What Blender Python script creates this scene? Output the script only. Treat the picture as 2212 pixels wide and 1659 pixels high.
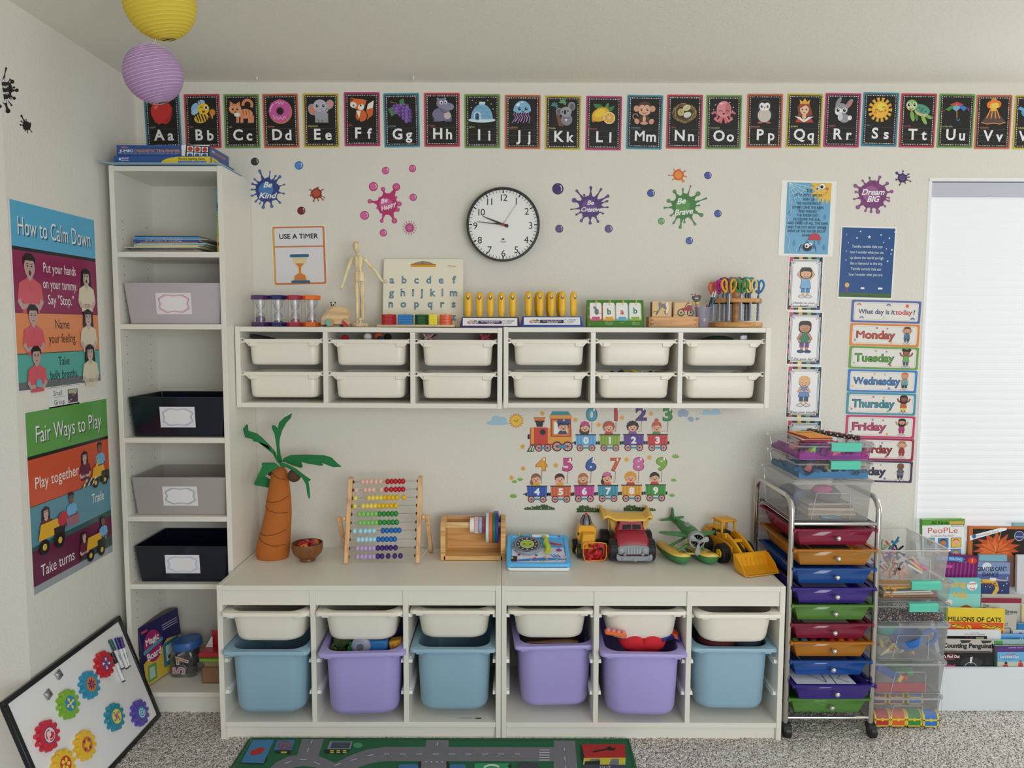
import bpy,bmesh,math,random
from mathutils import Vector,Matrix,noise
from math import sin,cos,pi,radians
V=Vector
RND=random.Random(11)
SC=bpy.context.scene
COL=SC.collection
for o in list(bpy.data.objects):bpy.data.objects.remove(o)

# ---------------------------------------------------------------- camera
F=1580.0;PITCH=.0782;ROLL=-.0023
CP=V((.0358,-2.9118,1.4554))
_r,_u,FWD=V((1,0,0)),V((0,sin(PITCH),cos(PITCH))),V((0,cos(PITCH),-sin(PITCH)))
RT=_r*cos(ROLL)-_u*sin(ROLL);UP=_r*sin(ROLL)+_u*cos(ROLL)
cd=bpy.data.cameras.new('camera');cam=bpy.data.objects.new('camera',cd);COL.objects.link(cam)
cd.sensor_width=36;cd.lens=F/2212 *36;cd.clip_start=.05
mw=Matrix((RT,UP,-FWD)).transposed().to_4x4();mw.translation=CP
cam.matrix_world=mw;SC.camera=cam
# ---------------------------------------------------------------- world, lights, exposure
w=bpy.data.worlds.new('room_light');SC.world=w;w.use_nodes=True
w.node_tree.nodes['Background'].inputs[0].default_value=(1,.985,.96,1)
w.node_tree.nodes['Background'].inputs[1].default_value=.60
def area(name,loc,target,sx,sy,power,col=(1,1,1)):
 d=bpy.data.lights.new(name,'AREA');d.shape='RECTANGLE';d.size=sx;d.size_y=sy;d.energy=power;d.color=col
 o=bpy.data.objects.new(name,d);COL.objects.link(o);o.location=loc
 o.rotation_euler=(V(target)-V(loc)).to_track_quat('-Z','Y').to_euler();return o
area('window_light_right',(2.75,-.12,1.35),(1.2,-1.8,1.1),.9,1.5,26,(.92,.96,1))
area('window_light_rear',(1.5,-4.2,1.35),(-.7,0,.9),2.4,1.7,84,(.93,.97,1))
SC.view_settings.view_transform='Standard';SC.view_settings.look='None'
SC.view_settings.exposure=-.40;SC.view_settings.gamma=1;SC.view_settings.use_curve_mapping=False
SC.render.film_transparent=False

# ---------------------------------------------------------------- unprojection of photo measurements onto real planes
def ray(px,py):return RT*((px-1106)/F)+UP*((829.5 -py)/F)+FWD
def at(px,py,Y=0.):d=ray(px,py);return CP+d*((Y-CP.y)/d.y)
def onz(px,py,Z):d=ray(px,py);return CP+d*((Z-CP.z)/d.z)
def onx(px,py,X):d=ray(px,py);return CP+d*((X-CP.x)/d.x)
def mpp(px,py,Y=0.):return (at(px+1,py,Y)-at(px,py,Y)).length
# ---------------------------------------------------------------- materials
EXPO=.72
def lin(h):
 h=h.lstrip('#');c=[int(h[i:i+2],16)/255 for i in (0,2,4)]
 return [(x/12.92 if x <= .04045 else ((x+.055)/1.055)**2.4) for x in c]
def alb(h):return tuple(min(.88,x/EXPO) for x in lin(h))+(1,)
MC={}
def mat(h,rough=.5,metal=0,kind='',name=None):
 k=(h,rough,metal,kind)
 if k in MC:return MC[k]
 m=bpy.data.materials.new(name or ('paint_' +h.strip('#')));m.use_nodes=True
 nt=m.node_tree;N=nt.nodes;L=nt.links;b=N['Principled BSDF']
 b.inputs['Base Color'].default_value=alb(h);b.inputs['Roughness'].default_value=rough;b.inputs['Metallic'].default_value=metal
 def bump(scale,strength,dist=.002,detail=2,src='noise',vec=None):
  t=N.new('ShaderNodeTexNoise');t.inputs['Scale'].default_value=scale;t.inputs['Detail'].default_value=detail
  tc=N.new('ShaderNodeTexCoord');L.new(tc.outputs['Object'],t.inputs['Vector'])
  bp=N.new('ShaderNodeBump');bp.inputs['Strength'].default_value=strength;bp.inputs['Distance'].default_value=dist
  L.new(t.outputs['Fac'],bp.inputs['Height']);L.new(bp.outputs[0],b.inputs['Normal']);return t
 def ramp(src,stops):
  r=N.new('ShaderNodeValToRGB');L.new(src,r.inputs[0]);e=r.color_ramp.elements
  while len(e)<len(stops):e.new(.5)
  for i,(p,c) in enumerate(stops):e[i].position=p;e[i].color=alb(c)
  L.new(r.outputs[0],b.inputs['Base Color']);return r
 if kind == 'wall':bump(120,.5,.003,3);b.inputs['Specular IOR Level'].default_value=.25
 elif kind == 'cloth':bump(900,.3,.001)
 elif kind == 'rug':
  bump(420,.9,.004)
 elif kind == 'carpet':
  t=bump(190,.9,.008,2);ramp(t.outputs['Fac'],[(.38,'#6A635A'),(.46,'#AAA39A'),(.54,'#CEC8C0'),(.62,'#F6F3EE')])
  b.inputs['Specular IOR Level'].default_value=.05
 elif kind.startswith('wood'):
  tc=N.new('ShaderNodeTexCoord');mp=N.new('ShaderNodeMapping');ax=kind[4:5] or 'x'
  s={'x':(2,40,40),'y':(40,2,40),'z':(40,40,2)}[ax];mp.inputs['Scale'].default_value=s
  t=N.new('ShaderNodeTexNoise');t.inputs['Scale'].default_value=1.2;t.inputs['Detail'].default_value=4;t.inputs['Distortion'].default_value=1.2
  L.new(tc.outputs['Object'],mp.inputs[0]);L.new(mp.outputs[0],t.inputs['Vector'])
  c=lin(h)
  def sh(f):
   q=[min(1,x*f) for x in c];q=[(x*12.92 if x<.0031 else 1.055 *x**(1 /2.4)-.055) for x in q]
   return '%02x%02x%02x' %tuple(int(x*255) for x in q)
  ramp(t.outputs['Fac'],[(.3,sh(.62)),(.5,sh(1)),(.7,sh(1.2))])
 elif kind in ('clear','cloud','frost','milk','tint'):
  # thin clear or cloudy plastic: see-through, slightly glossy
  N.remove(b);out=N['Material Output']
  tr=N.new('ShaderNodeBsdfTransparent');gl=N.new('ShaderNodeBsdfGlossy');df=N.new('ShaderNodeBsdfTranslucent');dd=N.new('ShaderNodeBsdfDiffuse')
  gl.inputs['Roughness'].default_value=.12
  c=alb(h);tr.inputs[0].default_value=c if kind == 'tint' else (.98,.983,.99,1)
  df.inputs[0].default_value=c;dd.inputs[0].default_value=c
  a=N.new('ShaderNodeAddShader');m0=N.new('ShaderNodeMixShader');m0.inputs[0].default_value=.5
  L.new(df.outputs[0],m0.inputs[1]);L.new(dd.outputs[0],m0.inputs[2])
  m1=N.new('ShaderNodeMixShader');m1.inputs[0].default_value={'clear':.05,'cloud':.25,'frost':.34,'milk':.62,'tint':.84}[kind]
  L.new(tr.outputs[0],m1.inputs[1]);L.new(m0.outputs[0],m1.inputs[2])
  fr=N.new('ShaderNodeLayerWeight');fr.inputs[0].default_value=.25
  mm=N.new('ShaderNodeMath');mm.operation='MULTIPLY_ADD';mm.inputs[1].default_value=.5;mm.inputs[2].default_value=.05
  L.new(fr.outputs['Fresnel'],mm.inputs[0])
  m2=N.new('ShaderNodeMixShader');L.new(mm.outputs[0],m2.inputs[0]);L.new(m1.outputs[0],m2.inputs[1]);L.new(gl.outputs[0],m2.inputs[2])
  L.new(m2.outputs[0],out.inputs[0]);N.remove(a)
 elif kind == 'lantern':
  b.inputs['Roughness'].default_value=.8
  out=N['Material Output'];tl=N.new('ShaderNodeBsdfTranslucent');tl.inputs[0].default_value=alb(h)
  m1=N.new('ShaderNodeMixShader');m1.inputs[0].default_value=.45
  L.new(b.outputs[0],m1.inputs[1]);L.new(tl.outputs[0],m1.inputs[2]);L.new(m1.outputs[0],out.inputs[0])
  bump(120,.25,.002)
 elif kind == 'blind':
  b.inputs['Emission Color'].default_value=(.93,.955,1,1);b.inputs['Emission Strength'].default_value=.44  # daylight coming through the cloth, put in as an even glow of its own
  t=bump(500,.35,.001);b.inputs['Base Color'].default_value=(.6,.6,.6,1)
 elif kind == 'print':pass
 MC[k]=m;return m
# ---------------------------------------------------------------- mesh builder
class MB:
 def __init__(s,M=None):s.v=[];s.f=[];s.mi=[];s.ms=[];s.M=M
 def mid(s,m):
  if isinstance(m,str):m=mat(m)
  if m not in s.ms:s.ms.append(m)
  return s.ms.index(m)
 def add(s,vs,fs,m):
  o=len(s.v);i=s.mid(m)
  for p in vs:
   p=V(p);s.v.append(tuple(s.M @ p) if s.M else tuple(p))
  for f in fs:s.f.append([o+k for k in f]);s.mi.append(i)
  return s
 def box(s,x0,x1,y0,y1,z0,z1,m):
  if x0>x1:x0,x1=x1,x0
  if y0>y1:y0,y1=y1,y0
  if z0>z1:z0,z1=z1,z0
  vs=[(x,y,z) for z in (z0,z1) for y in (y0,y1) for x in (x0,x1)]
  return s.add(vs,[(0,2,3,1),(4,5,7,6),(0,1,5,4),(2,6,7,3),(0,4,6,2),(1,3,7,5)],m)
 def loft(s,rings,m,cap0=True,cap1=True,closed=True):
  n=len(rings[0]);vs=[p for r in rings for p in r];fs=[]
  for i in range(len(rings)-1):
   for j in range(n if closed else n-1):
    k=(j+1) %n;fs.append((i*n+j,i*n+k,(i+1)*n+k,(i+1)*n+j))
  if cap0:fs.append(tuple(reversed(range(n))))
  if cap1:fs.append(tuple(range((len(rings)-1)*n,len(rings)*n)))
  return s.add(vs,fs,m)
 def prism(s,pts,a,b,m,plane='xz'):
  def P(p,t):return {'xz':(p[0],t,p[1]),'xy':(p[0],p[1],t),'yz':(t,p[0],p[1])}[plane]
  return s.loft([[P(p,a) for p in pts],[P(p,b) for p in pts]],m)
 def lathe(s,prof,m,c=(0,0,0),n=20,axis='z',cap=True,a0=0,a1=2 *pi):
  full=abs(a1-a0-2 *pi)<1e-6;rings=[]
  for r,z in prof:
   ring=[]
   for j in range(n if full else n+1):
    a=a0+(a1-a0)*j/n;x,y=r*cos(a),r*sin(a)
    q={'z':(x,y,z),'y':(x,z,-y),'x':(z,x,y)}[axis]
    ring.append((q[0]+c[0],q[1]+c[1],q[2]+c[2]))
   rings.append(ring)
  return s.loft(rings,m,cap,cap,full)
 def ball(s,c,r,m,n=12,k=8,rot=None):
  if not hasattr(r,'__len__'):r=(r,r,r)
  rings=[]
  for i in range(k+1):
   t=-pi/2 +pi*i/k;cr=max(.004,cos(t))
   ring=[]
   for j in range(n):
    p=V((r[0]*cr*cos(2 *pi*j/n),r[1]*cr*sin(2 *pi*j/n),r[2]*sin(t)))
    if rot:p=rot @ p
    ring.append(p+V(c))
   rings.append(ring)
  return s.loft(rings,m)
 def tube(s,pts,r,m,n=8,closed=False,cap=True):
  pts=[V(p) for p in pts];k=len(pts);rr=r if hasattr(r,'__len__') else [r]*k
  rings=[];ref=None
  for i,p in enumerate(pts):
   if closed:t=pts[(i+1) %k]-pts[i-1]
   else:t=pts[min(i+1,k-1)]-pts[max(i-1,0)]
   t.normalize()
   if ref is None:ref=V((0,0,1)) if abs(t.z)<.9 else V((1,0,0))
   a=t.cross(ref); 
   if a.length<1e-4:a=t.cross(V((.3,1,.2)))
   a.normalize();b=a.cross(t).normalized();ref=b
   rings.append([p+(a*cos(2 *pi*j/n)+b*sin(2 *pi*j/n))*rr[i] for j in range(n)])
  if closed:rings.append(rings[0]);cap=False
  return s.loft(rings,m,cap,cap)
 def obj(s,name,parent=None,loc=None,bevel=0,smooth=35,seg=1,mods=None):
  me=bpy.data.meshes.new(name);me.from_pydata(s.v,[],s.f);me.update()
  for m in s.ms:me.materials.append(m)
  me.polygons.foreach_set('material_index',s.mi)
  if smooth: 
   me.shade_smooth();me.set_sharp_from_angle(angle=radians(smooth))
  o=bpy.data.objects.new(name,me);COL.objects.link(o)
  if parent:o.parent=parent
  if loc is not None:o.location=loc
  if bevel:
   b=o.modifiers.new('bevel','BEVEL');b.width=bevel;b.segments=seg;b.limit_method='ANGLE';b.angle_limit=radians(40)
  return o
def rr(w,d,r,n=5,cx=0,cy=0,z=0,pl='xy'):
 out=[]
 for qx,qy,a0 in ((1,1,0),(-1,1,pi/2),(-1,-1,pi),(1,-1,3 *pi/2)):
  for i in range(n+1):
   a=a0+pi/2 *i/n
   x,y=cx+qx*(w/2 -r)+r*cos(a),cy+qy*(d/2 -r)+r*sin(a)
   out.append((x,y,z) if pl == 'xy' else (x,z,y) if pl == 'xz' else (x,y))
 return out
def tag(o,label=None,cat=None,group=None,kind=None):
 if label:o['label']=label
 if cat:o['category']=cat
 if group:o['group']=group
 if kind:o['kind']=kind
 return o
def thing(name,label,cat,loc=(0,0,0),rz=0,group=None,rot=None):
 o=bpy.data.objects.new(name,None);COL.objects.link(o);o.location=loc;o.empty_display_size=.05
 o.rotation_euler=rot or (0,0,rz);return tag(o,label,cat,group)
def dup(o,parent=None):
 c=o.copy();COL.objects.link(c);c.parent=parent
 for ch in list(o.children):dup(ch,c)
 return c
def bx(name,parent,x0,x1,y0,y1,z0,z1,m,bevel=.0008):
 return MB().box(x0,x1,y0,y1,z0,z1,m).obj(name,parent,bevel=bevel)
# ---------------------------------------------------------------- lettering: glyph outlines of the built-in font
GL={}
def make_glyphs():
 chars=[chr(i) for i in range(33,127)]+['\u2019','\u201c','\u201d']
 tmp=[]
 for b in (0,1,2):
  for c in chars:
   d=bpy.data.curves.new('g','FONT');d.body=c;d.size=1;d.resolution_u=3;d.offset=(0,.025,.05)[b]
   o=bpy.data.objects.new('g',d);COL.objects.link(o);tmp.append((b,c,o,0))
 for c in chars+['']:
  d=bpy.data.curves.new('g','FONT');d.body='|' +c+'|';d.size=1;d.resolution_u=1
  o=bpy.data.objects.new('g',d);COL.objects.link(o);tmp.append((0,c,o,1))
 dg=bpy.context.evaluated_depsgraph_get();adv={}
 for b,c,o,t in tmp:
  ev=o.evaluated_get(dg);me=ev.to_mesh()
  if t:xs=[v.co.x for v in me.vertices];adv[c]=max(xs)-min(xs)
  else:GL[b,c]=([(v.co.x,v.co.y) for v in me.vertices],[tuple(p.vertices) for p in me.polygons])
  ev.to_mesh_clear()
 base=adv.pop('')
 for c in adv:GL['w',c]=adv[c]-base
 GL['w',' ']=.3
 for b,c,o,t in tmp:
  d=o.data;bpy.data.objects.remove(o);bpy.data.curves.remove(d)
make_glyphs()
# ---------------------------------------------------------------- flat print drawn as thin layers on a real surface
ZM=dict(A1=(0,0,.25316),A2=(0,400,.25316),A3=(0,820,.25316),A4=(0,1239,.25316),B1=(520,330,.19892),B2=(980,340,.28029),B3=(520,500,.15371),
  B4=(810,550,.20796),B5=(1250,570,.19892),B6=(500,690,.27125),B7=(1080,690,.27125),B8=(1040,870,.23508),C1=(510,880,.21696),
  C2=(930,1090,.17631),C3=(1280,1090,.18987),C4=(460,1240,.28481),C5=(1070,1240,.29385),C6=(1620,890,.21097),C7=(1620,1240,.22901),
  C8=(1870,1100,.30132),D1=(1670,380,.16269),D2=(1800,350,.18685),D3=(1670,540,.22887),D4=(1810,640,.25316),D5=(1980,1110,.20495),
  D6=(480,1580,.41591),D7=(230,290,.16272),D8=(230,1280,.16880),P=(0,0,1))
def zp(z,x,y):q=ZM[z];return q[0]+x*q[2],q[1]+y*q[2]
LAY=.00004
class Art:
 def __init__(s,fn,up=1,rough=.55,w=0):s.fn=fn;s.up=up;s.mb=MB();s.w=w;s.rough=rough;s.k=1;s.ox=0;s.oy=0;s.rot=0
 def T(s,x,y):
  if s.rot:x,y=x*cos(s.rot)-y*sin(s.rot),x*sin(s.rot)+y*cos(s.rot)
  return s.fn(s.ox+x*s.k,s.oy+y*s.k,s.w)
 def sub(s,ox,oy,k,rot=0):s.ox,s.oy,s.k,s.rot=ox,oy,k,rot;return s
 def m(s,c):return mat(c,s.rough) if isinstance(c,str) else c
 def P(s,pts,c):
  s.mb.add([s.T(*p) for p in pts],[tuple(range(len(pts)))],s.m(c));s.w += LAY;return s
 def R(s,x0,y0,x1,y1,c):return s.P([(x0,y0),(x1,y0),(x1,y1),(x0,y1)],c)
 def RR(s,x0,y0,x1,y1,r,c):
  return s.P(rr(abs(x1-x0),abs(y1-y0),r,4,(x0+x1)/2,(y0+y1)/2,0,'uv'),c)
 def E(s,x,y,rx,ry=None,c='#000000',a=0,n=20):
  if isinstance(ry,str):ry,c=rx,ry
  if ry is None:ry=rx
  return s.P([(x+rx*cos(t)*cos(a)-ry*sin(t)*sin(a),y+rx*cos(t)*sin(a)+ry*sin(t)*cos(a)) for t in [2 *pi*i/n for i in range(n)]],c)
 def ring(s,x,y,r0,r1,c,n=24,a0=0,a1=2 *pi,sy=1):
  vs=[];fs=[]
  for i in range(n+1):
   t=a0+(a1-a0)*i/n
   vs += [s.T(x+r0*cos(t),y+r0*sin(t)*sy),s.T(x+r1*cos(t),y+r1*sin(t)*sy)]
   if i<n:fs.append((2 *i,2 *i+1,2 *i+3,2 *i+2))
  s.mb.add(vs,fs,s.m(c));s.w += LAY;return s
 def frame(s,x0,y0,x1,y1,t,c):
  vs=[s.T(*p) for p in ((x0,y0),(x1,y0),(x1,y1),(x0,y1),(x0+t,y0+t),(x1-t,y0+t),(x1-t,y1-t),(x0+t,y1-t))]
  s.mb.add(vs,[(0,1,5,4),(1,2,6,5),(2,3,7,6),(3,0,4,7)],s.m(c));s.w += LAY;return s
 def L(s,pts,t,c,t1=None):
  n=len(pts);vs=[];fs=[]
  for i,p in enumerate(pts):
   a=pts[max(0,i-1)];b=pts[min(n-1,i+1)];dx,dy=b[0]-a[0],b[1]-a[1];d=math.hypot(dx,dy) or 1
   h=(t+((t1 if t1 is not None else t)-t)*i/(n-1))/2
   vs += [s.T(p[0]-dy/d*h,p[1]+dx/d*h),s.T(p[0]+dy/d*h,p[1]-dx/d*h)]
   if i<n-1:fs.append((2 *i,2 *i+1,2 *i+3,2 *i+2))
  s.mb.add(vs,fs,s.m(c));s.w += LAY;return s
 def arc(s,x,y,r,a0,a1,t,c,n=8,ry=None):return s.L([(x+r*cos(a0+(a1-a0)*i/n),y+(ry or r)*sin(a0+(a1-a0)*i/n)) for i in range(n+1)],t,c)
 def txt(s,st,x,y,size,c,w=None,al='c',b=0,rot=0,sh=0,sp=0):
  """size = cap height; w = total width to fit"""
  sz=size/.729;tot=sum(GL['w',ch]+sp for ch in st);sx=sz if w is None else w/tot
  x0={'c':-tot/2,'l':0,'r':-tot}[al];ca,sa=cos(rot),sin(rot);mt=s.m(c)
  for ch in st:
   if ch != ' ':
    vs,fs=GL[0 if ch in 'MW' else b,ch];out=[]
    for vx,vy in vs:
     X=(x0+vx)*sx+vy*sz*sh;Y=(vy-(.36 if al else 0))*sz
     X,Y=X*ca-Y*sa,X*sa+Y*ca
     out.append(s.T(x+X,y+Y*s.up))
    s.mb.add(out,fs,mt)
    if b and ch in 'MW':
     dl=.02 *b*sz
     w0=s.w;b0=s.T(x,y)
     for dx in (-dl,dl):s.w += LAY;d0=s.T(x+dx*ca,y+dx*sa)-b0;s.mb.add([q+d0 for q in out],fs,mt)
     s.w=w0
   x0 += GL['w',ch]+sp
  s.w += LAY;return s
 def obj(s,name,parent=None,loc=None):return s.mb.obj(name,parent,loc,smooth=0)
def wart(z,loc,Y,rough=.55):
 """print on a plane facing the camera, drawn in the coordinates of a measured crop of the photograph"""
 loc=V(loc)
 return Art(lambda u,v,w:at(*zp(z,u,v),Y-w)-loc,-1,rough)
def lart(rough=.55,y0=0):return Art(lambda u,v,w:V((u,y0-w,v)),1,rough)
def fart(M,rough=.55):return Art(lambda u,v,w:M @ V((u,v,w)),1,rough)
WHITE='#CDCAC1'
# ================================================================ the room
WX0,WX1,CZ=at(294,250,0).x,3.2,2.42
CZ=at(1106,179,0).z
wallm=mat('#C5C2B9',.85,0,'wall','wall_paint');ceilm=mat('#D4CEC3',.9,0,'wall','ceiling_paint')
wl=at(2001,520,.0).x;wt=at(2050,385,0).z;WB=.30;WR=2.95
TH=.14
wb=MB()
wb.box(WX0-.9,wl,0,TH,-.02,CZ+.1,wallm).box(wl,WR,0,TH,wt,CZ+.1,wallm).box(wl,WR,0,TH,-.02,WB,wallm).box(WR,WX1,0,TH,-.02,CZ+.1,wallm)
tag(wb.obj('wall_back',smooth=0),kind='structure')
LY=onx(30,760,WX0).y
tag(MB().box(WX0-.9,WX0,LY,0,-.02,CZ+.1,wallm).obj('wall_left',smooth=0),kind='structure')
tag(MB().box(WX0-.9,WX1,-3.2,.1,CZ,CZ+.08,ceilm).obj('ceiling',smooth=0),kind='structure')
# carpet: a tufted pile surface near the furniture, in one mesh
def carpet():
 nx,ny=640,230;x0,x1,y0,y1=-1.5,2.3,-1.35,.02
 import numpy as np
 rng=np.random.default_rng(3);X,Y=np.meshgrid(np.linspace(x0,x1,nx),np.linspace(y0,y1,ny))
 Z=rng.random((ny,nx))*.007 +.001;X=X+(rng.random((ny,nx))-.5)*.003;Y=Y+(rng.random((ny,nx))-.5)*.003
 me=bpy.data.meshes.new('carpet_pile');me.vertices.add(nx*ny);me.vertices.foreach_set('co',np.stack([X,Y,Z],-1).ravel())
 i=np.arange(nx*ny).reshape(ny,nx);q=np.stack([i[:-1,:-1],i[:-1,1:],i[1:,1:],i[1:,:-1]],-1).reshape(-1,4)
 me.loops.add(q.size);me.loops.foreach_set('vertex_index',q.ravel());me.polygons.add(len(q));me.polygons.foreach_set('loop_start',np.arange(len(q))*4)
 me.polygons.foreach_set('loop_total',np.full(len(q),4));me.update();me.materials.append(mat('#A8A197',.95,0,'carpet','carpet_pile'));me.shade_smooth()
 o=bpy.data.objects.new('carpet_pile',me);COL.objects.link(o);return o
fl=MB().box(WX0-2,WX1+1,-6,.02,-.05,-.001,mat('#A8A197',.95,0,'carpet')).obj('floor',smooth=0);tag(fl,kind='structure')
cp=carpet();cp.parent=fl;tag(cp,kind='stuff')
# window with headrail and pleated blind
tm=mat('#D8D8D6',.5)
wn=bpy.data.objects.new('window_1',None);COL.objects.link(wn);wn.location=(wl,0,WB);tag(wn,kind='structure')
MB().box(0,.012,-.001,TH,0,wt-WB,tm).box(WR-wl-.012,WR-wl,0,TH,0,wt-WB,tm).box(0,WR-wl,-.004,TH,wt-WB-.012,wt-WB,tm).box(0,WR-wl,-.02,TH,-.02,.004,tm).obj('frame',wn)
MB().box(.02,WR-wl-.02,TH-.02,TH-.015,0,wt-WB,mat('#E8F0F8',.05,0,'clear')).obj('pane',wn)
bl=thing('pleated_blind','closed white pleated window blind, the tall bright one on the right','blind',(wl,0,WB))
bl_h=wt-WB-.075;n=int(bl_h/.0295)
mb=MB();pts=[(.016 -y_,bl_h*(i+f_)/n+.005) for i in range(n) for f_,y_ in ((0,0),(.1,.0022),(.5,.0034),(.9,.0022))]+[(.016,bl_h+.005)]
vs=[];fs=[]
for i,(y,z) in enumerate(pts):
 vs += [(.014,y,z),(WR-wl-.014,y,z)]
 if i:fs.append((2 *i-2,2 *i-1,2 *i+1,2 *i))
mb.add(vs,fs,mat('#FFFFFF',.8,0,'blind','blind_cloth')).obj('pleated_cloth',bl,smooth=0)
bx('headrail',bl,.012,WR-wl-.012,.005,.05,bl_h+.005,bl_h+.06,mat('#A9AAB4',.5))

# ================================================================ furniture
cw=mat('#CBC8BE',.38,0,'','white_foil');edge=mat('#BDBAB0',.4)
ZT,XU=1.4544,-.986
def slab(parent,name,*a):return bx(name,parent,*a,cw,.0009)
# tall bookcase
BX0,BX1=-1.39,-.99
bc=thing('bookcase','tall narrow white bookcase in the left corner','bookcase',(BX0,0,0))
W=.40;D=.28
slab(bc,'side_panel',0,.018,-D,-.002,0,2.02);slab(bc,'side_panel',W-.018,W,-D,-.002,0,2.02)
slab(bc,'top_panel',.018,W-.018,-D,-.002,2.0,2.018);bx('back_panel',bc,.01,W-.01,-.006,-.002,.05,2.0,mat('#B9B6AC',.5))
def zf(px,py,Y=-.28):return at(px,py,Y).z
SH=[zf(350,544),zf(350,700),zf(350,946),zf(350,1116),zf(350,1262.5)]
for z in SH:slab(bc,'shelf',.018,W-.018,-D+.002,-.006,z-.019,z)
ZB=zf(400,1496.5);slab(bc,'bottom_shelf',.018,W-.018,-D+.002,-.006,ZB-.018,ZB);slab(bc,'plinth',.018,W-.018,-D+.02,-D+.036,0,ZB-.018)
mb=MB();pm=mat('#2A2826',.6)
for yy in (-.235,-.06):
 for i in range(52):
  z=.2 +i*.032
  if z>1.9:break
  if min(abs(z-q) for q in SH)<.03:continue
  mb.lathe([(.0022,.0181),(.0022,.0185)],pm,(0,yy,z),6,'x')
tag(mb.obj('peg_holes',bc),kind='stuff')

# low storage cabinets
def low_cabinet(label,x,yaw=0):
 c=thing('storage_cabinet',label,'cabinet',(x,0,0),yaw,'low white storage cabinets')
 W,D,H,t=.986,.44,.56,.018
 slab(c,'side_panel',0,t,-D,-.003,0,H);slab(c,'side_panel',W-t,W,-D,-.003,0,H)
 slab(c,'top_panel',t,W-t,-D+.001,-.003,H-t-.001,H-.001);slab(c,'bottom_panel',t,W-t,-D+.002,-.003,.048,.066)
 slab(c,'plinth',t,W-t,-D+.012,-D+.028,0,.048)
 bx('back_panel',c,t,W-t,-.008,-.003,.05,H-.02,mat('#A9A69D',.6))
 o=(W-4 *t)/3
 for i in range(1,3):slab(c,'divider',t+i*(o+t)-t,t+i*(o+t),-D+.002,-.008,.066,H-t-.001)
 for i in range(3):
  a=t+i*(o+t);slab(c,'fascia',a,a+o,-D+.006,-D+.02,H-t-.055,H-t-.001)
  for z in (.175,.29,.455):
   for s,xx in ((1,a),(-1,a+o)):
    mb=MB();mb.box(xx,xx+s*.006,-D+.03,-.02,z-.012,z+.002,mat('#D6D4CC',.35))
    mb.prism([(-D+.022,z-.016),(-D+.036,z-.016),(-.02,z-.014),(-.02,z-.010),(-D+.03,z-.010)],xx,xx+s*.011,mat('#D6D4CC',.35),'yz')
    mb.prism([(-D+.018,z-.004),(-.02,z-.004),(-.02,z),(-D+.016,z),(-D+.010,z-.010),(-D+.014,z-.012)],xx,xx+s*.010,mat('#D6D4CC',.35),'yz')
    mb.obj('runner',c)
 return c
cabL=low_cabinet('left low white storage cabinet with the palm tree on top',-.987,0)
cabR=low_cabinet('right low white storage cabinet with the toy vehicles on top',.0005)
# storage bins: tapered round-cornered tub with a wide flat rim
def tub(name,label,cat,group,W,Dp,H,m,rimw=.022,bw=.245,taper=.012,rbig=.055):
 c=thing(name,label,cat,(0,0,0),0,group)
 oW,oD=bw,Dp-2 *.02
 def ring(q,z,r,off=0):return rr(oW-2 *q-off,oD-2 *q*.8 -off,max(.004,r-off/2),6,0,-Dp/2,z)
 b=.022 if H>.15 else .016
 rings=[ring(taper+b*.8,-H,rbig*.9),ring(taper+b*.25,-H+b*.25,rbig),ring(taper,-H+b,rbig),ring(0,-.012,rbig)]
 inner=[ring(0,-.002,rbig,.006),ring(taper,-H+b,rbig,.006),ring(taper+b,-H+.004,rbig,.006)]
 MB().loft(rings+inner,m).obj('tub_body',c,smooth=50)
 out=lambda z,q=0:rr(W-q,Dp-q,.016,6,0,-Dp/2,z)
 lo=lambda z,q=0:rr(W-q,Dp-q,.016,6,0,-Dp/2,z)
 r=[ring(0,-.012,rbig),out(-.013,.004),out(-.012),out(-.003),out(0,.004),ring(0,0,rbig,.004),ring(0,-.004,rbig,.007)]
 MB().loft(r,m,False,False).obj('rim',c,smooth=50)
 for s in (-1,1):
  MB().box(s*(bw/2 -.002),s*(bw/2 -.028),-Dp+.004,-Dp+.024,-.020,-.012,m).obj('stop',c,bevel=.002)
 return c
wbin=mat('#D0CBBF',.35);bbin=mat('#809FB1',.42);lbin=mat('#958CC2',.42)
def tubz(px,py,Z):return onz(px,py,Z).y
zs3=at(975,1320,-.44).z;zd3=at(975,1403,-.445).z
spot=[(-.988 +.018 +.1530,),(-.988 +.018 +.324 +.1530,),(-.988 +.018 +.648 +.1530,),(.02 +.1530,),(.02 +.324 +.1530,),(.02 +.648 +.1530,)]
low_sh=[(1325.5,'holding dark packets'),(1324,'above the purple bin with a blue toy car'),(1319.5,'beside the middle seam of the cabinets'),(1320,'above the purple bin holding a brown bag'),(1322,'above the red heart cushion'),(1328.5,'at the right end beside the drawer cart')]
dp=[(1408.5,bbin,'deep blue plastic bin at the left end of the low cabinets',0),(1412,lbin,'deep purple plastic bin full of green and blue toys',.06),(1403.5,bbin,'deep blue plastic bin just left of the middle seam',0),
 (1396,lbin,'deep purple plastic bin holding a crumpled brown bag',0),(1413.5,lbin,'deep purple plastic bin with a red heart cushion in it',-.02),(1402,bbin,'deep blue plastic bin beside the drawer cart',-.01)]
sh0=None;dcol={}
LOWB=[]
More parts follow.
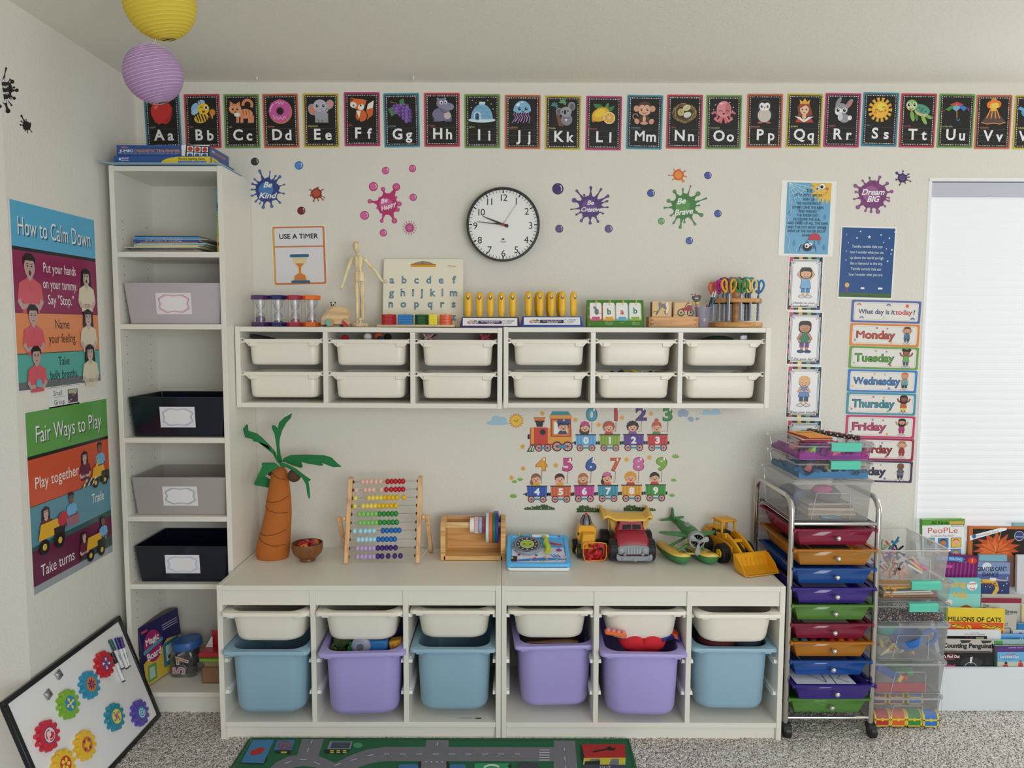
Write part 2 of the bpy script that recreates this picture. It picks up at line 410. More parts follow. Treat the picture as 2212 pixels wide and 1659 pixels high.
for i in range(6):
 x=spot[i][0];px=1106 +(x-CP.x)*620
 y,lb=low_sh[i];Yf=tubz(px,y,zs3) 
 if sh0 is None:sh0=o=tub('storage_bin','','bin','',.300,.42,.112,wbin,bw=.262)
 else:o=dup(sh0)
 tag(o,'shallow white storage bin ' +lb,'bin','shallow white bins in the low cabinets');o.location=(x,Yf+.42,zs3);LOWB.append(o)
 y,m,lb,yaw=dp[i];Yf=tubz(px,y,zd3)
 if m not in dcol:dcol[m]=o=tub('deep_storage_bin','','bin','',.300,.42,.236,m,bw=.262,taper=.009,rbig=.055)
 else:o=dup(dcol[m])
 tag(o,lb,'bin','deep coloured bins in the low cabinets');o.location=(x,Yf+.42,zd3)
 if yaw:
  o.rotation_euler=(0,0,yaw);o.location=(x-sin(yaw)*.2,Yf+.42,zd3)
 LOWB.append(o)

# wall storage units
def wall_unit(label,x,tilt):
 c=thing('wall_storage',label,'shelf',(x,0,ZT),0,'white wall-mounted bin racks',(0,tilt,0))
 W,D,H,t=.986,.21,.30,.018
 slab(c,'side_panel',0,t,-D,-.001,-H,0);slab(c,'side_panel',W-t,W,-D,-.001,-H,0)
 slab(c,'top_panel',t,W-t,-D+.001,-.003,-t-.001,-.001);slab(c,'bottom_panel',t,W-t,-D+.002,-.003,-H,-H+t)
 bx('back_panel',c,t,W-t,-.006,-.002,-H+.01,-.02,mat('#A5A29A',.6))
 o=(W-4 *t)/3
 for i in range(1,3):slab(c,'divider',t+i*(o+t)-t,t+i*(o+t),-D+.002,-.006,-H+t,-t-.001)
 for i in range(3):
  a=t+i*(o+t)
  for z in (-.052,-.174):
   for s,xx in ((1,a),(-1,a+o)):
    MB().box(xx,xx+s*.010,-D+.012,-.02,z-.008,z-.003,mat('#D0CEC6',.35)).box(xx,xx+s*.010,-D+.012,-.02,z+.006,z+.009,mat('#D0CEC6',.35)).obj('runner',c)
 return c
wuL=wall_unit('left wall-mounted white rack of six bins with the sand timers on top',XU,.0035)
wuR=wall_unit('right wall-mounted white rack of six bins with the scissors on top',XU+.99,0)
def wall_tub():
 c=thing('small_bin','','bin',(0,0,0));m=wbin;Dp=.185;W=.298;H=.097;bw=.262
 def ring(w,d,z,r):return rr(w,d,r,6,0,-Dp/2,z)
 MB().loft([ring(bw-.036,Dp-.045,-H,.02),ring(bw-.018,Dp-.028,-H+.004,.024),ring(bw-.011,Dp-.022,-H+.014,.026),ring(bw,Dp-.012,-.010,.03),
   ring(bw-.006,Dp-.02,-.002,.03),ring(bw-.018,Dp-.03,-H+.02,.035),ring(bw-.04,Dp-.05,-H+.005,.03)],m).obj('tub_body',c,smooth=50)
 MB().loft([ring(bw,Dp-.012,-.012,.03),ring(W,Dp,-.013,.012),ring(W+.001,Dp+.001,-.003,.012),ring(W-.003,Dp-.003,0,.012),ring(bw-.006,Dp-.02,0,.03),ring(bw-.01,Dp-.024,-.006,.03)],m,False,False).obj('rim',c,smooth=50)
 for s in (-1,1):
  MB().box(s*(bw/2 -.036),s*(bw/2 -.006),-Dp+.002,-Dp+.030,-.028,-.010,m).obj('bracket',c,bevel=.003)
  MB().prism([(s*(W/2 -.008),-.011),(s*(bw/2 -.006),-.028),(s*(bw/2 -.01),-.010)],-Dp+.008,-Dp+.02,m).obj('brace',c)
 return c
wt0=None;WB12=[]
low_lab=[('top row, far left, with a black spiral notebook','bottom row, far left'),('top row, holding pompoms','bottom row, second from the left'),('top row, with pink feathers','bottom row, third from the left'),
  ('top row, empty looking, just right of the middle seam','bottom row, holding clear boxes'),('top row, second from the right, nothing showing','bottom row, with crumpled clear packets'),('top row, far right, with dark cloth','bottom row, far right, with loose papers')]
for i in range(6):
 base=XU if i<3 else XU+.99
 x=base+.018 +(i %3)*.324 +.150
 for r in range(2):
  if wt0 is None:wt0=o=wall_tub()
  else:o=dup(wt0)
  tag(o,'small white wall bin, ' +low_lab[i][r],'bin','small white bins in the wall racks')
  o.location=(x+(.002,-.001)[r],-.012,ZT-.046 -.122 *r-(.0035 *(x-XU) if i<3 else 0));WB12.append(o)
# adjustable content is built below; boxes of the bookcase
def taper_bin(name,label,m,zs,wTop,wBot,px0,py0,Yf,H,labc,lm):
 c=thing(name,label,'bin',(BX0+.2,0,zs),0,'label-fronted bins in the tall bookcase')
 fr,bk=Yf,-.012
 def ring(w,f,z,r=.008,bk=bk):return rr(w,bk-f,r,3,.003,(f+bk)/2,z)
 MB().loft([ring(wBot,fr+.012,.001),ring(wTop,fr,H),ring(wTop-.008,fr+.004,H,.006,bk-.004),ring(wBot-.008,fr+.016,.006,.006,bk-.004)],m).obj('bin_body',c,smooth=40)
 a=lart(.5,0);cx,cz=.004,H*.50;lw,lh=.128,H*.52
 # sloping front: place label on it
 sl=.012 /H
 a.fn=lambda u,v,w:V((cx+u,fr+(H-(cz+v))*sl-.0006 -w,cz+v))
 a.R(-lw/2,-lh/2,lw/2,lh/2,'#C9C6CC')
 def cart(sx,sy,col,n=40):
  pts=[]
  for i in range(n):
   t=2 *pi*i/n;k=1 +.07 *cos(4 *t+pi)-.05 *cos(8 *t)
   pts.append((sx*k*math.copysign(abs(cos(t))**.85,cos(t)),sy*k*math.copysign(abs(sin(t))**.85,sin(t))))
  a.P(pts,col)
 cart(lw*.45,lh*.43,lm);cart(lw*.43,lh*.405,'#D6D3D6');cart(lw*.415,lh*.385,lm);cart(lw*.40,lh*.37,'#CFCDD0')
 a.obj('paper_label',c)
 return c
gb=mat('#A29DA0',.25);nb=mat('#0B1220',.18)
taper_bin('shelf_bin','grey tapered bin with a red-framed label, topmost of the four',gb,SH[1],.355,.325,0,0,-.262,zf(350,611,-.26)-SH[1],0,'#B0605C')
taper_bin('shelf_bin','dark navy bin with a purple-framed label, upper of the two navy ones',nb,SH[2],.352,.328,0,0,-.262,zf(350,858,-.26)-SH[2],0,'#8C86A6')
taper_bin('shelf_bin','grey tapered bin with a green-framed label, below the middle of the bookcase',mat('#938D8A',.25),SH[3],.352,.328,0,0,-.262,zf(350,1031,-.26)-SH[3],0,'#5E7A70')
taper_bin('shelf_bin','dark navy bin with a blue-framed label, lower of the two navy ones',nb,SH[4],.350,.318,0,0,-.262,zf(350,1180,-.26)-SH[4],0,'#7FA3BE')
# ================================================================ alphabet cards along the top of the wall
cardc={'A':('#3E8196','#C4453F'),}
BORD=['#3F8397','#B8434F','#6E9448','#BE6844','#B9A63A','#AE3A6B']
CARD=[('A',352.1,262.3,.028,'apple'),('B',438.2,262,.013,'bee'),('C',523,262,.005,'cat'),('D',607.1,261.3,.015,'donut'),('E',693.9,260.5,.006,'elephant'),
  ('F',782.3,258,.002,'fox'),('G',867.8,260,.015,'grapes'),('H',954.9,259.2,.003,'hippo'),('I',1042,262,.002,'igloo'),('J',1129,263.8,-.002,'jellyfish'),
  ('K',1215.9,265.3,-.009,'koala'),('L',1304,266.3,-.01,'lemon'),('M',1392.2,264.2,-.015,'monkey'),('N',1478.3,263.2,-.006,'nest'),('O',1563.1,264,-.001,'octopus'),
  ('P',1651.3,261.5,0,'penguin'),('Q',1737.2,261.1,-.01,'queen'),('R',1819,260.1,-.012,'rabbit'),('S',1900.6,258.5,-.015,'sun'),('T',1982.1,260.7,-.01,'turtle'),
  ('U',2064.5,261.5,-.012,'umbrella'),('V',2145,263.8,-.003,'volcano'),('W',2228,264.6,-.003,'whale')]
K1,WH='#1A1714','#E9E6DD'
def eyes(a,x,y,d,r,c=K1,w=0):
 for s in (-1,1):
  if w:a.E(x+s*d,y,r*1.6,r*1.7,w)
  a.E(x+s*d,y,r,r*1.15,c);a.E(x+s*d+r*.3,y+r*.4,r*.35,WH)
def smile(a,x,y,r,c=K1,t=.05):a.arc(x,y,r,pi*1.15,pi*1.85,t,c,6)
def pic(a,L):
 E,P,Ln,A=a.E,a.P,a.L,a.arc
 if L == 'A':
  P([(-.05,.75),(-.3,.85),(-.7,.75),(-.92,.4),(-.9,-.1),(-.62,-.7),(-.3,-.92),(0,-.82),(.3,-.92),(.62,-.7),(.88,-.1),(.9,.4),(.7,.75),(.35,.85),(.05,.75),(0,.68)],'#B52A26')
  E(-.45,.5,.2,.14,'#D25A48',.6);P([(.1,-.8),(.5,-.75),(.85,-.1),(.88,.3),(.6,-.3)],'#9C211F');Ln([(0,.7),(.02,1.0)],.07,'#5A3A22')
 elif L == 'B':
  E(-.55,.3,.42,.3,'#7FA9CF',1.0);E(-.6,-.05,.3,.24,'#93B7D8',.5);E(0,.75,.3,.2,'#8FB2D2')
  E(-.05,-.55,.62,.4,'#D9A82E',.25)
  for q in (-.42,-.2,.05,.3):Ln([(q-.1,-.2),(q+.12,-.85)],.11,K1)
  E(.15,.2,.5,.47,'#E0B02F');Ln([(-.05,.6),(-.2,.95),(-.4,.98)],.05,K1);Ln([(.4,.6),(.6,.95),(.8,.9)],.05,K1);E(-.42,.98,.07,K1);E(.8,.88,.07,K1)
  E(.38,.3,.14,.17,WH);E(.38,.3,.09,.12,K1);Ln([(-.15,.32),(0,.36),(.1,.28)],.05,K1);P([(0,.05),(.3,.05),(.22,-.14),(.1,-.14)],'#7A241C')
  E(.9,-.1,.25,.28,'#B7782A');Ln([(.85,-.3),(.45,-.6)],.12,'#7A4A22');Ln([(.85,-.2),(.88,-.6)],.1,'#D89A2B')
 elif L == 'C':
  A(.55,.55,.38,-.6,3.4,.24,'#C07A55',10);E(.35,-.2,.62,.4,'#C98661')
  for q in (-.4,-.05,.6,.85):P([(q,-.35),(q+.24,-.35),(q+.2,-.95),(q-.05,-.95)],'#C27D58')
  for q in (.15,.4,.65):Ln([(q,.12),(q+.05,-.3)],.08,'#9C4E30')
  E(-.5,.2,.52,.43,'#CE8B68');P([(-.95,.35),(-.92,.85),(-.6,.6)],'#C07A55');P([(-.4,.62),(-.1,.82),(-.02,.35)],'#C07A55');E(-.35,-.28,.25,.17,WH)
  eyes(a,-.5,.18,.2,.09);E(-.48,.0,.06,.04,'#7A3A2A');smile(a,-.48,.02,.12)
  for q in (-.65,-.5,-.35):Ln([(q,.62),(q,.45)],.04,'#9C4E30')
 elif L == 'D':
  E(.04,-.06,.98,1.0,'#B87838');a.ring(0,0,.3,.95,'#B44F8C'); 
  for i in range(8):E(.85 *cos(i*.8),.85 *sin(i*.8),.13,.13,'#B44F8C')
  a.ring(0,0,.28,.36,'#8E3A6E');E(0,0,.29,.29,'#14120F');a.ring(-.1,0,.68,.76,'#D9A7C6',10,2.2,3.2)
  Ln([(-.35,.62),(-.1,.78),(-.05,.55),(.1,.76),(.2,.55),(.35,.74)],.06,'#E3C6D6');Ln([(-.6,-.35),(-.45,-.65),(-.3,-.45),(-.15,-.72),(0,-.5),(.2,-.72),(.35,-.45),(.5,-.6)],.06,'#E3C6D6')
 elif L == 'E':
  for q in (-.45,-.15,.15,.4):P([(q,-.2),(q+.25,-.2),(q+.25,-.98),(q-.02,-.98)],'#85848C')
  E(.05,-.35,.55,.4,'#8E8D96');E(-.68,.1,.36,.48,'#8A8993',.3);E(-.66,.05,.26,.38,'#B9786A',.3);E(.78,.5,.34,.42,'#8A8993',-.5);E(.82,.5,.23,.33,'#BE8276',-.5)
  E(-.02,.4,.58,.52,'#A3A2AB');A(.35,.2,.28,pi*1.0,pi*1.9,.2,'#96959F');eyes(a,0,.4,.27,.11);Ln([(.62,.2),(.66,.5)],.16,'#96959F')
 elif L == 'F':
  P([(.45,-.85),(.95,-.45),(1.0,0),(.85,.6),(.55,.3),(.4,-.1),(.55,-.5)],'#B75A28');P([(.45,.0),(.55,.45),(1.05,.75),(.98,.15)],'#DFD2BE')
  E(-.02,-.5,.48,.5,'#B75A28');P([(-.45,-.1),(-.2,-.7),(-.05,-.1)],'#DFD2BE');P([(-.95,1.0),(-.55,.9),(.1,.85),(.45,.75),(.3,.3),(-.3,-.1),(-.95,.35)],'#C4622C')
  E(-.68,.38,.27,.24,WH,-.3);E(-.02,.2,.27,.24,WH,.3);eyes(a,-.36,.34,.3,.08);E(-.4,-.02,.08,.07,K1);P([(-.95,1.0),(-.92,.62),(-.62,.82)],'#5A2A18');Ln([(-.5,-.75),(-.5,-.98)],.12,K1);Ln([(-.2,-.8),(-.2,-.98)],.12,K1)
 elif L == 'G':
  P([(-.1,.85),(.25,1.0),(.3,.6),(.7,.45),(.4,.2),(-.1,.4)],'#3F7040');P([(-1.1,.15),(-.7,.3),(-.4,-.2),(-.8,-.5)],'#3F7040');Ln([(-.9,.72),(-.4,.6),(0,.2)],.07,'#7A6038')
  for r,n,x0 in ((0,4,-.55),(1,5,-.62),(2,5,-.4),(3,4,-.1),(4,3,.2),(5,2,.45)):
   for i in range(n):
    x,y=x0+i*.29,.35 -r*.25 +.03 *i;E(x,y,.17,('#4E3170','#5F3E84','#6E4C92')[(i+r) %3]);E(x-.05,y+.06,.05,'#8E76AE')
 elif L == 'H':
  for q in (-.65,-.35,.3,.55):P([(q,-.4),(q+.3,-.4),(q+.3,-.95),(q-.02,-.95)],'#5F5C72')
  E(0,-.35,.78,.55,'#6B6880');E(.5,-.45,.3,.3,'#B3A2A6');E(.05,.55,.48,.42,'#74718A');E(.55,.3,.52,.32,'#7A7790',-.15);E(-.3,.92,.11,'#74718A');E(.3,.95,.11,'#74718A')
  E(-.02,.62,.14,.16,WH);E(.35,.65,.14,.16,WH);E(0,.6,.07,.09,K1);E(.33,.62,.07,.09,K1);A(.35,.25,.45,pi*1.05,pi*1.6,.05,'#3A3848');E(.7,.5,.04,K1)
 elif L == 'I':
  E(0,-.72,1.15,.2,'#B8CAD2');P([(.93 *cos(t),-.65 +1.25 *sin(t)) for t in [pi*i/14 for i in range(15)]],'#6E9AB8')
  P([(-.25,.55),(.25,.55),(.3,.78),(-.2,.8)],'#A9C6D4');E(-.38,-.4,.32,.42,'#A4C2D2');P([(-.55,-.68),(-.25,-.68),(-.25,-.25),(-.4,-.1),(-.55,-.25)],'#26355C')
  for y in (-.35,-.02,.28):Ln([(-.7 +abs(y)*.2,y),(.75 -abs(y)*.3,y-.05)],.03,'#4F7E9E')
  for x,y in ((.1,.15),(.45,-.18),(-.2,.4),(.6,-.5),(.2,-.5)):Ln([(x,y+.15),(x+.02,y-.12)],.03,'#4F7E9E')
  for x,y in ((-.8,.9),(-.5,.7),(.5,.9),(.8,.6),(-.9,.3),(.95,.2)):E(x,y,.05,'#9AA4AC')
 elif L == 'J':
  for i in range(7):
   x=-.6 +i*.2;Ln([(x,.05),(x-.12,-.2),(x+.05,-.45),(x-.15 +.1 *(i-3)*.4,-.9 +.1 *(i %2))],.08,('#8A6A96','#A77FB0')[i %2])
  P([(.75 *cos(t),.1 +.85 *sin(t)) for t in [pi*i/14 for i in range(15)]]+[(-.4,-.08),(0,0),(.4,-.08)],'#6FA3C2');E(-.35,.62,.18,.1,WH,.6);E(0,.8,.1,.06,WH)
  eyes(a,.05,.28,.28,.12);smile(a,.05,.2,.13)
 elif L == 'K':
  P([(-.6,-.05),(-.3,-.1),(.1,-1.1),(-.3,-1.1)],'#6B4632');Ln([(-.55,0),(-.45,.5)],.08,'#6B4632')
  for x,y,r in ((-.7,.6,.3),(.0,.85,.32)):
   for t in (0,.8,1.6,2.4,3.1,-.6):E(x+r*.5 *cos(t),y+r*.5 *sin(t),r*.55,.07,'#5E8A58' if r>.3 else '#3F7A70',t)
  E(.35,-.55,.48,.5,'#77767E');E(-.3,.12,.28,.3,'#77767E');E(.75,.55,.32,.38,'#77767E');E(-.3,.1,.17,.2,'#55545C');E(.78,.52,.18,.24,'#55545C');E(.28,.08,.48,.42,'#8A8991')
  E(.2,.05,.11,.2,K1);E(-.02,.08,.06,K1);E(.45,.15,.06,K1);P([(.15,-.4),(.5,-.35),(.3,-.75)],WH);Ln([(.55,-.45),(.0,-.4)],.16,'#6A6971')
 elif L == 'L':
  P([(-.9,.8),(-.3,.75),(.1,.45),(-.2,.3),(-.7,.45)],'#3E6B38');P([(.0,.4),(.3,.85),(.45,.85),(.4,.45)],'#4A7A40');P([(.3,.45),(.95,.65),(.8,.3),(.5,.1)],'#3E6B38')
  E(-.25,-.1,.78,.55,'#C99A28',.45);E(-.3,0,.5,.3,'#DDB43C',.45);P([(-1.0,-.4),(-.7,-.75),(-.95,-.7)],'#B5851F')
  E(.5,-.38,.5,.5,'#D8CDA0');E(.5,-.38,.43,.43,'#C98F22')
  for i in range(8):Ln([(.5,-.38),(.5 +.4 *cos(i*pi/4),-.38 +.4 *sin(i*pi/4))],.03,'#E2D6A8')
 elif L == 'M':
  A(-.75,-.35,.22,0,5,.09,'#8A6A5A',12);E(0,-.6,.48,.42,'#4A3228');E(0,.35,.6,.55,'#4A3228');E(-.68,.3,.24,.26,'#B98A72');E(.68,.3,.24,.26,'#B98A72')
  E(-.2,.3,.28,.32,'#C79A80');E(.2,.3,.28,.32,'#C79A80');E(0,.05,.5,.3,'#C79A80');eyes(a,0,.22,.25,.09);smile(a,0,.1,.2,'#7A3A2A')
  E(0,-.55,.13,.3,'#C79A80');E(-.62,-.75,.2,.24,'#B98A72',.5);E(.62,-.75,.2,.24,'#B98A72',-.5);E(0,-.9,.34,.12,'#B98A72')
 elif L == 'N':
  r=random.Random(4);E(0,-.1,1.0,.78,'#4A3C28')
  for i in range(70):
   t=r.random()*6.28;q=r.uniform(.75,1.05);t2=t+r.uniform(.3,1);Ln([(q*cos(t),-.1 +q*.8 *sin(t)),(q*cos(t2),-.1 +q*.8 *sin(t2))],.035,('#8C7346','#6E5A36','#A38A5C')[i %3])
  E(0,-.02,.62,.45,'#2E2416');E(.18,.32,.34,.24,'#B9B48A',.3);E(-.3,-.05,.28,.3,'#B0A064');E(.25,-.25,.34,.24,'#B9BCB4',.3)
  for x,y in ((.1,.3),(.3,.4),(.2,.25),(-.35,0),(-.25,-.1),(-.3,.12)):E(x,y,.035,'#3A3020')
 elif L == 'O':
  for s in (-1,1):
   A(s*.75,-.25,.25,pi*.5 -s*1.2,pi*.5 +s*3.2,.17,'#B3616A',10);Ln([(s*.2,-.4),(s*.45,-.75),(s*.75,-.5)],.22,'#C16F78');Ln([(s*.1,-.4),(s*.25,-.9)],.2,'#B3616A')
  E(.02,.25,.62,.68,'#C47A82');E(.35,.3,.22,.5,'#B3616A');E(-.22,.7,.15,.08,'#E3B2B2')
  for s in (-1,1):A(s*.28 +.02,.05,.12,0,pi,.05,K1)
  P([(-.12,-.05),(.16,-.05),(.02,-.25)],'#5A1A22')
  for x,y in ((-.7,.6),(-.85,.2),(.5,.8),(.8,.4),(.75,.1)):E(x,y,.05,'#B8B8C0')
 elif L == 'P':
  E(-.62,-.15,.2,.5,'#14161E',-.5);E(.62,-.15,.2,.5,'#14161E',.5);E(0,-.3,.66,.68,'#2A2C36');E(0,.4,.52,.55,'#0E1016');a.ring(0,.4,.51,.55,'#4A5058',24);E(-.35,-.95,.22,.07,'#A5583A');E(.35,-.95,.22,.07,'#A5583A')
  E(0,-.35,.56,.58,'#B5AEA2');E(-.2,.4,.26,.3,WH);E(.2,.4,.26,.3,WH);E(0,.2,.4,.16,WH);eyes(a,0,.38,.25,.09);P([(-.09,.32),(.09,.32),(0,.2)],'#B8443A')
 elif L == 'Q':
  P([(-.5,-.2),(-.6,.3),(-.4,.62),(.4,.62),(.55,.2),(.7,-.3),(.3,-.5),(-.6,-.45)],'#7C3A2A');P([(-.75,-.95),(-.55,-.6),(.6,-.6),(.8,-.95)],'#A03A30');P([(-.8,-.45),(0,-.95),(.8,-.45),(.35,-.5),(0,-.8),(-.35,-.5)],WH)
  P([(-.14,-.2),(.14,-.2),(.18,-.55),(0,-.75),(-.18,-.55)],'#C9A184');E(0,.15,.38,.45,'#D6AE92');P([(-.4,.2),(-.38,.6),(.38,.6),(.42,.2),(.1,.48)],'#8A4230')
  eyes(a,0,.12,.17,.07);E(0,-.14,.09,.04,'#8E2A26');P([(-.38,.58),(-.45,.95),(-.2,.75),(0,1.05),(.2,.75),(.45,.95),(.38,.58)],'#C49A34');E(0,-.75,.09,.12,'#D8BC5A')
 elif L == 'R':
  E(-.35,.72,.17,.42,'#7E7E86',-.5);E(.55,.55,.2,.48,'#7E7E86',-.6);E(.57,.53,.12,.38,'#B46A66',-.6);E(-.1,.1,.56,.5,'#85858D');E(-.32,-.1,.3,.3,'#D5D2D0');E(.2,-.65,.45,.36,'#85858D');E(-.15,-.55,.22,.3,'#B8B6B8');E(.65,-.6,.18,.2,'#D0CECE')
  eyes(a,-.1,.02,.27,.13,K1,'#D5D2D0');E(-.2,-.18,.05,.035,'#B46A66')
 elif L == 'S':
  for i in range(14):t=i*2 *pi/14;P([(.72 *cos(t-.12),.72 *sin(t-.12)),(.72 *cos(t+.12),.72 *sin(t+.12)),(1.02 *cos(t+.13),1.02 *sin(t+.13)),(1.02 *cos(t-.13),1.02 *sin(t-.13))],'#C79A34')
  E(0,0,.72,'#C0902A');E(0,0,.66,'#D0A236');E(.1,.25,.4,.3,'#D6BE44');A(-.3,-.1,.13,0,pi,.05,'#5A2E14');A(.32,.12,.13,.2,pi,.05,'#5A2E14');smile(a,.05,-.02,.16,'#5A2E14');E(-.4,-.25,.12,'#C9702E');E(.42,-.05,.12,'#C9702E')
 elif L == 'T':
  E(.35,.1,.7,.42,'#3F7A68',-.35);E(.3,-.2,.62,.25,'#B7A876',-.35);E(.3,.12,.66,.34,'#4A8A74',-.35)
  for x,y in ((.1,.25),(.4,.15),(.65,-.05),(.3,0)):E(x,y,.12,.1,'#3A6C5A')
  E(-.45,-.45,.17,.45,'#6E9A48',.25);E(.55,-.75,.16,.42,'#7BA650',.5);E(.95,-.5,.15,.3,'#6E9A48',1.2);E(-.1,-.55,.12,.3,'#4C6E36',.2);E(-.55,.45,.48,.46,'#7DA452');E(-.6,.22,.34,.2,'#B9B47E');eyes(a,-.55,.48,.24,.12,K1,WH);smile(a,-.6,.26,.16)
 elif L == 'U':
  cs=['#C8922B','#3F7A3A','#5E9CC2','#3A66A8','#8A3E8E'];top=(.0,.72)
  for i in range(5):
   t0,t1=pi*(1 -i/5),pi*(1 -(i+1)/5);P([top,(1.1 *cos(t0),.05 +.3 *sin(t0)-.35 *(1 -abs(cos(t0)))*.6 +.15 *(i-1.5)*.3),(1.1 *cos((t0+t1)/2),-.02),(1.1 *cos(t1),.05 +.3 *sin(t1)-.35 *(1 -abs(cos(t1)))*.6 +.15 *(i-.5)*.3)],cs[i])
  P([(-.6,.5),(0,.78),(.6,.55),(.1,.42)],'#B23A3E');Ln([(0,.6),(.1,-.6)],.07,'#A8865A');A(.2,-.65,.12,pi,2 *pi,.08,'#3A6CA8')
 elif L == 'V':
  P([(-1,-.9),(-.25,.2),(.25,.2),(1.05,-.8),(.6,-.95),(-.4,-.98)],'#4E3C36')
  for x in (-.25,-.08,.1,.25):Ln([(x,.25),(x*2.2,-.5)],.09,'#C9843A')
  Ln([(-1,-.85),(-.5,-.98),(.1,-.9),(.6,-.98),(1.05,-.82)],.08,'#B5753A')
  Ln([(0,.1),(0,.5)],.45,'#D8A03A'); 
  for x,y,r in ((-.3,.6,.3),(.3,.65,.32),(0,.85,.3),(-.1,.5,.25)):E(x,y,r,('#C9702E','#D9A53A')[int(r*100) %2])
  E(.15,.55,.3,.24,'#E0B548')
 else:
  E(0,0,.9,.5,'#4A86B0');E(.1,-.2,.7,.28,'#C9D6DE');P([(-.8,.1),(-1.2,.3),(-1.0,.5),(-.75,.35),(-.6,.6),(-.5,.2)],'#5A96BE')
def alpha_card(i,L,px,py,rot,word):
 c0=at(px,py,0);k=mpp(px,py);q=pi/1
 c=thing('alphabet_card','black alphabet card with %s and the word %s beside a picture' %(L+L.lower(),word),'card',(c0.x,-.0012,c0.z),0,'alphabet cards along the top of the wall',(0,-rot,0))
 b=BORD[i %6];W,H=77.2 *k,114 *k
 MB().prism(rr(W,H,.004,3,0,0,0,'uv'),-.0006,.0006,mat(b,.55)).obj('card_sheet',c)
 a=lart(.5,-.0007);a.sub(0,0,k);a.RR(-34.8,-53.2,34.8,53.2,3,'#0C0A08');a.frame(-36.3,-54.7,36.3,54.7,.6,'#2A2420')
 nx,ny=18,27;cols=['#E6E2D4']*3 +['#B86A70','#E6E2D4','#6E98A8','#C9B088','#E6E2D4']
 def dot(x,y,j):a.R(x-.9,y-.9,x+.9,y+.9,cols[j %8])
 for j in range(nx):x=-31.8 +63.6 *j/(nx-1);dot(x,50.4,j);dot(x,-50.4,j+3);a.w -= 2 *LAY
 for j in range(1,ny-1):y=-50.4 +100.8 *j/(ny-1);dot(-31.8,y,j);dot(31.8,y,j+5);a.w -= 2 *LAY
 for y in (-16.5,-28.5,-40.5):a.R(-29,y-.25,29,y+.25,'#4A4644')
 a.txt(word,-29,-11.5,4.6,{0:'#5E8C98',1:'#A5524E',2:'#93A070',3:'#B5745A',4:'#C2B266',5:'#B04E68'}[i %6],w=None,al='l')
 desc=L.lower() in 'gjpqy'
 a.txt(L,-9.5 if L not in 'IJ' else -7,-28.3,23,'#E2DFD8',al='c',b=1);a.txt(L.lower(),15,-29.5,22,'#E2DFD8',al='c',b=1)
 a.obj('lettering',c)
 a=lart(.5,-.0012);a.sub(-1 *k,(20.5 if L != 'A' else 17)*k,25.5 *k);pic(a,L);a.obj('picture',c)
for i,(L,x,y,r,wd) in enumerate(CARD):alpha_card(i,L,x,y,r,wd)

# ================================================================ splat and dot stickers
def splat(name,label,z,cx,cy,body,drips,col,hi,words=(),group='paint splat stickers',surf=None,rough=.4,sy=1):
 """drips: (angle deg on the picture, length from centre, bulb radius)"""
 if surf is None:
  loc=at(*zp(z,cx,cy),0);loc=V((loc.x,-.0005,loc.z));a=wart(z,loc,-.0004,rough)
 else:loc,a=surf
 a.sub(cx,cy,1);rnd=random.Random(int(cx+cy));pts=[];n=44
 for i in range(n):
  t=2 *pi*i/n;r=body*(1 +.07 *rnd.uniform(-1,1)+.05 *sin(5 *t));pts.append((r*cos(t),-r*sin(t)*sy))
 a.P(pts,col)
 for d,ln,b in drips:
  t=radians(d);u=(cos(t),-sin(t));v=(-u[1],u[0]);w0=b*1.5 +body*.10;b0=.86 *body
  def q(s,w):return (u[0]*s+v[0]*w,u[1]*s+v[1]*w)
  L1=ln-b;a.P([q(b0,w0),q(b0+(L1-b0)*.18,w0*.45),q(b0+(L1-b0)*.6,b*.38),q(L1,b*.75),q(L1,-b*.75),q(b0+(L1-b0)*.6,-b*.38),q(b0+(L1-b0)*.18,-w0*.45),q(b0,-w0)],col)
  a.E(u[0]*L1,u[1]*L1,b,col); 
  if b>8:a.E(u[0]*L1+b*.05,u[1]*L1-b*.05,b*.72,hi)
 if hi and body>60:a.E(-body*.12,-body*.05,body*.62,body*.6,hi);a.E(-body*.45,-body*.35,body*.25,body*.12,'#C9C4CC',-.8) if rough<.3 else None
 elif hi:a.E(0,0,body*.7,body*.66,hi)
 for st,x,y,s,wd,rot in words:a.txt(st,x-cx,y-cy,s,'#E0DED8',w=wd,b=1,rot=rot,sh=.35)
 o=a.obj(name,None,loc);tag(o,label,'sticker',group)
 return o
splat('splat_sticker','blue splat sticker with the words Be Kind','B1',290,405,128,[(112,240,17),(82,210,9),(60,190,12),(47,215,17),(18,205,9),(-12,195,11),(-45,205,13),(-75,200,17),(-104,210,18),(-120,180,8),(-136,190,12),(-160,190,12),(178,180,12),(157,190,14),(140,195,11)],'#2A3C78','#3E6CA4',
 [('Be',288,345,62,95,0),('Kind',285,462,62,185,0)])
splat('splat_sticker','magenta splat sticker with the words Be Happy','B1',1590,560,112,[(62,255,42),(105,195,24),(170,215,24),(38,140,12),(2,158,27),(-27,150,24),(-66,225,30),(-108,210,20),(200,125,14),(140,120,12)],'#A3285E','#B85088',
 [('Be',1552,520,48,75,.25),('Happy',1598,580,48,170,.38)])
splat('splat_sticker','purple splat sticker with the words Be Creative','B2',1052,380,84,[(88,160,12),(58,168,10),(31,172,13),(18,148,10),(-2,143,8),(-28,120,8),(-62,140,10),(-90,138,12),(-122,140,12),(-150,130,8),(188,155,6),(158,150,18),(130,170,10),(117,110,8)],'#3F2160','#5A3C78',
 [('Be',1052,348,34,52,0),('Creative',1056,400,34,158,0)])
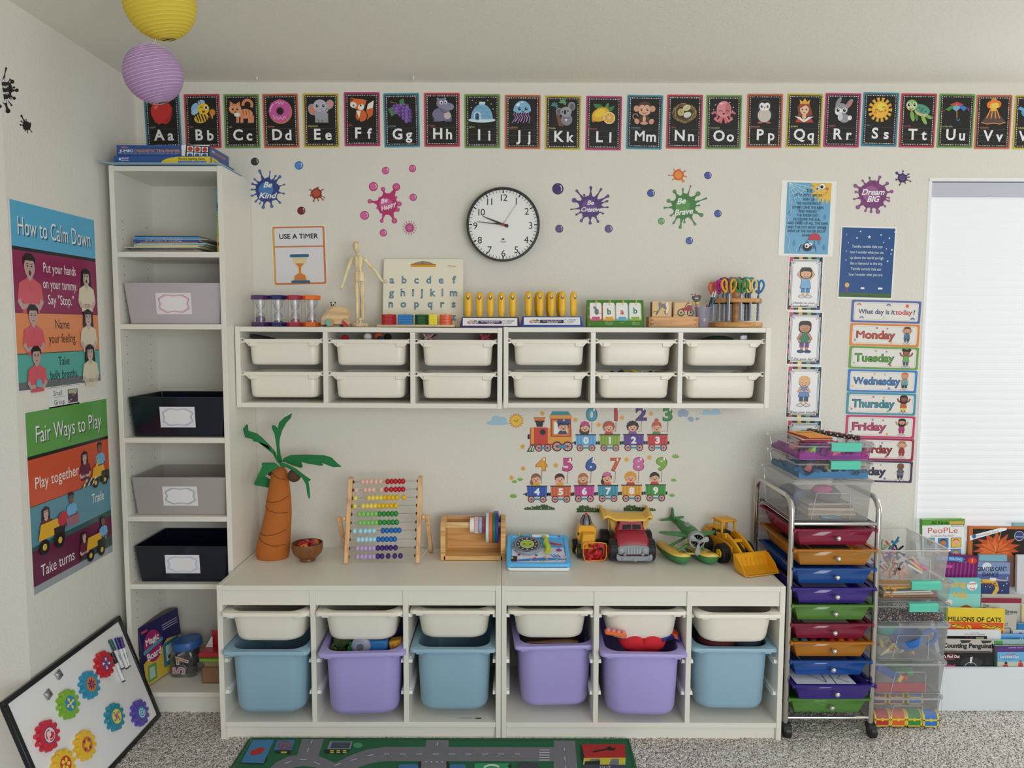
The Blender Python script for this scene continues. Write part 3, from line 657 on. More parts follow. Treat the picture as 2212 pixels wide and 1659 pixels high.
splat('splat_sticker','green splat sticker with the words Be Brave','B2',1775,378,92,[(94,142,9),(72,172,6),(42,165,18),(20,190,9),(4,125,8),(-26,165,16),(-58,172,11),(-88,130,9),(-100,175,12),(-122,160,9),(-145,130,9),(184,158,9),(160,140,15),(122,150,14)],'#2F6A28','#4E7E3C',
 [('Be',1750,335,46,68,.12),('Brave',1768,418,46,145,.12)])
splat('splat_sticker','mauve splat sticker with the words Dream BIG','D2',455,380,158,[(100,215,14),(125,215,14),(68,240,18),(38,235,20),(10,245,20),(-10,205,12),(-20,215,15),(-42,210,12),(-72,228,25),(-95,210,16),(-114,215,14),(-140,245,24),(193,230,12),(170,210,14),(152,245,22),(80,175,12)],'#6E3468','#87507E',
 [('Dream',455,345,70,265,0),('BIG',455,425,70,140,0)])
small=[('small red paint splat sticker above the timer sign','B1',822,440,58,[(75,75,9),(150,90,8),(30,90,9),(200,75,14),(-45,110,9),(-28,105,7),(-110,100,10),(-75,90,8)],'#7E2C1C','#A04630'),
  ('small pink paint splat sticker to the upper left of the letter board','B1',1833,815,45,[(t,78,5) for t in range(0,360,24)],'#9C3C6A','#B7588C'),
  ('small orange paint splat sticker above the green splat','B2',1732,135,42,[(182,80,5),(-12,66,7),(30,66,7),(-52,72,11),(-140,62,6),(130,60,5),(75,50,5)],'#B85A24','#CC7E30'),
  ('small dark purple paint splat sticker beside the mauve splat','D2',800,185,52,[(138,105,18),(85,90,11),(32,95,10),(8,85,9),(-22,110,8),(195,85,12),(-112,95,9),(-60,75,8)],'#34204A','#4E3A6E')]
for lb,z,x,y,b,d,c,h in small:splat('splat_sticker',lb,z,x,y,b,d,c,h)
dots=[('black round dot sticker beside the top of the bookcase','B1',153,96,43,'#1E1D1B','#34322E'),('light blue round dot sticker right of the black one','B1',632,138,46,'#2C5C96','#4A7DB8'),('dark red round dot sticker under the small red splat','B1',658,629,44,'#3E1214','#6A2022'),
  ('pink dot sticker high above the magenta splat, left one','B1',1573,194,40,'#9C2C62','#BC5A8C'),('pink dot sticker high above the magenta splat, right one','B1',1865,171,40,'#9C2C62','#BC5A8C'),('pink dot sticker at the upper left shoulder of the magenta splat','B1',1440,367,49,'#9C2C62','#BC5A8C'),
  ('pink dot sticker right of the magenta splat','B1',1873,484,40,'#9C2C62','#BC5A8C'),('pink dot sticker at the lower left of the magenta splat','B1',1345,680,48,'#9C2C62','#BC5A8C'),('pink dot sticker directly below the magenta splat','B1',1548,870,40,'#9C2C62','#BC5A8C'),
  ('large purple dot sticker just right of the clock','B2',803,242,44,'#2E1C50','#4A3274'),('purple dot sticker low on the right side of the clock','B2',814,550,31,'#34224E','#503C74'),('purple dot sticker below the purple splat on its right','B2',1194,550,31,'#34224E','#503C74'),
  ('navy dot sticker above and right of the green splat','B2',1959,139,29,'#1E2C66','#34468C'),('navy dot sticker left of the green splat','B2',1521,275,30,'#1E2C66','#34468C'),('navy dot sticker to the right of the green splat','B2',2036,433,29,'#1E2C66','#34468C'),
  ('green dot sticker at the lower left of the green splat','B2',1600,492,26,'#2F6A28','#5A9448'),('navy dot sticker below the green splat','B2',1816,642,29,'#1E2C66','#34468C')]
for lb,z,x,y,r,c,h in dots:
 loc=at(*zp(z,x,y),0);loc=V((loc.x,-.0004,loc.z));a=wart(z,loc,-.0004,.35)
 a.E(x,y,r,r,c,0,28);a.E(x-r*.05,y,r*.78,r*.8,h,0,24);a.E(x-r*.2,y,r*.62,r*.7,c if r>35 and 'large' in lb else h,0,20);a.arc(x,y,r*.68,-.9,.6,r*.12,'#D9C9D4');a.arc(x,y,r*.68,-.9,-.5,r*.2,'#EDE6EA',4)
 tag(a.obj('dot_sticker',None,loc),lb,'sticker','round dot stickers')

# ================================================================ wall clock
cc=at(*zp('B2',382,528),0);ck=thing('wall_clock','round black-rimmed wall clock with a white face','clock',(cc.x,-.001,cc.z))
k=mpp(1087,488)*.28029 *.985;Rr=284 *k
MB().lathe([(Rr*.97,0),(Rr*.985,.03),(Rr,.034),(Rr,.042),(Rr*.985,.046),(Rr*.955,.046),(Rr*.94,.036),(Rr*.93,.034)],mat('#14130F',.3),(0,0,0),64,'y',False).obj('rim',ck,smooth=40)
for v in ck.children:v.scale=(1,-1,1)
MB().prism(rr(Rr*1.88,Rr*1.88,Rr*.939,16,0,0,0,'uv'),-.034,-.02,mat('#D8D6CE',.5)).obj('clock_face',ck)
a=lart(.5,-.0345);a.sub(0,0,k)
for i in range(60):
 t=i*pi/30;r1=262;r0=245 if i %5 else 240;a.L([(r0*sin(t),r0*cos(t)),(r1*sin(t),r1*cos(t))],4 if i %5 else 10,'#1A1916');a.w -= LAY
for i,(x,y) in enumerate([(102,183),(183,105),(213,-2),(180,-112),(103,-188),(2,-215),(-105,-188),(-180,-115),(-215,-5),(-175,98),(-107,178),(-2,208)]):
 a.txt(str(i+1),x,y-2,54,'#1A1916',b=0,sp=-.08 if i in (9,10,11) else 0)
a.P([(0,-102),(13,-111),(0,-120),(-13,-111)],'#3A3834');a.R(-26,-126,26,-129,'#7A7870');a.R(-22,-132,22,-134,'#8A8880');a.R(-12,-138,14,-140,'#8A8880');a.obj('dial_print',ck)
mb=MB();z=-.038
def hand(dx,dy,tail,w0,w1,col,yy):
 d=math.hypot(dx,dy);u=(dx/d,dy/d);n=(-u[1],u[0]);P=lambda s,w:(k*(u[0]*s+n[0]*w),k*(u[1]*s+n[1]*w))
 return MB().prism([P(-tail,w0),P(d,w1),P(d,-w1),P(-tail,-w0)],yy,yy-.0015,mat(col,.4))
hand(-155,62,42,10,2,'#1A1916',-.038).obj('hour_hand',ck);hand(-200,20,38,6,1.5,'#1A1916',-.040).obj('minute_hand',ck)
m2=hand(104,155,20,1.3,.8,'#5A1F1C',-.042);m2.lathe([(.006,0),(.006,.004)],mat('#A8231F',.4),(0,-.045,0),16,'y');m2.obj('second_hand',ck)

# ================================================================ USE A TIMER sign
def quad_sheet(name,label,cat,z,cx,cy,w,h,rot,group=None,thick=.0012,sheet='#D5D3D0',r=.004,rough=.35):
 """sheet on the back wall; w,h in crop units; returns thing and an art brush in crop units around the centre, y up"""
 p=zp(z,cx,cy);c0=at(*p,0);k=mpp(*p)*ZM[z][2]
 c=thing(name,label,cat,(c0.x,-.001,c0.z),0,group,(0,-rot,0))
 MB().prism(rr(w*k,h*k,r,3,0,0,0,'uv'),-thick/2,thick/2,mat(sheet,rough)).obj('sheet',c)
 a=lart(rough,-thick/2 -.0002);a.sub(0,0,k);return c,a
c,a=quad_sheet('timer_sign','laminated sign reading USE A TIMER with an hourglass','sign','B1',638,1116,588,640,.02,sheet='#CFCDC8')
a.RR(-283,-312,283,312,22,'#B96C3C');a.RR(-283,-312,-265,290,6,'#BE9430');a.RR(-262,-292,262,295,14,'#C4C4C6');a.R(-262,88,262,104,'#B8704C')
a.txt('USE A TIMER',-2,208,54,'#151515',w=420,b=1)
a.RR(-105,-20,105,14,16,'#2C5878')
a.P([(-82,-22),(82,-22),(72,-75),(35,-120),(18,-158),(40,-195),(78,-225),(85,-275),(-85,-275),(-78,-225),(-40,-195),(-18,-158),(-35,-120),(-72,-75)],'#C8B78E')
a.P([(-48,-85),(48,-85),(12,-125),(10,-190),(55,-215),(68,-270),(-68,-270),(-55,-215),(-10,-190),(-12,-125)],'#B8713A');a.RR(-100,-300,108,-268,16,'#2C5878');a.obj('print',c)
# ================================================================ posters and cards on the right part of the wall
c,a=quad_sheet('rhyme_poster','blue spider rhyme poster with a cartoon sun, white margins','poster','D1',452,568,725,985,-.018,sheet='#D2D1CC')
a.sub(0,0,a.k);a.R(-287,-465,297,468,'#5E93B4')
T=lambda x,y:(x-458,568 -y)
for i in range(12):
 x,y=[(-190,260),(-120,120),(150,130),(230,20),(-240,60),(60,230),(-90,-30),(240,-140),(-160,-330),(10,-320),(170,-310),(240,-380)][i];a.E(x,y,20,30,'#47799C');a.P([(x-14,y+18),(x,y+55),(x+14,y+18)],'#47799C')
a.P([(55,468),(297,468),(297,190),(270,255),(245,185),(225,265),(185,195),(180,275),(120,200),(135,290),(60,250),(110,320),(0,300),(85,360),(0,410),(80,420),(10,455)],'#C9A33E')
for x,y,r in ((118,395,28),(175,420,42)):a.E(x,y,r,WH);a.E(x-6,y-4,r*.5,K1);a.ring(x,y,r*.95,r*1.05,'#5A5040')
a.E(240,392,20,'#B2572E');a.arc(190,370,55,-1.6,.1,6,'#A04E2A')
for t in (-.02,-.25,-.5,-.75,-1.05,-1.35):a.L([(-265,460),(-265 +270 *cos(t-.15),460 +270 *sin(t-.15))],5,'#B9CFDA')
for r in (90,150,210):a.arc(-265,460,r,-1.5,-.12,4,'#B9CFDA',7)
a.L([(-220,230),(-215,150),(-230,60),(-270,30),(-250,-20),(-262,-90),(-270,-200),(-235,-245),(-225,-300),(-235,-380),(-205,-460)],4,'#C3D6DE')
a.L([(-130,-440),(-120,-370),(-70,-330),(-20,-345)],4,'#C3D6DE')
for st,x,y,wd in [('THE',465,205,80),('ITSY BITSY SPIDER',465,262,350),('WENT UP',465,317,155),('THE WATER SPOUT,',468,370,335),('DOWN CAME THE RAIN,',458,422,425),('AND WASHED',460,473,235),('THE SPIDER OUT,',465,525,300),('OUT CAME THE SUN,',452,577,365),('AND DRIED UP ALL THE RAIN',465,628,540),('AND THE ITSY BITSY SPIDER',455,682,525),('WENT UP THE WATER SPOUT',452,733,505),('AGAIN.',458,785,125)]:
 a.txt(st,*T(x,y),36 if st != 'THE' else 42,'#16202A',w=wd)
for s in (-1,1):
 for j in range(3):a.L([T(480 +s*40,930 +j*15),T(480 +s*(90 +j*8),905 +j*20),T(480 +s*(105 +5 *j),960 +j*26)],5,K1)
a.E(*T(475,940),60,58,K1);a.E(*T(470,922),32,WH);a.E(*T(512,905),22,WH);a.E(*T(462,928),14,K1);a.E(*T(508,910),9,K1)
a.P([T(568 +85 *cos(t),850 -92 *sin(t)) for t in [pi*i/12 for i in range(13)]],'#A03040');a.L([T(568,860),T(560,950)],6,'#3A5A5A');a.obj('print',c)

c,a=quad_sheet('rhyme_poster','dark blue night-sky rhyme poster with white stars','poster','D2',385,1168,640,830,-.02,sheet='#D2D1CC')
a.R(-305,-370,305,400,'#1E4478');a.R(-305,-395,305,-345,'#39582F');T=lambda x,y:(x-385,1168 -y)
for x,y,r in [(133,850,5),(292,810,8),(530,845,8),(688,808,8),(255,885,9),(628,880,9),(566,928,7),(157,942,6),(600,1002,6),(665,1012,10),(657,1058,7),(141,1037,6),(142,1140,6),(624,1142,9)]:a.E(*T(x,y),r,'#D5D8DC',0,6)
a.P([(11 +(24 if i %2 == 0 else 9)*cos(pi/2 +i*pi/5),296 +(24 if i %2 == 0 else 9)*sin(pi/2 +i*pi/5)) for i in range(10)],'#D9DCDC')
for j,(st,wd) in enumerate([('Twinkle twinkle little star',355),('how I wonder what you are.',395),('up above the world so high',390),('like a diamond in the sky.',380),('Twinkle twinkle little star',355),('how I wonder what you are.',395)]):a.txt(st,-5,188 -j*64,34,'#C9D2DC',w=wd)
a.E(*T(170,1425),26,28,'#C79A6A');a.R(-222,-290,-208,-335,'#A03040')
for x in (340,362,540,555,572):a.E(*T(x,1458),12,'#D5D8DC')
a.obj('print',c)

# action cards
def kid(a,x,y,s,skin,hair,top,bottom,pose,hstyle,shoe='#B9B9BC'):
 """small cartoon child, s = total height"""
 u=s/10
 a.R(x-1.5 *u,y-3.4 *u,x-.1 *u,y-1.6 *u,bottom);a.R(x+.1 *u,y-3.4 *u,x+1.5 *u,y-1.6 *u,bottom)
 a.R(x-1.2 *u,y-4.3 *u,x-.3 *u,y-3.3 *u,skin);a.R(x+.3 *u,y-4.3 *u,x+1.2 *u,y-3.3 *u,skin)
 a.E(x-1.1 *u,y-4.6 *u,1.15 *u,.55 *u,K1);a.E(x+1.1 *u,y-4.6 *u,1.15 *u,.55 *u,K1);a.E(x-1.1 *u,y-4.6 *u,1.0 *u,.45 *u,shoe);a.E(x+1.1 *u,y-4.6 *u,1.0 *u,.45 *u,shoe)
 a.P([(x-1.2 *u,y+1.5 *u),(x+1.2 *u,y+1.5 *u),(x+1.9 *u,y-1.9 *u),(x-1.9 *u,y-1.9 *u)],K1);a.P([(x-1.1 *u,y+1.4 *u),(x+1.1 *u,y+1.4 *u),(x+1.75 *u,y-1.8 *u),(x-1.75 *u,y-1.8 *u)],top)
 for q in (-1,1):
  if pose == 'up':pts=[(x+q*1.0 *u,y+1.0 *u),(x+q*2.6 *u,y+2.6 *u),(x+q*1.0 *u,y+4.8 *u)]
  elif pose == 'wave':pts=[(x+q*1.0 *u,y+1.0 *u),(x+q*2.8 *u,y+1.8 *u),(x+q*3.4 *u,y+3.2 *u)]
  elif pose == 'down':pts=[(x+q*1.0 *u,y+1.1 *u),(x+q*2.1 *u,y-.6 *u),(x+q*1.2 *u,y-1.6 *u)]
  else:pts=[(x+q*1.0 *u,y+1.1 *u),(x+q*1.9 *u,y-.1 *u),(x+q*.3 *u,y+.1 *u)]
  a.L(pts,.85 *u,K1);a.L(pts,.65 *u,skin)
 if hstyle == 'bob':a.RR(x-2.0 *u,y+1.3 *u,x+2.0 *u,y+5.0 *u,1.2 *u,hair)
 if hstyle == 'long':a.RR(x-2.1 *u,y+.4 *u,x+2.1 *u,y+5.0 *u,1.4 *u,hair)
 if hstyle == 'buns':a.E(x-1.6 *u,y+4.6 *u,.9 *u,hair);a.E(x+1.6 *u,y+4.6 *u,.9 *u,hair)
 a.E(x,y+3.0 *u,1.85 *u,1.75 *u,K1);a.E(x,y+3.0 *u,1.72 *u,1.62 *u,skin)
 if hstyle != 'bald':a.P([(x-1.8 *u,y+3.2 *u),(x-1.75 *u,y+4.2 *u),(x-.9 *u,y+4.95 *u),(x+.9 *u,y+4.95 *u),(x+1.75 *u,y+4.2 *u),(x+1.8 *u,y+3.2 *u),(x+.9 *u,y+3.7 *u),(x-.9 *u,y+3.7 *u)],hair)
 a.E(x-.6 *u,y+2.75 *u,.14 *u,K1);a.E(x+.6 *u,y+2.75 *u,.14 *u,K1);a.arc(x,y+2.5 *u,.7 *u,pi*1.15,pi*1.85,.15 *u,'#5A2018',6)
def action(cx,cy,h,label,lines,k):
 c,a=quad_sheet('action_card',label,'card','D3',cx,cy,330,h,-.018,'action cards in a column',sheet='#D2D1CE',r=.002)
 H=h/2;w=155
 a.R(-w,-H+12,w,H-10,'#17161A')
 for i,col in enumerate(['#A83E5C','#C68A34','#6E9A48','#2F7088']):x=-w+5 +i*82;a.R(x-(5 if i == 0 else 0),H-35 if i else H-60,x+36,H-10,col)
 for i,col in enumerate(['#A83E3E','#C6B53C','#3F7E50','#2F4E88']):x=-w+20 +i*82;a.R(x,-H+12,x+38,-H+34,col)
 for i in range(4):a.R(-w,H-140 -i*85,-w+14,H-95 -i*85,'#A83E5C');a.R(w-10,H-160 -i*85,w,H-110 -i*85,'#2F5A78')
 def fr(x,y,n,col):a.P([(-x+n,y),(x-n,y),(x-n,y-n),(x,y-n),(x,-y+n),(x-n,-y+n),(x-n,-y),(-x+n,-y),(-x+n,-y+n),(-x,-y+n),(-x,y-n),(-x+n,y-n)],col)
 fr(142,H-32,20,'#D5D4D2');fr(136,H-38,20,'#17161A');fr(131,H-43,20,'#D5D4D2');fr(124,H-50,20,'#2A3A4A');fr(121,H-53,20,'#D0CFD0')
 k(a)
 for j,(st,wd) in enumerate(lines):a.txt(st,0,-H+(78 if len(lines)>1 else 62)-j*28,22,'#2A2A2E',w=wd)
 a.obj('print',c)
action(299,318,516,'action card reading Hands on your head, topmost of the column',[('Hands on your',200),('head!',75)],lambda a:kid(a,5,10,285,'#C79A7A','#3A3028','#6E9AC0','#3F74A0','up','bob'))
action(294,835,508,'action card with a child in a green top, reading Pat your lap',[('Pat your lap!',178)],lambda a:kid(a,0,15,300,'#A8775C','#1E1C1C','#2F6A4C','#5A3A74','down','bob','#2C3E68'))
action(288,1342,500,'action card with a child in blue clothes, reading Clap your hands',[('Clap your hands!',228)],lambda a:kid(a,0,10,290,'#C79A7A','#C79A62','#5A7AA8','#34465C','clap','short'))
action(283,1850,500,'lowest action card of the column, nearly hidden behind the stacked clear bins',[('Stomp!',90)],lambda a:kid(a,0,10,290,'#A8775C','#1E1C1C','#A83E3E','#34465C','clap','short'))

# weekday cards
DAYS=[('question',409,132,592,190,'#4E5C94','What day is it today?',None),('Monday',397,331,592,190,'#C5772E','Monday','#A8443A'),('Tuesday',389,527,592,192,'#5E8E3C','Tuesday','#4E8A34'),('Wednesday',377,724,592,192,'#2F70B0','Wednesday','#3A6A9C'),
  ('Thursday',367,918,592,188,'#3A8496','Thursday','#2F7C8C'),('Friday',360,1113,590,192,'#B03464','Friday','#A83A5E'),('Saturday',352,1305,588,190,'#8A2240','Saturday','#8A2A30'),('Sunday',340,1493,588,186,'#3E3450','Sunday','#34304A')]
KD=[None,('#B98A6E','#5A3E2C','#3F6A88','#2A4A5A','up','short'),('#8A5A40','#2A1E18','#5E9A50','#3E4470','wave','buns'),('#B98A6E','#B8683A','#4A9098','#24364E','clap','short'),('#7E5038','#241A16','#A85A34','#C2B04A','wave','long'),('#B5866A','#14120F','#A03064','#8A2450','wave','long'),('#C2957A','#9A6238','#8A2A30','#8A2A30','up','short'),('#6A4A38','#241A16','#5A647E','#1E1C22','clap','bald')]
for i,(nm,x,y,w,h,col,st,tc) in enumerate(DAYS):
 lb='blue-bordered card asking What day is it today, topmost of the column' if i == 0 else 'weekday card reading %s, in the column beside the window' %nm
 c,a=quad_sheet('weekday_card',lb,'card','D4',x,y,w,h,-.024,'weekday cards',sheet=col,r=.005)
 W,H=w/2,h/2;a.RR(-W+20,-H+16,W-20,H-16,16,'#C9C6C0');a.frame(-W+28,-H+24,W-28,H-24,2,'#9A968E')
 if i == 0:
  a.txt('What day is it',-80,0,42,'#34405E',w=310,b=1);a.txt('today',152,0,42,'#A8343A',w=140,b=1);a.txt('?',240,0,42,'#34405E',b=1)
  for x,y,cc_ in ((-232,55,'#B5626A'),(18,55,'#5A6A94'),(-205,-55,'#6A7AA4'),(230,-58,'#4A6AA4')):a.ring(x,y-6,10,20,cc_,8,0,pi);a.ring(x,y-6,4,8,'#B98A5A',6,0,pi)
  a.E(178,52,14,'#C0563A',0,8);a.E(-15,-50,7,'#B9A070')
 else:
  ln={6:325,7:325,9:390,8:350}.get(len(st),330);ln={'Friday':285,'Sunday':300,'Saturday':345}.get(st,ln)
  a.txt(st,-W+52 +ln/2,2,68,'#2A2A30',w=ln+6,b=2);a.txt(st,-W+52 +ln/2,2,66,tc,w=ln,b=1)
  for x,y,q in ((-W+45,-48,9),(20,55,8),(60,-62,11),(-70,58,9)):a.E(x,y,q,('#C29A48','#B5626A','#6A7AA4','#8AA46A')[(i+int(q)) %4],0,6)
  kid(a,190 -(8 if i == 5 else 0),0,158 if i not in (1,5,6) else 150,*KD[i])
 a.obj('print',c)

# ================================================================ number train stickers, drawn on the wall
def decal(name,label,cx,cy,group='number train stickers',y=-.0004):
 loc=at(*zp('B8',cx,cy),0);loc=V((loc.x,y,loc.z));a=wart('B8',loc,y,.45);return loc,a,lambda:tag(a.obj(name,None,loc),label,'sticker',group)
def wheel(a,x,y,r):
 a.E(x,y,r,'#17141A',0,20);a.E(x,y,r*.76,'#C98E8C',0,18)
 for i in range(8):t=i*pi/4;a.L([(x,y),(x+r*.74 *cos(t),y+r*.74 *sin(t))],r*.09,'#7E2A2C');a.w -= LAY
 a.w += LAY;a.E(x,y,r*.2,'#17141A',0,8)
def face(a,x,y,s,skin,hair,st,cap=None):
 if st == 'long':a.E(x-s*.1,y+s*.75,s*1.05,s*1.0,hair)
 if st == 'curly':
  for i in range(12):t=i*pi/6;a.E(x+s*.95 *cos(t),y-s*.15 +s*.85 *sin(t),s*.38,s*.36,hair,0,8)
 if st == 'tail':a.E(x-s*.9,y+s*.8,s*.35,s*.6,hair)
 if st == 'bun':a.E(x,y-s*1.4,s*.45,hair);a.E(x,y-s*.3,s*1.02,s*.95,hair)
 a.E(x,y-s*.12,s*1.05,s*.98,hair);a.E(x,y+s*.15,s*.88,s*.8,skin);a.P([(x-s*.9,y),(x-s*.8,y-s*.7),(x,y-s*1.0),(x+s*.85,y-s*.7),(x+s*.9,y-s*.05),(x+s*.3,y-s*.4),(x-s*.4,y-s*.2)],hair)
 if cap:a.P([(x-s,y-s*.35),(x-s*.8,y-s),(x,y-s*1.3),(x+s*.8,y-s),(x+s,y-s*.35)],cap)
 for q in (-1,1):a.E(x+q*s*.35,y+s*.15,s*.1,s*.13,K1,0,8)
 a.P([(x-s*.3,y+s*.42),(x+s*.35,y+s*.42),(x+s*.02,y+s*.75)],'#6A1E1E');a.E(x-s*.6,y+s*.42,s*.14,s*.1,'#C0705E',0,8)
def carriage(n,x0,y0,col,dark,hair,st,shirt,cap,balloon,bcol,bdark,skin='#C99A80'):
 cx=x0+95;nm=['light blue','lime green','purple','red','dark blue','orange','pink','teal','yellow','green'][n]
 loc,a,fin=decal('train_sticker','%s train carriage sticker numbered %d with a child holding a balloon' %(nm,n),cx,y0+50)
 bx_,by=balloon;hx,hy=x0+85,y0-65
 a.L([(bx_+3,by+60),(bx_-2,y0-18)],5,'#6A4A3E')
 if n != 0 or 1:a.txt(str(n),bx_,by,118,bdark,w=100 if n not in (1,7) else 88,b=2);a.txt(str(n),bx_,by,110,bcol,w=90 if n not in (1,7) else 78,b=1);a.E(bx_+22,by-42,8,14,'#E0DCD8');a.w += 0
 a.P([(hx-30,y0-32),(hx+30,y0-32),(hx+40,y0+2),(hx-40,y0+2)],shirt);a.L([(hx+22,y0-22),(bx_-2,y0-30)],8,skin); 
 if st != 'long':a.L([(hx-22,y0-22),(hx-50,y0-40)],8,skin)
 face(a,hx,hy,44,skin,hair,st,cap)
 a.R(x0-12,y0+65,x0+4,y0+95,'#17141A');a.R(x0+186,y0+65,x0+203,y0+95,'#17141A');a.R(x0-32,y0+74,x0-10,y0+84,'#17141A')
 a.P([(x0+2,y0+2),(x0+188,y0+2),(x0+183,y0+104),(x0+8,y0+104)],col)
 for i in range(6):q=x0+14 +i*28;a.R(q,y0+6,q+14,y0+102,dark)
 a.R(x0-2,y0,x0+190,y0+9,'#17141A');a.txt(str(n),x0+95,y0+54,60,'#DAD8D4',w=46,b=2)
 wheel(a,x0+42,y0+125,32);wheel(a,x0+150,y0+125,32);a.R(x0+55,y0+118,x0+137,y0+132,'#2F7A8C');fin()
cs=[(865,290,'#5C9CC8','#4A86B4','#3A241C','long','#3A8A94','#A83A6E',(1013,105),'#3A8AA0','#1E5C74'),(1085,290,'#7E9E34','#6C8C2C','#9C4A34','curly','#A8382E',None,(1235,102),'#A8302C','#7A1C1C'),
 (1304,288,'#553A84','#452C72','#14110F','curly','#6A4A8C',None,(1468,100),'#4A2868','#2E1648'),(1524,288,'#B8343A','#A02A30','#A84E3C','bun','#4A7A3C',None,(1712,105),'#2F7A3A','#1E5A28'),
 (416,762,'#2A50A0','#22428A','#7A5238','tail','#C0902C',None,(553,562),'#C58C2C','#A06A1C'),(634,762,'#C0603A','#A84E2C','#3A1E18','short','#C0902C',None,(792,565),'#B03A78','#8A2458'),
 (850,758,'#B03A84','#982C70','#9A5E3C','long','#B03A5A',None,(1005,563),'#2A4C90','#1C346C'),(1068,755,'#3A8A9C','#2C7688','#241816','tail','#B0502C','#B05A84',(1228,565),'#B8502C','#8E3A1C'),
 (1286,753,'#C8942C','#B07E22','#C0852C','curly','#A8382E',None,(1443,560),'#B85A90','#964070'),(1506,750,'#3E8A38','#30762C','#14110F','short','#A8302C',None,(1656,560),'#6E9A2C','#4E7A1C')]
for i,q in enumerate(cs):carriage(i,q[0],q[1],q[2],q[3],q[4],q[5],q[6],q[7],q[8],q[9],q[10])
loc,a,fin=decal('train_sticker','red and yellow steam engine sticker with its driver in the cab window',640,300)
a.P([(497,165),(573,165),(560,222),(508,222)],'#17141A');a.R(490,160,580,178,'#17141A');a.P([(480,138),(588,138),(578,164),(490,164)],'#C5702E');a.R(480,134,588,142,'#A0561E')
a.R(440,290,460,330,'#2F7A8C');a.RR(424,290,442,335,6,'#17141A');a.RR(446,226,612,384,14,'#B03428');a.RR(456,226,484,384,6,'#C8862C');a.R(610,236,832,384,'#C58A30');a.R(634,130,824,314,'#A82E28');a.R(650,160,808,302,'#C58A30');a.R(666,176,790,288,'#D8D6D2')
for i in range(10):a.E(657,168 +i*14,3,K1,0,6);a.E(800,168 +i*14,3,K1,0,6)
for i in range(9):a.E(668 +i*15,295,3,K1,0,6)
a.P([(652,80),(798,80),(824,118),(634,118)],'#2F7A8C');a.RR(626,114,832,146,6,'#C58A30')
a.P([(700,288),(790,288),(775,255),(720,255)],'#2A3458');face(a,752,215,48,'#C99A80','#241A18','short');a.E(757,178,64,30,'#2A3A70');a.L([(700,192),(812,196)],12,'#17141A');a.E(758,160,10,'#C59A3A')
a.E(564,270,26,'#17141A');a.R(446,378,832,392,'#A82E28')
a.P([(455,388),(495,388),(478,450),(418,450)],'#17141A');a.P([(458,396),(468,396),(448,442),(434,442)],'#BDB8B0');a.P([(476,396),(487,396),(472,442),(458,442)],'#BDB8B0')
wheel(a,528,415,35);wheel(a,608,415,35);wheel(a,695,402,46);wheel(a,792,402,46);a.R(540,408,600,424,'#2F7A8C');a.R(705,388,782,416,'#2F7A8C');a.R(834,366,856,374,'#17141A');fin()
loc,a,fin=decal('sun_sticker','smiling yellow sun sticker left of the steam engine',320,165)
for i in range(16):t=i*pi/8;a.P([(320 +52 *cos(t-.17),165 +52 *sin(t-.17)),(320 +72 *cos(t),165 +72 *sin(t)),(320 +52 *cos(t+.17),165 +52 *sin(t+.17))],'#C0722E')
a.E(320,165,56,'#C48A2C');a.E(320,165,48,'#D2AC34');a.E(306,162,5,K1);a.E(334,160,5,K1);a.arc(320,166,10,.2,2.9,4,'#5A2A18');fin()
def cloud(label,x,y,bl,c='#8FAFBE'):
 loc,a,fin=decal('cloud_sticker',label,x,y)
 for px,py,rx,ry in bl:a.E(px,py,rx,ry,c)
 fin()
cloud('pale blue cloud sticker at the left end of the train',150,165,[(150,190,105,16),(135,155,45,38),(195,162,38,34),(95,185,40,20)])
cloud('grey blue smoke cloud sticker, the largest puff behind the red carriage',1853,95,[(1853,90,38,34),(1830,110,26,22),(1876,112,24,20),(1820,85,16,16),(1888,92,18,18)],'#8495A8')
cloud('grey blue smoke puff sticker, the middle one',1923,150,[(1923,148,28,20),(1906,148,14,14),(1930,162,18,14)],'#8495A8');cloud('grey blue smoke puff sticker, the smallest one',1984,147,[(1984,147,18,12),(1980,150,10,14)],'#8495A8')
cloud('pale blue cloud sticker at the right end, half under the wall rack',2110,95,[(2110,98,105,14),(2070,82,35,20),(2150,78,45,24)])
for i,(x,y) in enumerate([(560,97),(862,157),(1078,203),(1292,137),(1557,100),(378,403),(383,604),(684,576),(1334,522),(1543,503),(276,690)]):
 loc,a,fin=decal('flower_sticker','small yellow flower sticker ' +['above the engine chimney','between the engine cab and the blue zero balloon','under and right of the blue zero balloon','right of the red balloon','between the purple and green balloons','in front of the engine cowcatcher','left of the yellow balloon','left of the magenta balloon','between the orange and pink balloons','between the pink and lime balloons','beside the left tuft of leaves'][i],x,y,'flower stickers around the train')
 for j in range(5):t=j*2 *pi/5 -pi/2;a.E(x+13 *cos(t),y+13 *sin(t),10,'#C79A4A',0,10)
 a.E(x,y,8,'#B8863A',0,10);fin()
for i,(x,y,s) in enumerate([(1783,498,42),(303,728,30),(355,708,32),(293,862,42),(1766,715,33),(1751,855,34)]):
 loc,a,fin=decal('leaf_sticker','green leaf tuft sticker ' +['at the upper right of the train','left of the train, lower of the touching pair','left of the train, upper of the touching pair','low beside the dark blue carriage','right of the child on the green carriage','right of the wheels of the green carriage'][i],x,y,'leaf tuft stickers')
 for t in (-2.6,-2.1,-1.57,-1.0,-.5):a.E(x+s*.5 *cos(t),y+s*.3 +s*.5 *sin(t),s*.5,s*.18,'#6E9A44',t,10)
 fin()
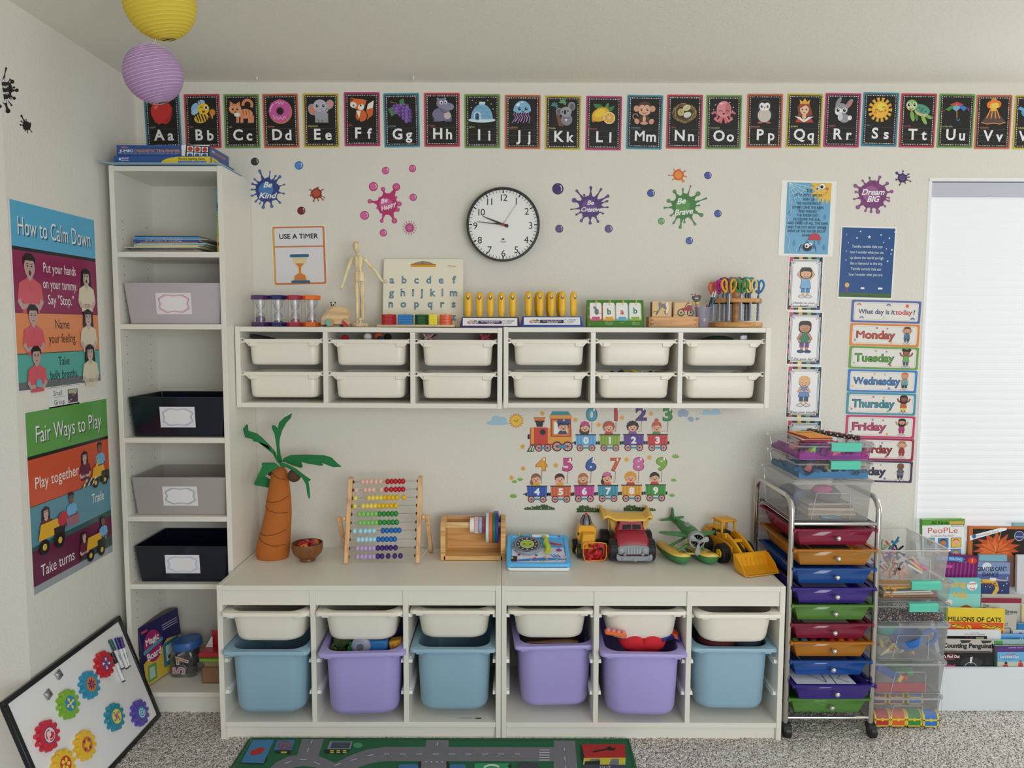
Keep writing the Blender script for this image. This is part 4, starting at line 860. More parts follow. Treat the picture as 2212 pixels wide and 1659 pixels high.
for i,(x0,x1,yb,h) in enumerate([(392,675,985,55),(872,1170,1007,75),(1304,1602,995,62)]):
 loc,a,fin=decal('bush_sticker','dark green hedge sticker ' +['under the dark blue carriage','under the pink and teal carriages','under the yellow and green carriages'][i],(x0+x1)/2,yb,'hedge stickers')
 n=13;hs=[.25,.4,.35,.55,.5,.7,.65,.9,.95,.85,.6,.45,.25] if i == 0 else [.5,.85,.95,.8,.9,.6,.55,.5,.45,.55,.4,.35,.2]
 a.P([(x0,yb),(x1,yb),(x1-15,yb-h*.25),]+[(x1-(x1-x0)*(j+.5)/n,yb-h*hs[n-1 -j]*.85) for j in range(n)],'#2E4A1E')
 for j in range(n):x=x0+(x1-x0)*(j+.5)/n;a.E(x,yb-h*hs[j]*.8,11,'#2E4A1E',0,10)
 for q in (.25,.55,.8):a.E(x0+(x1-x0)*q,yb-h*.3,6,'#B5A88E',0,8)
 fin()
# ================================================================ posters on the left wall
def lposter(name,label,cat,y0,y1,z0,z1,sheet='#C9C8C4'):
 c=thing(name,label,cat,(WX0+.001,(y0+y1)/2,(z0+z1)/2),pi/2)
 W,H=y1-y0,z1-z0;MB().box(-W/2 -.004,W/2 +.004,-.0012,0,-H/2 -.004,H/2 +.004,mat(sheet,.25)).obj('laminate_sheet',c)
 a=lart(.3,-.0014);a.sub(0,0,W/100);return c,a,H/W*100
def pchild(a,x,y,s,skin,hair,shirt,girl=False,gasp=False):
 """half-length photographed child: head, hair, polo shirt, folded hands"""
 u=s/10
 if girl:a.P([(x-2.2 *u,y+1.5 *u),(x-1.9 *u,y+5 *u),(x,y+5.9 *u),(x+1.9 *u,y+5 *u),(x+2.2 *u,y+1.4 *u),(x,y+1.0 *u)],hair)
 a.P([(x-1.2 *u,y+1.6 *u),(x+1.2 *u,y+1.6 *u),(x+3.0 *u,y+.8 *u),(x+3.6 *u,y-2.2 *u),(x+2.3 *u,y-2.4 *u),(x+2.3 *u,y-4.6 *u),(x-2.3 *u,y-4.6 *u),(x-2.3 *u,y-2.4 *u),(x-3.6 *u,y-2.2 *u),(x-3.0 *u,y+.8 *u)],shirt)
 for q in (-1,1):a.L([(x+q*3.2 *u,y-2.1 *u),(x+q*2.4 *u,y-3.4 *u),(x+q*.2 *u,y-3.1 *u)],1.1 *u,skin,.9 *u)
 for j in range(3):a.L([(x-.9 *u,y-(2.85 +.35 *j)*u),(x+.9 *u,y-(3.0 +.35 *j)*u)],.1 *u,'#6A4438')
 a.R(x-.7 *u,y+1.2 *u,x+.7 *u,y+2.4 *u,skin);a.P([(x-1.1 *u,y+1.7 *u),(x,y+.7 *u),(x+1.1 *u,y+1.7 *u),(x+.8 *u,y+1.9 *u),(x,y+1.2 *u),(x-.8 *u,y+1.9 *u)],shirt if not girl else skin)
 if not girl:a.L([(x,y+1.0 *u),(x,y-.8 *u)],.12 *u,'#A05058')
 a.E(x,y+3.7 *u,1.45 *u,1.9 *u,skin); 
 if girl:a.P([(x-1.6 *u,y+3.9 *u),(x-1.5 *u,y+5.3 *u),(x,y+5.9 *u),(x+1.5 *u,y+5.3 *u),(x+1.6 *u,y+3.9 *u),(x+1.1 *u,y+4.5 *u),(x-1.1 *u,y+4.5 *u)],hair);a.L([(x-1.5 *u,y+4.6 *u),(x-1.6 *u,y+1.6 *u)],.7 *u,hair);a.L([(x+1.5 *u,y+4.6 *u),(x+1.6 *u,y+1.5 *u)],.7 *u,hair)
 else:a.P([(x-1.7 *u,y+3.9 *u),(x-1.8 *u,y+5.3 *u),(x-.8 *u,y+6.2 *u),(x+.7 *u,y+6.2 *u),(x+1.7 *u,y+5.3 *u),(x+1.6 *u,y+3.9 *u),(x+1.2 *u,y+4.9 *u),(x-1.2 *u,y+4.9 *u)],hair)
 for q in (-.55,.55):a.E(x+q*u,y+3.9 *u,.26 *u,.14 *u,'#221A18');a.L([(x+q*u-.3 *u,y+4.3 *u),(x+q*u+.3 *u,y+4.3 *u)],.12 *u,'#2A1E1A')
 a.L([(x+.05 *u,y+3.7 *u),(x+.15 *u,y+3.3 *u)],.12 *u,'#8A6454')
 if gasp:a.E(x,y+2.7 *u,.35 *u,.45 *u,'#5A1E1E')
 else:a.L([(x-.4 *u,y+2.7 *u),(x+.4 *u,y+2.7 *u)],.22 *u,'#9A4A48')
c,a,H=lposter('calm_down_poster','tall laminated poster headed How to Calm Down on the left wall','poster',-.755,-.325,1.262,1.822)
h=H/2;sk='#A58C86'
a.R(-50,h-32,50,h,'#4F9ABC');a.R(-50,h-33.5,50,h-31,'#1E1A22');a.R(-50,h-76,50,h-33.5,'#7C1F48');a.R(-50,h-105,50,h-76,'#C87B50');a.R(-50,h-76.6,50,h-75.8,'#5A2A3A');a.R(-50,-h+5,50,h-105,'#4F968C');a.R(-50,h-105.4,50,h-104.7,'#3A4A4A');a.R(-50,-h,50,-h+5.5,'#5E6164')
a.txt('How to Calm Down',1.2,h-17,13,'#24546C',w=88);a.txt('How to Calm Down',0,h-16,13,'#DAD9D2',w=88)
for i,(st,wd) in enumerate([('Put your hands',40),('on your tummy.',42),('Say "Stop."',32)]):a.txt(st,2,h-43 -i*11.5,7.4,'#D8D0D0',w=wd)
for i,(st,wd) in enumerate([('Name',18),('your feeling.',34)]):a.txt(st,2,h-84 -i*10.5,7.2,'#2A2220',w=wd)
for i,(st,wd) in enumerate([('Take',14),('belly breaths.',35)]):a.txt(st,2,h-111.5 -i*10,6.8,'#1E2A2A',w=wd)
for i,(y,g) in enumerate([(h-60,True),(h-92,False),(h-119.5,False)]):
 s=(40,34,31)[i];s2=(34,34,33)[i]
 pchild(a,-33 +i,y+1,s*.98,sk,'#1C1716','#B9505A',False,g);pchild(a,35,y+1,s2*.96,'#B29C94','#1A1516','#C2B9A0',True,g)
a.E(-30,-h+4,3,'#4FA0B4');a.txt('second step',30,-h+2.7,2.2,'#B9BCBC',w=17);a.obj('print',c)
c,a,H=lposter('fair_play_poster','tall laminated poster headed Fair Ways to Play, low on the left wall','poster',-.733,-.293,.633,1.194)
h=H/2
a.R(-50,h-31,50,h,'#528A42');a.R(-50,h-33.5,50,h-30.5,'#1E1A1A');a.R(-50,h-66,50,h-33,'#B5482C');a.R(-50,h-66.5,50,h-65.5,'#4A2A22');a.R(-50,h-97,50,h-66,'#52808E');a.P([(-50,h-97),(50,h-97),(50,h-92),(-50,h-94)],'#2F4E4C');a.R(-50,-h+5,50,h-97,'#5A1E3A');a.R(-50,-h,50,-h+5.5,'#8A8E94')
a.P([(8,h-66),(50,h-66),(50,h-58),(20,h-60)],'#3A4A44');a.P([(5,-h+5.5),(50,-h+5.5),(50,-h+15),(18,-h+11)],'#3A4A44')
a.txt('Fair Ways to Play',.8,h-16.8,12.5,'#23401C',w=82);a.txt('Fair Ways to Play',0,h-16,12.5,'#DAD9D2',w=82)
a.txt('Play together',-18,h-50,8.6,'#DCD4CC',w=52);a.txt('Trade',32,h-77,8,'#D6D8D6',w=17);a.txt('Take turns',-22,h-113,8.6,'#D6CCD0',w=40)
def truck(x,y,s):
 a.P([(x-9 *s,y+1 *s),(x-7 *s,y+8 *s),(x+5 *s,y+8 *s),(x+7 *s,y+1 *s)],'#C9992C');a.R(x+2 *s,y-2 *s,x+10 *s,y+4 *s,'#2A2824')
 for q in (-5,6):a.E(x+q*s,y-2.5 *s,3.4 *s,'#1E1C1C');a.E(x+q*s,y-2.5 *s,1.5 *s,'#C0A040')
for x,y,s,b in ((16,h-50,6.0,1),(37,h-46,5.6,0),(-34,h-81,5.9,1),(-4,h-77,5.4,0),(10,h-110,5.2,1),(36,h-105,5.0,0)):
 if b:a.L([(x-1,y+10),(x-4,y-10)],7,'#2E2422',4)
 pchild(a,x,y,s*3.6,['#6A4A3A','#B2948A'][b],['#1A1412','#2E2422'][b],['#5F9AC0','#5E2438'][b],bool(b))
a.P([(24,h-58),(34,h-44),(30,h-62)],'#C9992C');truck(34,h-62,1.2);truck(-30,h-93,1.6);truck(24,h-117,1.4);a.E(-16,h-82,6,5,'#A8283A',.3);a.R(-12,h-90,4,h-83,'#8A5A68')
for i in range(6):a.P([(10 +i*3,h-66 +(i %2)*3),(14 +i*3,h-64 +(i %2)*3),(13 +i*3,h-62 +(i %2)*3)],'#C9BFA8')
a.obj('print',c)
c,a,H=lposter('small_group_card','small white card reading Small Group, between the two posters','card',-.615,-.460,1.197,1.255)
a.R(-49,-H/2 +1,49,H/2 -1,'#C9C9C8');a.txt('Small',-22,9,11,'#2A2A2C',w=30);a.txt('Group',-17,-10,11,'#2A2A2C',w=38);a.R(-36,0,4,.6,'#4A4A4C');a.R(-36,17,-6,17.6,'#8A8A8C');a.R(12,-16,47,13,'#4A4048')
for i in range(9):a.E(16 +(i*7) %28,-12 +(i*5) %18,3.5,['#8A5A60','#B9A89A','#34405A'][i %3])
a.R(14,4,44,12,'#9AA088');a.obj('print',c)
# black splats: drawn where the wall turns, the first one folds round the corner
def lfn(loc,y0=0):
 def fn(u,v,w):
  p=onx(*zp('A1',u,v),WX0)
  if p.y<LY:return V((WX0-(LY-p.y),LY-.0004 -w,p.z))-loc
  return V((WX0+.0004 +w,p.y,p.z))-loc
 return fn
loc=onx(*zp('A1',40,780),WX0);a=Art(lfn(loc),-1,.4)
splat('splat_sticker','large black splat sticker with white script, at the left edge of the picture','A1',10,775,92,[(78,205,10),(40,140,18),(52,130,8),(2,148,16),(-30,140,14),(-55,158,8),(-72,200,20),(-95,150,16),(15,120,10),(-42,115,9)],'#141312',None,
 [('Make',10,682,36,98,0),('your',22,736,30,84,0),('own',28,790,30,76,0),('magic',24,852,34,130,.05)],surf=(loc,a))
loc=onx(*zp('A1',225,1070),WX0);a=Art(lfn(loc),-1,.4)
splat('splat_sticker','small black splat sticker low beside the large black one','A1',228,1075,36,[(118,108,10),(170,62,8),(140,70,7),(-50,70,5),(40,45,6),(-85,62,5),(-110,50,5),(100,60,6)],'#141312',None,surf=(loc,a))

# ================================================================ paper lanterns
def lantern(label,c,r,m,ribm,tilt,ax):
 t=thing('paper_lantern',label,'lantern',c,0,'paper lanterns',(tilt,ax,0));n=23;prof=[]
 for i in range(n+1):
  a0=-pi/2 +.20 +(pi-.40)*i/n;prof.append((r*cos(a0),r*sin(a0)))
  if i<n:a1=a0+(pi-.40)/n/2;prof.append((r*cos(a1)*.985,r*sin(a1)*.985))
 MB().lathe(prof,m,n=36,cap=False).obj('paper_shade',t,smooth=20)
 mb=MB()
 for i in range(n+1):
  a0=-pi/2 +.20 +(pi-.40)*i/n;k=40
  mb.tube([(r*1.002 *cos(a0)*cos(2 *pi*j/k),r*1.002 *cos(a0)*sin(2 *pi*j/k),r*1.002 *sin(a0)+.0015 *cos(2 *pi*j/k)) for j in range(k)],.00045,ribm,4,True)
 tag(mb.obj('wire_ribs',t),kind='stuff')
 mb=MB();e=r*sin(.20);z=r*cos(.2)
 for s in (-1,1):mb.tube([(e*cos(2 *pi*j/16),e*sin(2 *pi*j/16),s*z) for j in range(16)],.0012,mat('#8A8880',.3,.8),5,True)
 mb.tube([(-e,0,z),(0,0,z-.004),(e,0,z)],.0010,mat('#8A8880',.3,.8),5).tube([(0,0,z),(0,0,-z)],.0008,mat('#8A8880',.3,.8),5).tube([(-e,0,-z),(e,0,-z)],.0010,mat('#5A5850',.3,.8),5)
 mb.obj('wire_frame',t);return t
cy_,cp_=at(345,7,-1.),at(331,160,-1.)
lantern('yellow paper globe lantern hanging under the ceiling',cy_,.0865,mat('#D0C04C',.8,0,'lantern'),'#D9CC66',.18,-.15)
lantern('lilac paper globe lantern hanging below the yellow one',cp_,.071,mat('#AF94B6',.8,0,'lantern'),'#CDB9D4',.22,-.22)
tag(MB().tube([(cp_.x+.003,cp_.y,cp_.z+.068),(cy_.x-.012,cy_.y,cy_.z-.084)],.0007,'#C9C6C0',5).obj('hanging_string'),'thin white string between the yellow and lilac lanterns','string','lantern strings')
tag(MB().tube([(cy_.x,cy_.y,cy_.z+.08),(cy_.x,cy_.y,CZ)],.0007,'#C9C6C0',5).obj('hanging_string'),'short white string from the ceiling to the yellow lantern','string','lantern strings')

# ================================================================ boxes on top of the bookcase
zt=2.0205
t=thing('folder','pale blue plastic folder lying under the game boxes on top of the bookcase','folder',(BX0,-.15,zt))
MB().prism([(-.022,.012),(-.012,.004),(.02,.0005),(.405,.0005),(.405,.0025),(.02,.0025),(-.012,.006),(-.022,.014)],-.16,.06,mat('#8AA8BC',.3)).obj('cover',t)
def carton(name,label,cat,x0,x1,y0,y1,z0,z1,col,group=None,rz=0):
 c=thing(name,label,cat,((x0+x1)/2,(y0+y1)/2,z0),rz,group);W,D,H=x1-x0,y1-y0,z1-z0
 MB().box(-W/2,W/2,-D/2,D/2,0,H*.22,mat(col,.4)).obj('box_tray',c,bevel=.0006);MB().box(-W/2 -.001,W/2 +.001,-D/2 -.001,D/2 +.001,H*.06,H,mat(col,.35)).obj('lid',c,bevel=.0008)
 a=lart(.35,-D/2 -.0012);s=fart(Matrix(((0,0,1,W/2 +.0012),(1,0,0,0),(0,1,0,0),(0,0,0,1))),.35);return c,a,s,W,D,H
xa,xb=at(246,350,-.27).x,at(455.4,350,-.27).x
c,a,s,W,D,H=carton('game_box','blue and yellow flat game box, the lower of the two on the bookcase','box',xa,xb,-.268,-.055,zt+.003,zt+.034,'#244A88')
a.sub(0,0,W/1290);a.P([(-50,6),(0,55),(60,85),(200,108),(640,112),(640,6)],'#C9B22E');a.txt('Phonics Spelling Game',390,82,30,'#1A3A30',w=355,b=1);a.R(210,30,580,56,'#24508E');a.txt('12 Game Boards & 48 Foam Letter Tiles',395,43,14,'#C9CCD4',w=350);a.txt('DISCOUNT',-497,85,20,'#C9CED8',w=100,b=1);a.txt('SCHOOL SUPPLY',-497,58,14,'#C9CED8',w=100,b=1);a.E(-565,75,15,'#C9CED8');a.obj('front_print',c)
s.sub(0,0,W/1290);s.P([(-390,5),(-390,112),(-200,105),(60,60),(120,5)],'#C9B22E');s.txt('Phonics Spelling Game',-190,75,26,'#1A3A30',w=300,b=1);s.R(-370,25,-150,45,'#24508E');s.R(260,20,360,60,'#C9CED8');s.obj('end_print',c)
xa,xb=at(252,325,-.262).x,at(452,325,-.262).x
c,a,s,W,D,H=carton('game_box','blue game box with white and orange lettering and red circles, upper of the two','box',xa,xb,-.260,-.085,zt+.035,zt+.0735,'#224680',None)
a.sub(0,0,W/1230);a.txt('JUMBO',-485,72,34,'#D5D6D8',w=180,b=1);a.txt('MAGNETIC TEN-FRAMES',-80,72,34,'#C07A4C',w=600,b=1);a.txt('Lakeshore',-510,118,12,'#D0C8C8',w=80);a.frame(-560,108,-460,128,3,'#A03044')
for i in range(48):a.R(-590 +i*17,38,-583 +i*17,45,'#C9CED8');a.w -= LAY
a.R(245,4,614,148,'#C9C9CA');a.P([(290,2),(310,148),(614,130),(614,2)],'#1A1A20')
for i in range(3):a.P([(320 +i*97,66 -i*4),(402 +i*97,62 -i*4),(405 +i*97,128 -i*5),(322 +i*97,132 -i*5)],'#D2D2D2');a.E(362 +i*97,97 -i*5,32,30,'#A8302E');a.P([(312 +i*97,4),(398 +i*97,4),(400 +i*97,50 -i*4),(316 +i*97,54 -i*4)],'#D2D2D2');a.E(356 +i*97,14,32,26,'#244A88')
a.obj('front_print',c);s.sub(0,0,W/1230);s.txt('JUMBO',-210,88,24,'#D5D6D8',w=110,b=1);s.txt('MAGNETIC TEN-FRAMES',50,88,22,'#C07A4C',w=360,b=1);s.R(-290,115,-200,140,'#A03044');s.R(-280,60,200,66,'#B06A4C');s.obj('end_print',c)

# magazines and books in the top compartment
def zD7(x,y,Y=-.25):return at(*zp('D7',x,y),Y)
st=[(215,1270,1536,1549,'#8F8A84','grey magazine at the very bottom of the bookcase pile'),(235,1250,1518,1533,'#A39E95','pale grey magazine second from the bottom of the pile'),(310,1160,1484,1515,'#544C4C','thick dark printed booklet in the lower half of the pile'),
 (225,1230,1464,1480,'#B0AA9A','wide cream folder sticking out left from the pile'),(345,1215,1444,1460,'#CFC48C','pale yellow booklet in the middle of the pile'),(365,1275,1426,1440,'#9DB0A0','pale green booklet in the pile'),(395,1320,1404,1422,'#88A8B0','light teal booklet in the pile, pushed right'),
 (430,1200,1388,1400,'#A86A4A','thin orange-brown booklet in the pile'),(345,1220,1354,1384,'#2C4A84','dark blue booklet with small lettering in the pile'),(385,1330,1344,1351,'#B9B29C','thin cream booklet sticking out right'),(355,1235,1314,1342,'#3E82B8','bright blue booklet near the top of the pile'),(370,1215,1298,1311,'#22382E','dark green booklet on top of the pile')]
z=SH[0]+.0005
for i,(x0,x1,y0,y1,col,lb) in enumerate(st):
 A_,B_=zD7(x0,y0),zD7(x1,y0);h=max(.0016,(y1-y0)*.1627 /625);z1=z+h;ang=(.02,-.03,.0,.02,-.04,.03,-.02,.01,.0,-.03,.01,.02)[i]
 c=thing('booklet',lb,'book',((A_.x+B_.x)/2,-.245,z),ang,'booklets piled flat in the bookcase');W=B_.x-A_.x
 MB().box(-W/2 +.002,W/2 -.002,.002,.20,.0003,h-.0004,mat('#B9B4A6',.8)).obj('pages',c)
 MB().box(-W/2,W/2,0,.203,h-.0006,h,mat(col,.4)).box(-W/2,W/2,0,.203,0,.0006,mat(col,.4)).box(-W/2,W/2,-.0004,.0006,0,h,mat(col,.4)).obj('cover',c)
 if i in (2,8,10,6):a=lart(.4,-.0006);a.sub(0,h/2,1);a.txt(['','','beginning to read and write together','','','','starting to count','','first steps in reading','','beginning readers'][i],-.01,0,h*.45,'#C9CCC8' if i != 2 else '#8A8484',w=W*.55);a.obj('spine_print',c)
 z=z1+.0004
A_,B_=zD7(1430,735,-.235),zD7(1485,1550,-.235)
c=thing('storybook','upright book with a blue to yellow spine leaning on the bookcase side','book',(BX0+.38 -.0135,-.24,SH[0]+.0006),0)
hh=zD7(1440,725,-.24).z-SH[0]+.0;w_=.012
MB().box(-w_/2 +.001,w_/2 -.001,.002,.19,.002,hh-.002,mat('#C9C4B4',.8)).obj('pages',c)
mb=MB()
for i,col in enumerate(['#C9AA3A','#C2B046','#9AA850','#7AA068','#5A9A80','#4292A0','#3A8EA8','#3A8AB0']):
 for q in ((-w_/2,-w_/2 +.001,0,.192),(w_/2 -.001,w_/2,0,.192),(-w_/2,w_/2,-.0006,.001)):mb.box(*q,hh*i/8,hh*(i+1)/8,mat(col,.35))
mb.obj('cover',c)
a=lart(.35,-.0009);a.txt('DINOSAURS',0,hh*.47,.0075,'#B9C46A',w=hh*.36,rot=-pi/2,b=1);a.txt('Penny Dale',0,hh*.88,.004,'#D0D8DC',w=hh*.16,rot=-pi/2);a.E(0,hh*.73,.004,.009,'#22303A');a.E(0,hh*.14,.004,.006,'#8A2A2A');a.obj('spine_print',c)

# bottom compartment
c=thing('game_box','purple and yellow boxed drawing toy standing askew at the bottom of the bookcase','box',(-1.345,-.235,ZB+.0005),0)
L_,hB,tB=.205,.235,.035;p0=V((-1.349,-.222,0)); 
M_=Matrix.Rotation(radians(84),4,'Z') @ Matrix.Rotation(radians(-6),4,'X');c.rotation_euler=(0,0,0)
c.location=(-1.342,-.245,ZB+.0048);c.rotation_euler=(radians(-7),0,radians(76));c.rotation_mode='XYZ'
MB().box(0,.215,0,tB,0,.225,mat('#1E1A44',.4)).obj('box_body',c,bevel=.001)
a=lart(.35,-.0004);a.sub(0,0,.225 /100)
a.R(0,0,95,100,'#201C4C');a.P([(0,0),(95,0),(95,52),(60,58),(38,44),(20,46),(0,38)],'#B59A38');a.P([(44,12),(84,14),(88,54),(48,52)],'#2E6A74');a.P([(52,20),(78,22),(80,48),(54,46)],'#A9BCB4');a.E(60,26,4,'#7A1E24')
a.P([(5,4),(26,4),(28,30),(8,32)],'#4E8A4A');a.P([(9,8),(22,8),(23,26),(11,27)],'#9AACA0');a.E(26,60,21,27,'#8E2358');a.txt('Magic',26,71,12,'#D6D2CC',w=32,b=1,rot=.06);a.P([(3,52),(50,60),(50,66),(3,58)],'#3A8A94');a.txt('Board',26,46,12,'#D6D2CC',w=34,b=1,rot=.06);a.R(4,88,18,92,'#B03A44')
for i in range(3):a.R(52,84 -i*4,90,85 -i*4,'#B9B6C4')
a.obj('front_print',c)
s=fart(Matrix(((0,0,-1,-.0004),(-1,0,0,tB),(0,1,0,0),(0,0,0,1))),.35);s.txt('Magic Board',tB/2,.12,.014,'#B59A38',w=.13,rot=-pi/2);s.obj('end_print',c)
s=fart(Matrix(((1,0,0,0),(0,1,0,0),(0,0,1,.2255),(0,0,0,1))),.35);s.txt('MAGIC DRAWING BOARD',.1,tB/2,.012,'#A86A50',w=.17);s.obj('top_print',c)
jc=onz(*zp('D8',1035,1015),ZB);k=1 /600
c=thing('number_jar','clear plastic jar of foam numbers with a blue screw lid','jar',(jc.x,jc.y-.0,ZB+.001))
c.location.y=-.12
MB().loft([rr(.100,.085,.022,4,0,0,.0),rr(.106,.09,.024,4,0,0,.006),rr(.106,.09,.024,4,0,0,.085),rr(.088,.078,.03,4,0,0,.108),rr(.084,.074,.03,4,0,0,.112)],mat('#C9CCD0',.15,0,'clear'),True,False).obj('jar_body',c,smooth=50)
M_=Matrix.Translation((.006,0,.117)) @ Matrix.Rotation(-.14,4,'Y')
MB(M_).lathe([(.050,-.012),(.056,-.010),(.057,.012),(.053,.019),(.046,.021),(.044,.0185),(.0,.0185)],mat('#2B5796',.35),n=32).obj('lid',c,smooth=40)
NUM=[('7','#B06A34',-.004,.070,pi/2 +.1,1),('5','#B4688C',-.018,.030,pi/2,1)]
for i,(n_,col,x,zz,rot,dummy) in enumerate(NUM):
 t=thing('foam_number',('orange' if n_ == '7' else 'pink')+' foam number pressed against the front of the jar','foam number',(jc.x+x+.004,c.location.y-.038,ZB+zz),0,'foam numbers in the jar',(0,-rot,0));vs,fs=GL[2,n_]
 def gm(off,s_,m,y): 
  mb=MB();v2=[((vx-.3)*.062,y,(vz-.36)*.062) for vx,vz in GL[off,n_][0]];mb.add(v2,GL[off,n_][1],m);return mb
 MB().box(-.014,.014,0,.004,-.021,.021,mat('#2A2628',.7)).obj('backing',t);gm(2,1,mat('#C9C2BC',.7),-.0006).obj('outline',t);gm(0,1,mat(col,.7),-.0012).obj('numeral',t)
for i in range(12):
 r_=random.Random(i);q=MB(Matrix.Rotation(r_.uniform(0,3),4,'Z') @ Matrix.Rotation(r_.uniform(-.6,.6),4,'X')).box(-.02,.02,-.003,.003,-.012,.014,mat(['#23211F','#B9B4A8','#2C2A2C','#3A3634'][i %4],.7)).obj('foam_number',None,(jc.x-.028 +.019 *(i %4),c.location.y-.016 +.018 *(i %3),ZB+.020 +.027 *(i // 4)),bevel=.001)
 tag(q,['black','cream','charcoal','dark grey'][i %4]+' foam piece in the jar, ' +['low down','halfway up','at the top'][i // 4]+['',', near the front',', near the back'][i %3],'foam number','foam numbers in the jar')
gx=at(*zp('D8',1215,1080),-.2).x
c=thing('craft_box','clear box with a lime green lid at the bottom right of the bookcase','box',(gx,-.215,ZB+.0008))
wB=-1.01 -gx;MB().box(.004,wB-.004,.004,.13,0,.088,mat('#B9BCB8',.15,0,'clear')).obj('tub',c,bevel=.002);MB().box(.008,wB-.008,.008,.125,.002,.06,mat('#8C5E3A',.7)).obj('contents',c);MB().box(.012,wB-.02,.02,.11,.06,.084,mat('#9A8458',.7)).obj('contents',c);MB().box(0,wB,0,.134,.088,.098,mat('#6CA032',.35)).box(wB-.022,wB-.002,-.004,.004,.072,.094,mat('#6CA032',.35)).obj('lid',c,bevel=.0015)
c=thing('tin_box','open red tin box standing on the lime green lid','box',(gx-.006,-.205,ZB+.0995));wB += .006
MB().box(.0,wB,.0,.11,0,.020,mat('#A02430',.3)).obj('tin_base',c,bevel=.002);MB().box(.022,wB,.07,.076,.018,.078,mat('#A02430',.3)).obj('tin_lid',c,bevel=.002);MB().prism([(.006,.02),(.03,.062),(.034,.062),(.034,.02)],.05,.052,mat('#C9C6C0',.4)).obj('paper_sheet',c)

# ================================================================ leaning whiteboard and what sticks to it
BRp=V((-1.268,-.301,.006));TRp=V((-1.408,-.278,.391));uu=V((0,1,0));vv=(V((TRp.x,0,TRp.z))-V((BRp.x,0,BRp.z))).normalized();nn=uu.cross(vv).normalized()
BH=(TRp-V((BRp.x,TRp.y,BRp.z))).length;BL=.625;OR=V((BRp.x,-.288 -BL,BRp.z))
MW=Matrix((uu,-nn,vv)).transposed().to_4x4();MW.translation=OR        # local x right, y into board, z up
wbd=thing('whiteboard','framed magnetic whiteboard leaning against the left wall on the carpet','whiteboard');wbd.matrix_world=MW
fm=mat('#17181C',.35);f=.016
MB().box(f,BL-f,.006,.012,f,BH-f,mat('#E2E6F0',.25)).obj('board_surface',wbd)
mb=MB()
for q in ((0,BL,0,f),(0,BL,BH-f,BH),(0,f,f,BH-f),(BL-f,BL,f,BH-f)):mb.box(q[0],q[1],0,.016,q[2],q[3],fm)
mb.obj('frame',wbd,bevel=.0015)
MI=MW.inverted()
def onb(z,x,y,h=0.):
 d=ray(*zp(z,x,y));o=OR+nn*(h-.006);t=(o-CP).dot(nn)/d.dot(nn);return MI @ (CP+d*t)
def bthing(name,label,cat,p,group=None):
 t=bpy.data.objects.new(name,None);COL.objects.link(t);t.matrix_world=MW @ Matrix.Translation((p.x,.006,p.z));return tag(t,label,cat,group)
GE=[((907,767),'#B2272E','red gear magnet with a blue and white wheel face',0),((782,943),'#2F82A0','blue gear magnet with an orange flower face',1),((602,1107),'#72A030','green gear magnet with a blue and yellow face',2),((425,1377),'#B2273A','red gear magnet with a white swirl face',3),
 ((745,1458),'#CFA92E','yellow gear magnet with an orange face and a knob',4),((562,1625),'#CFA92E','yellow gear magnet with a red face, lowest on the board',5),((997,1217),'#2A7C92','teal gear magnet with a yellow face and pink square',6),((1210,1183),'#55429A','purple gear magnet with a blue spiral face',7)]
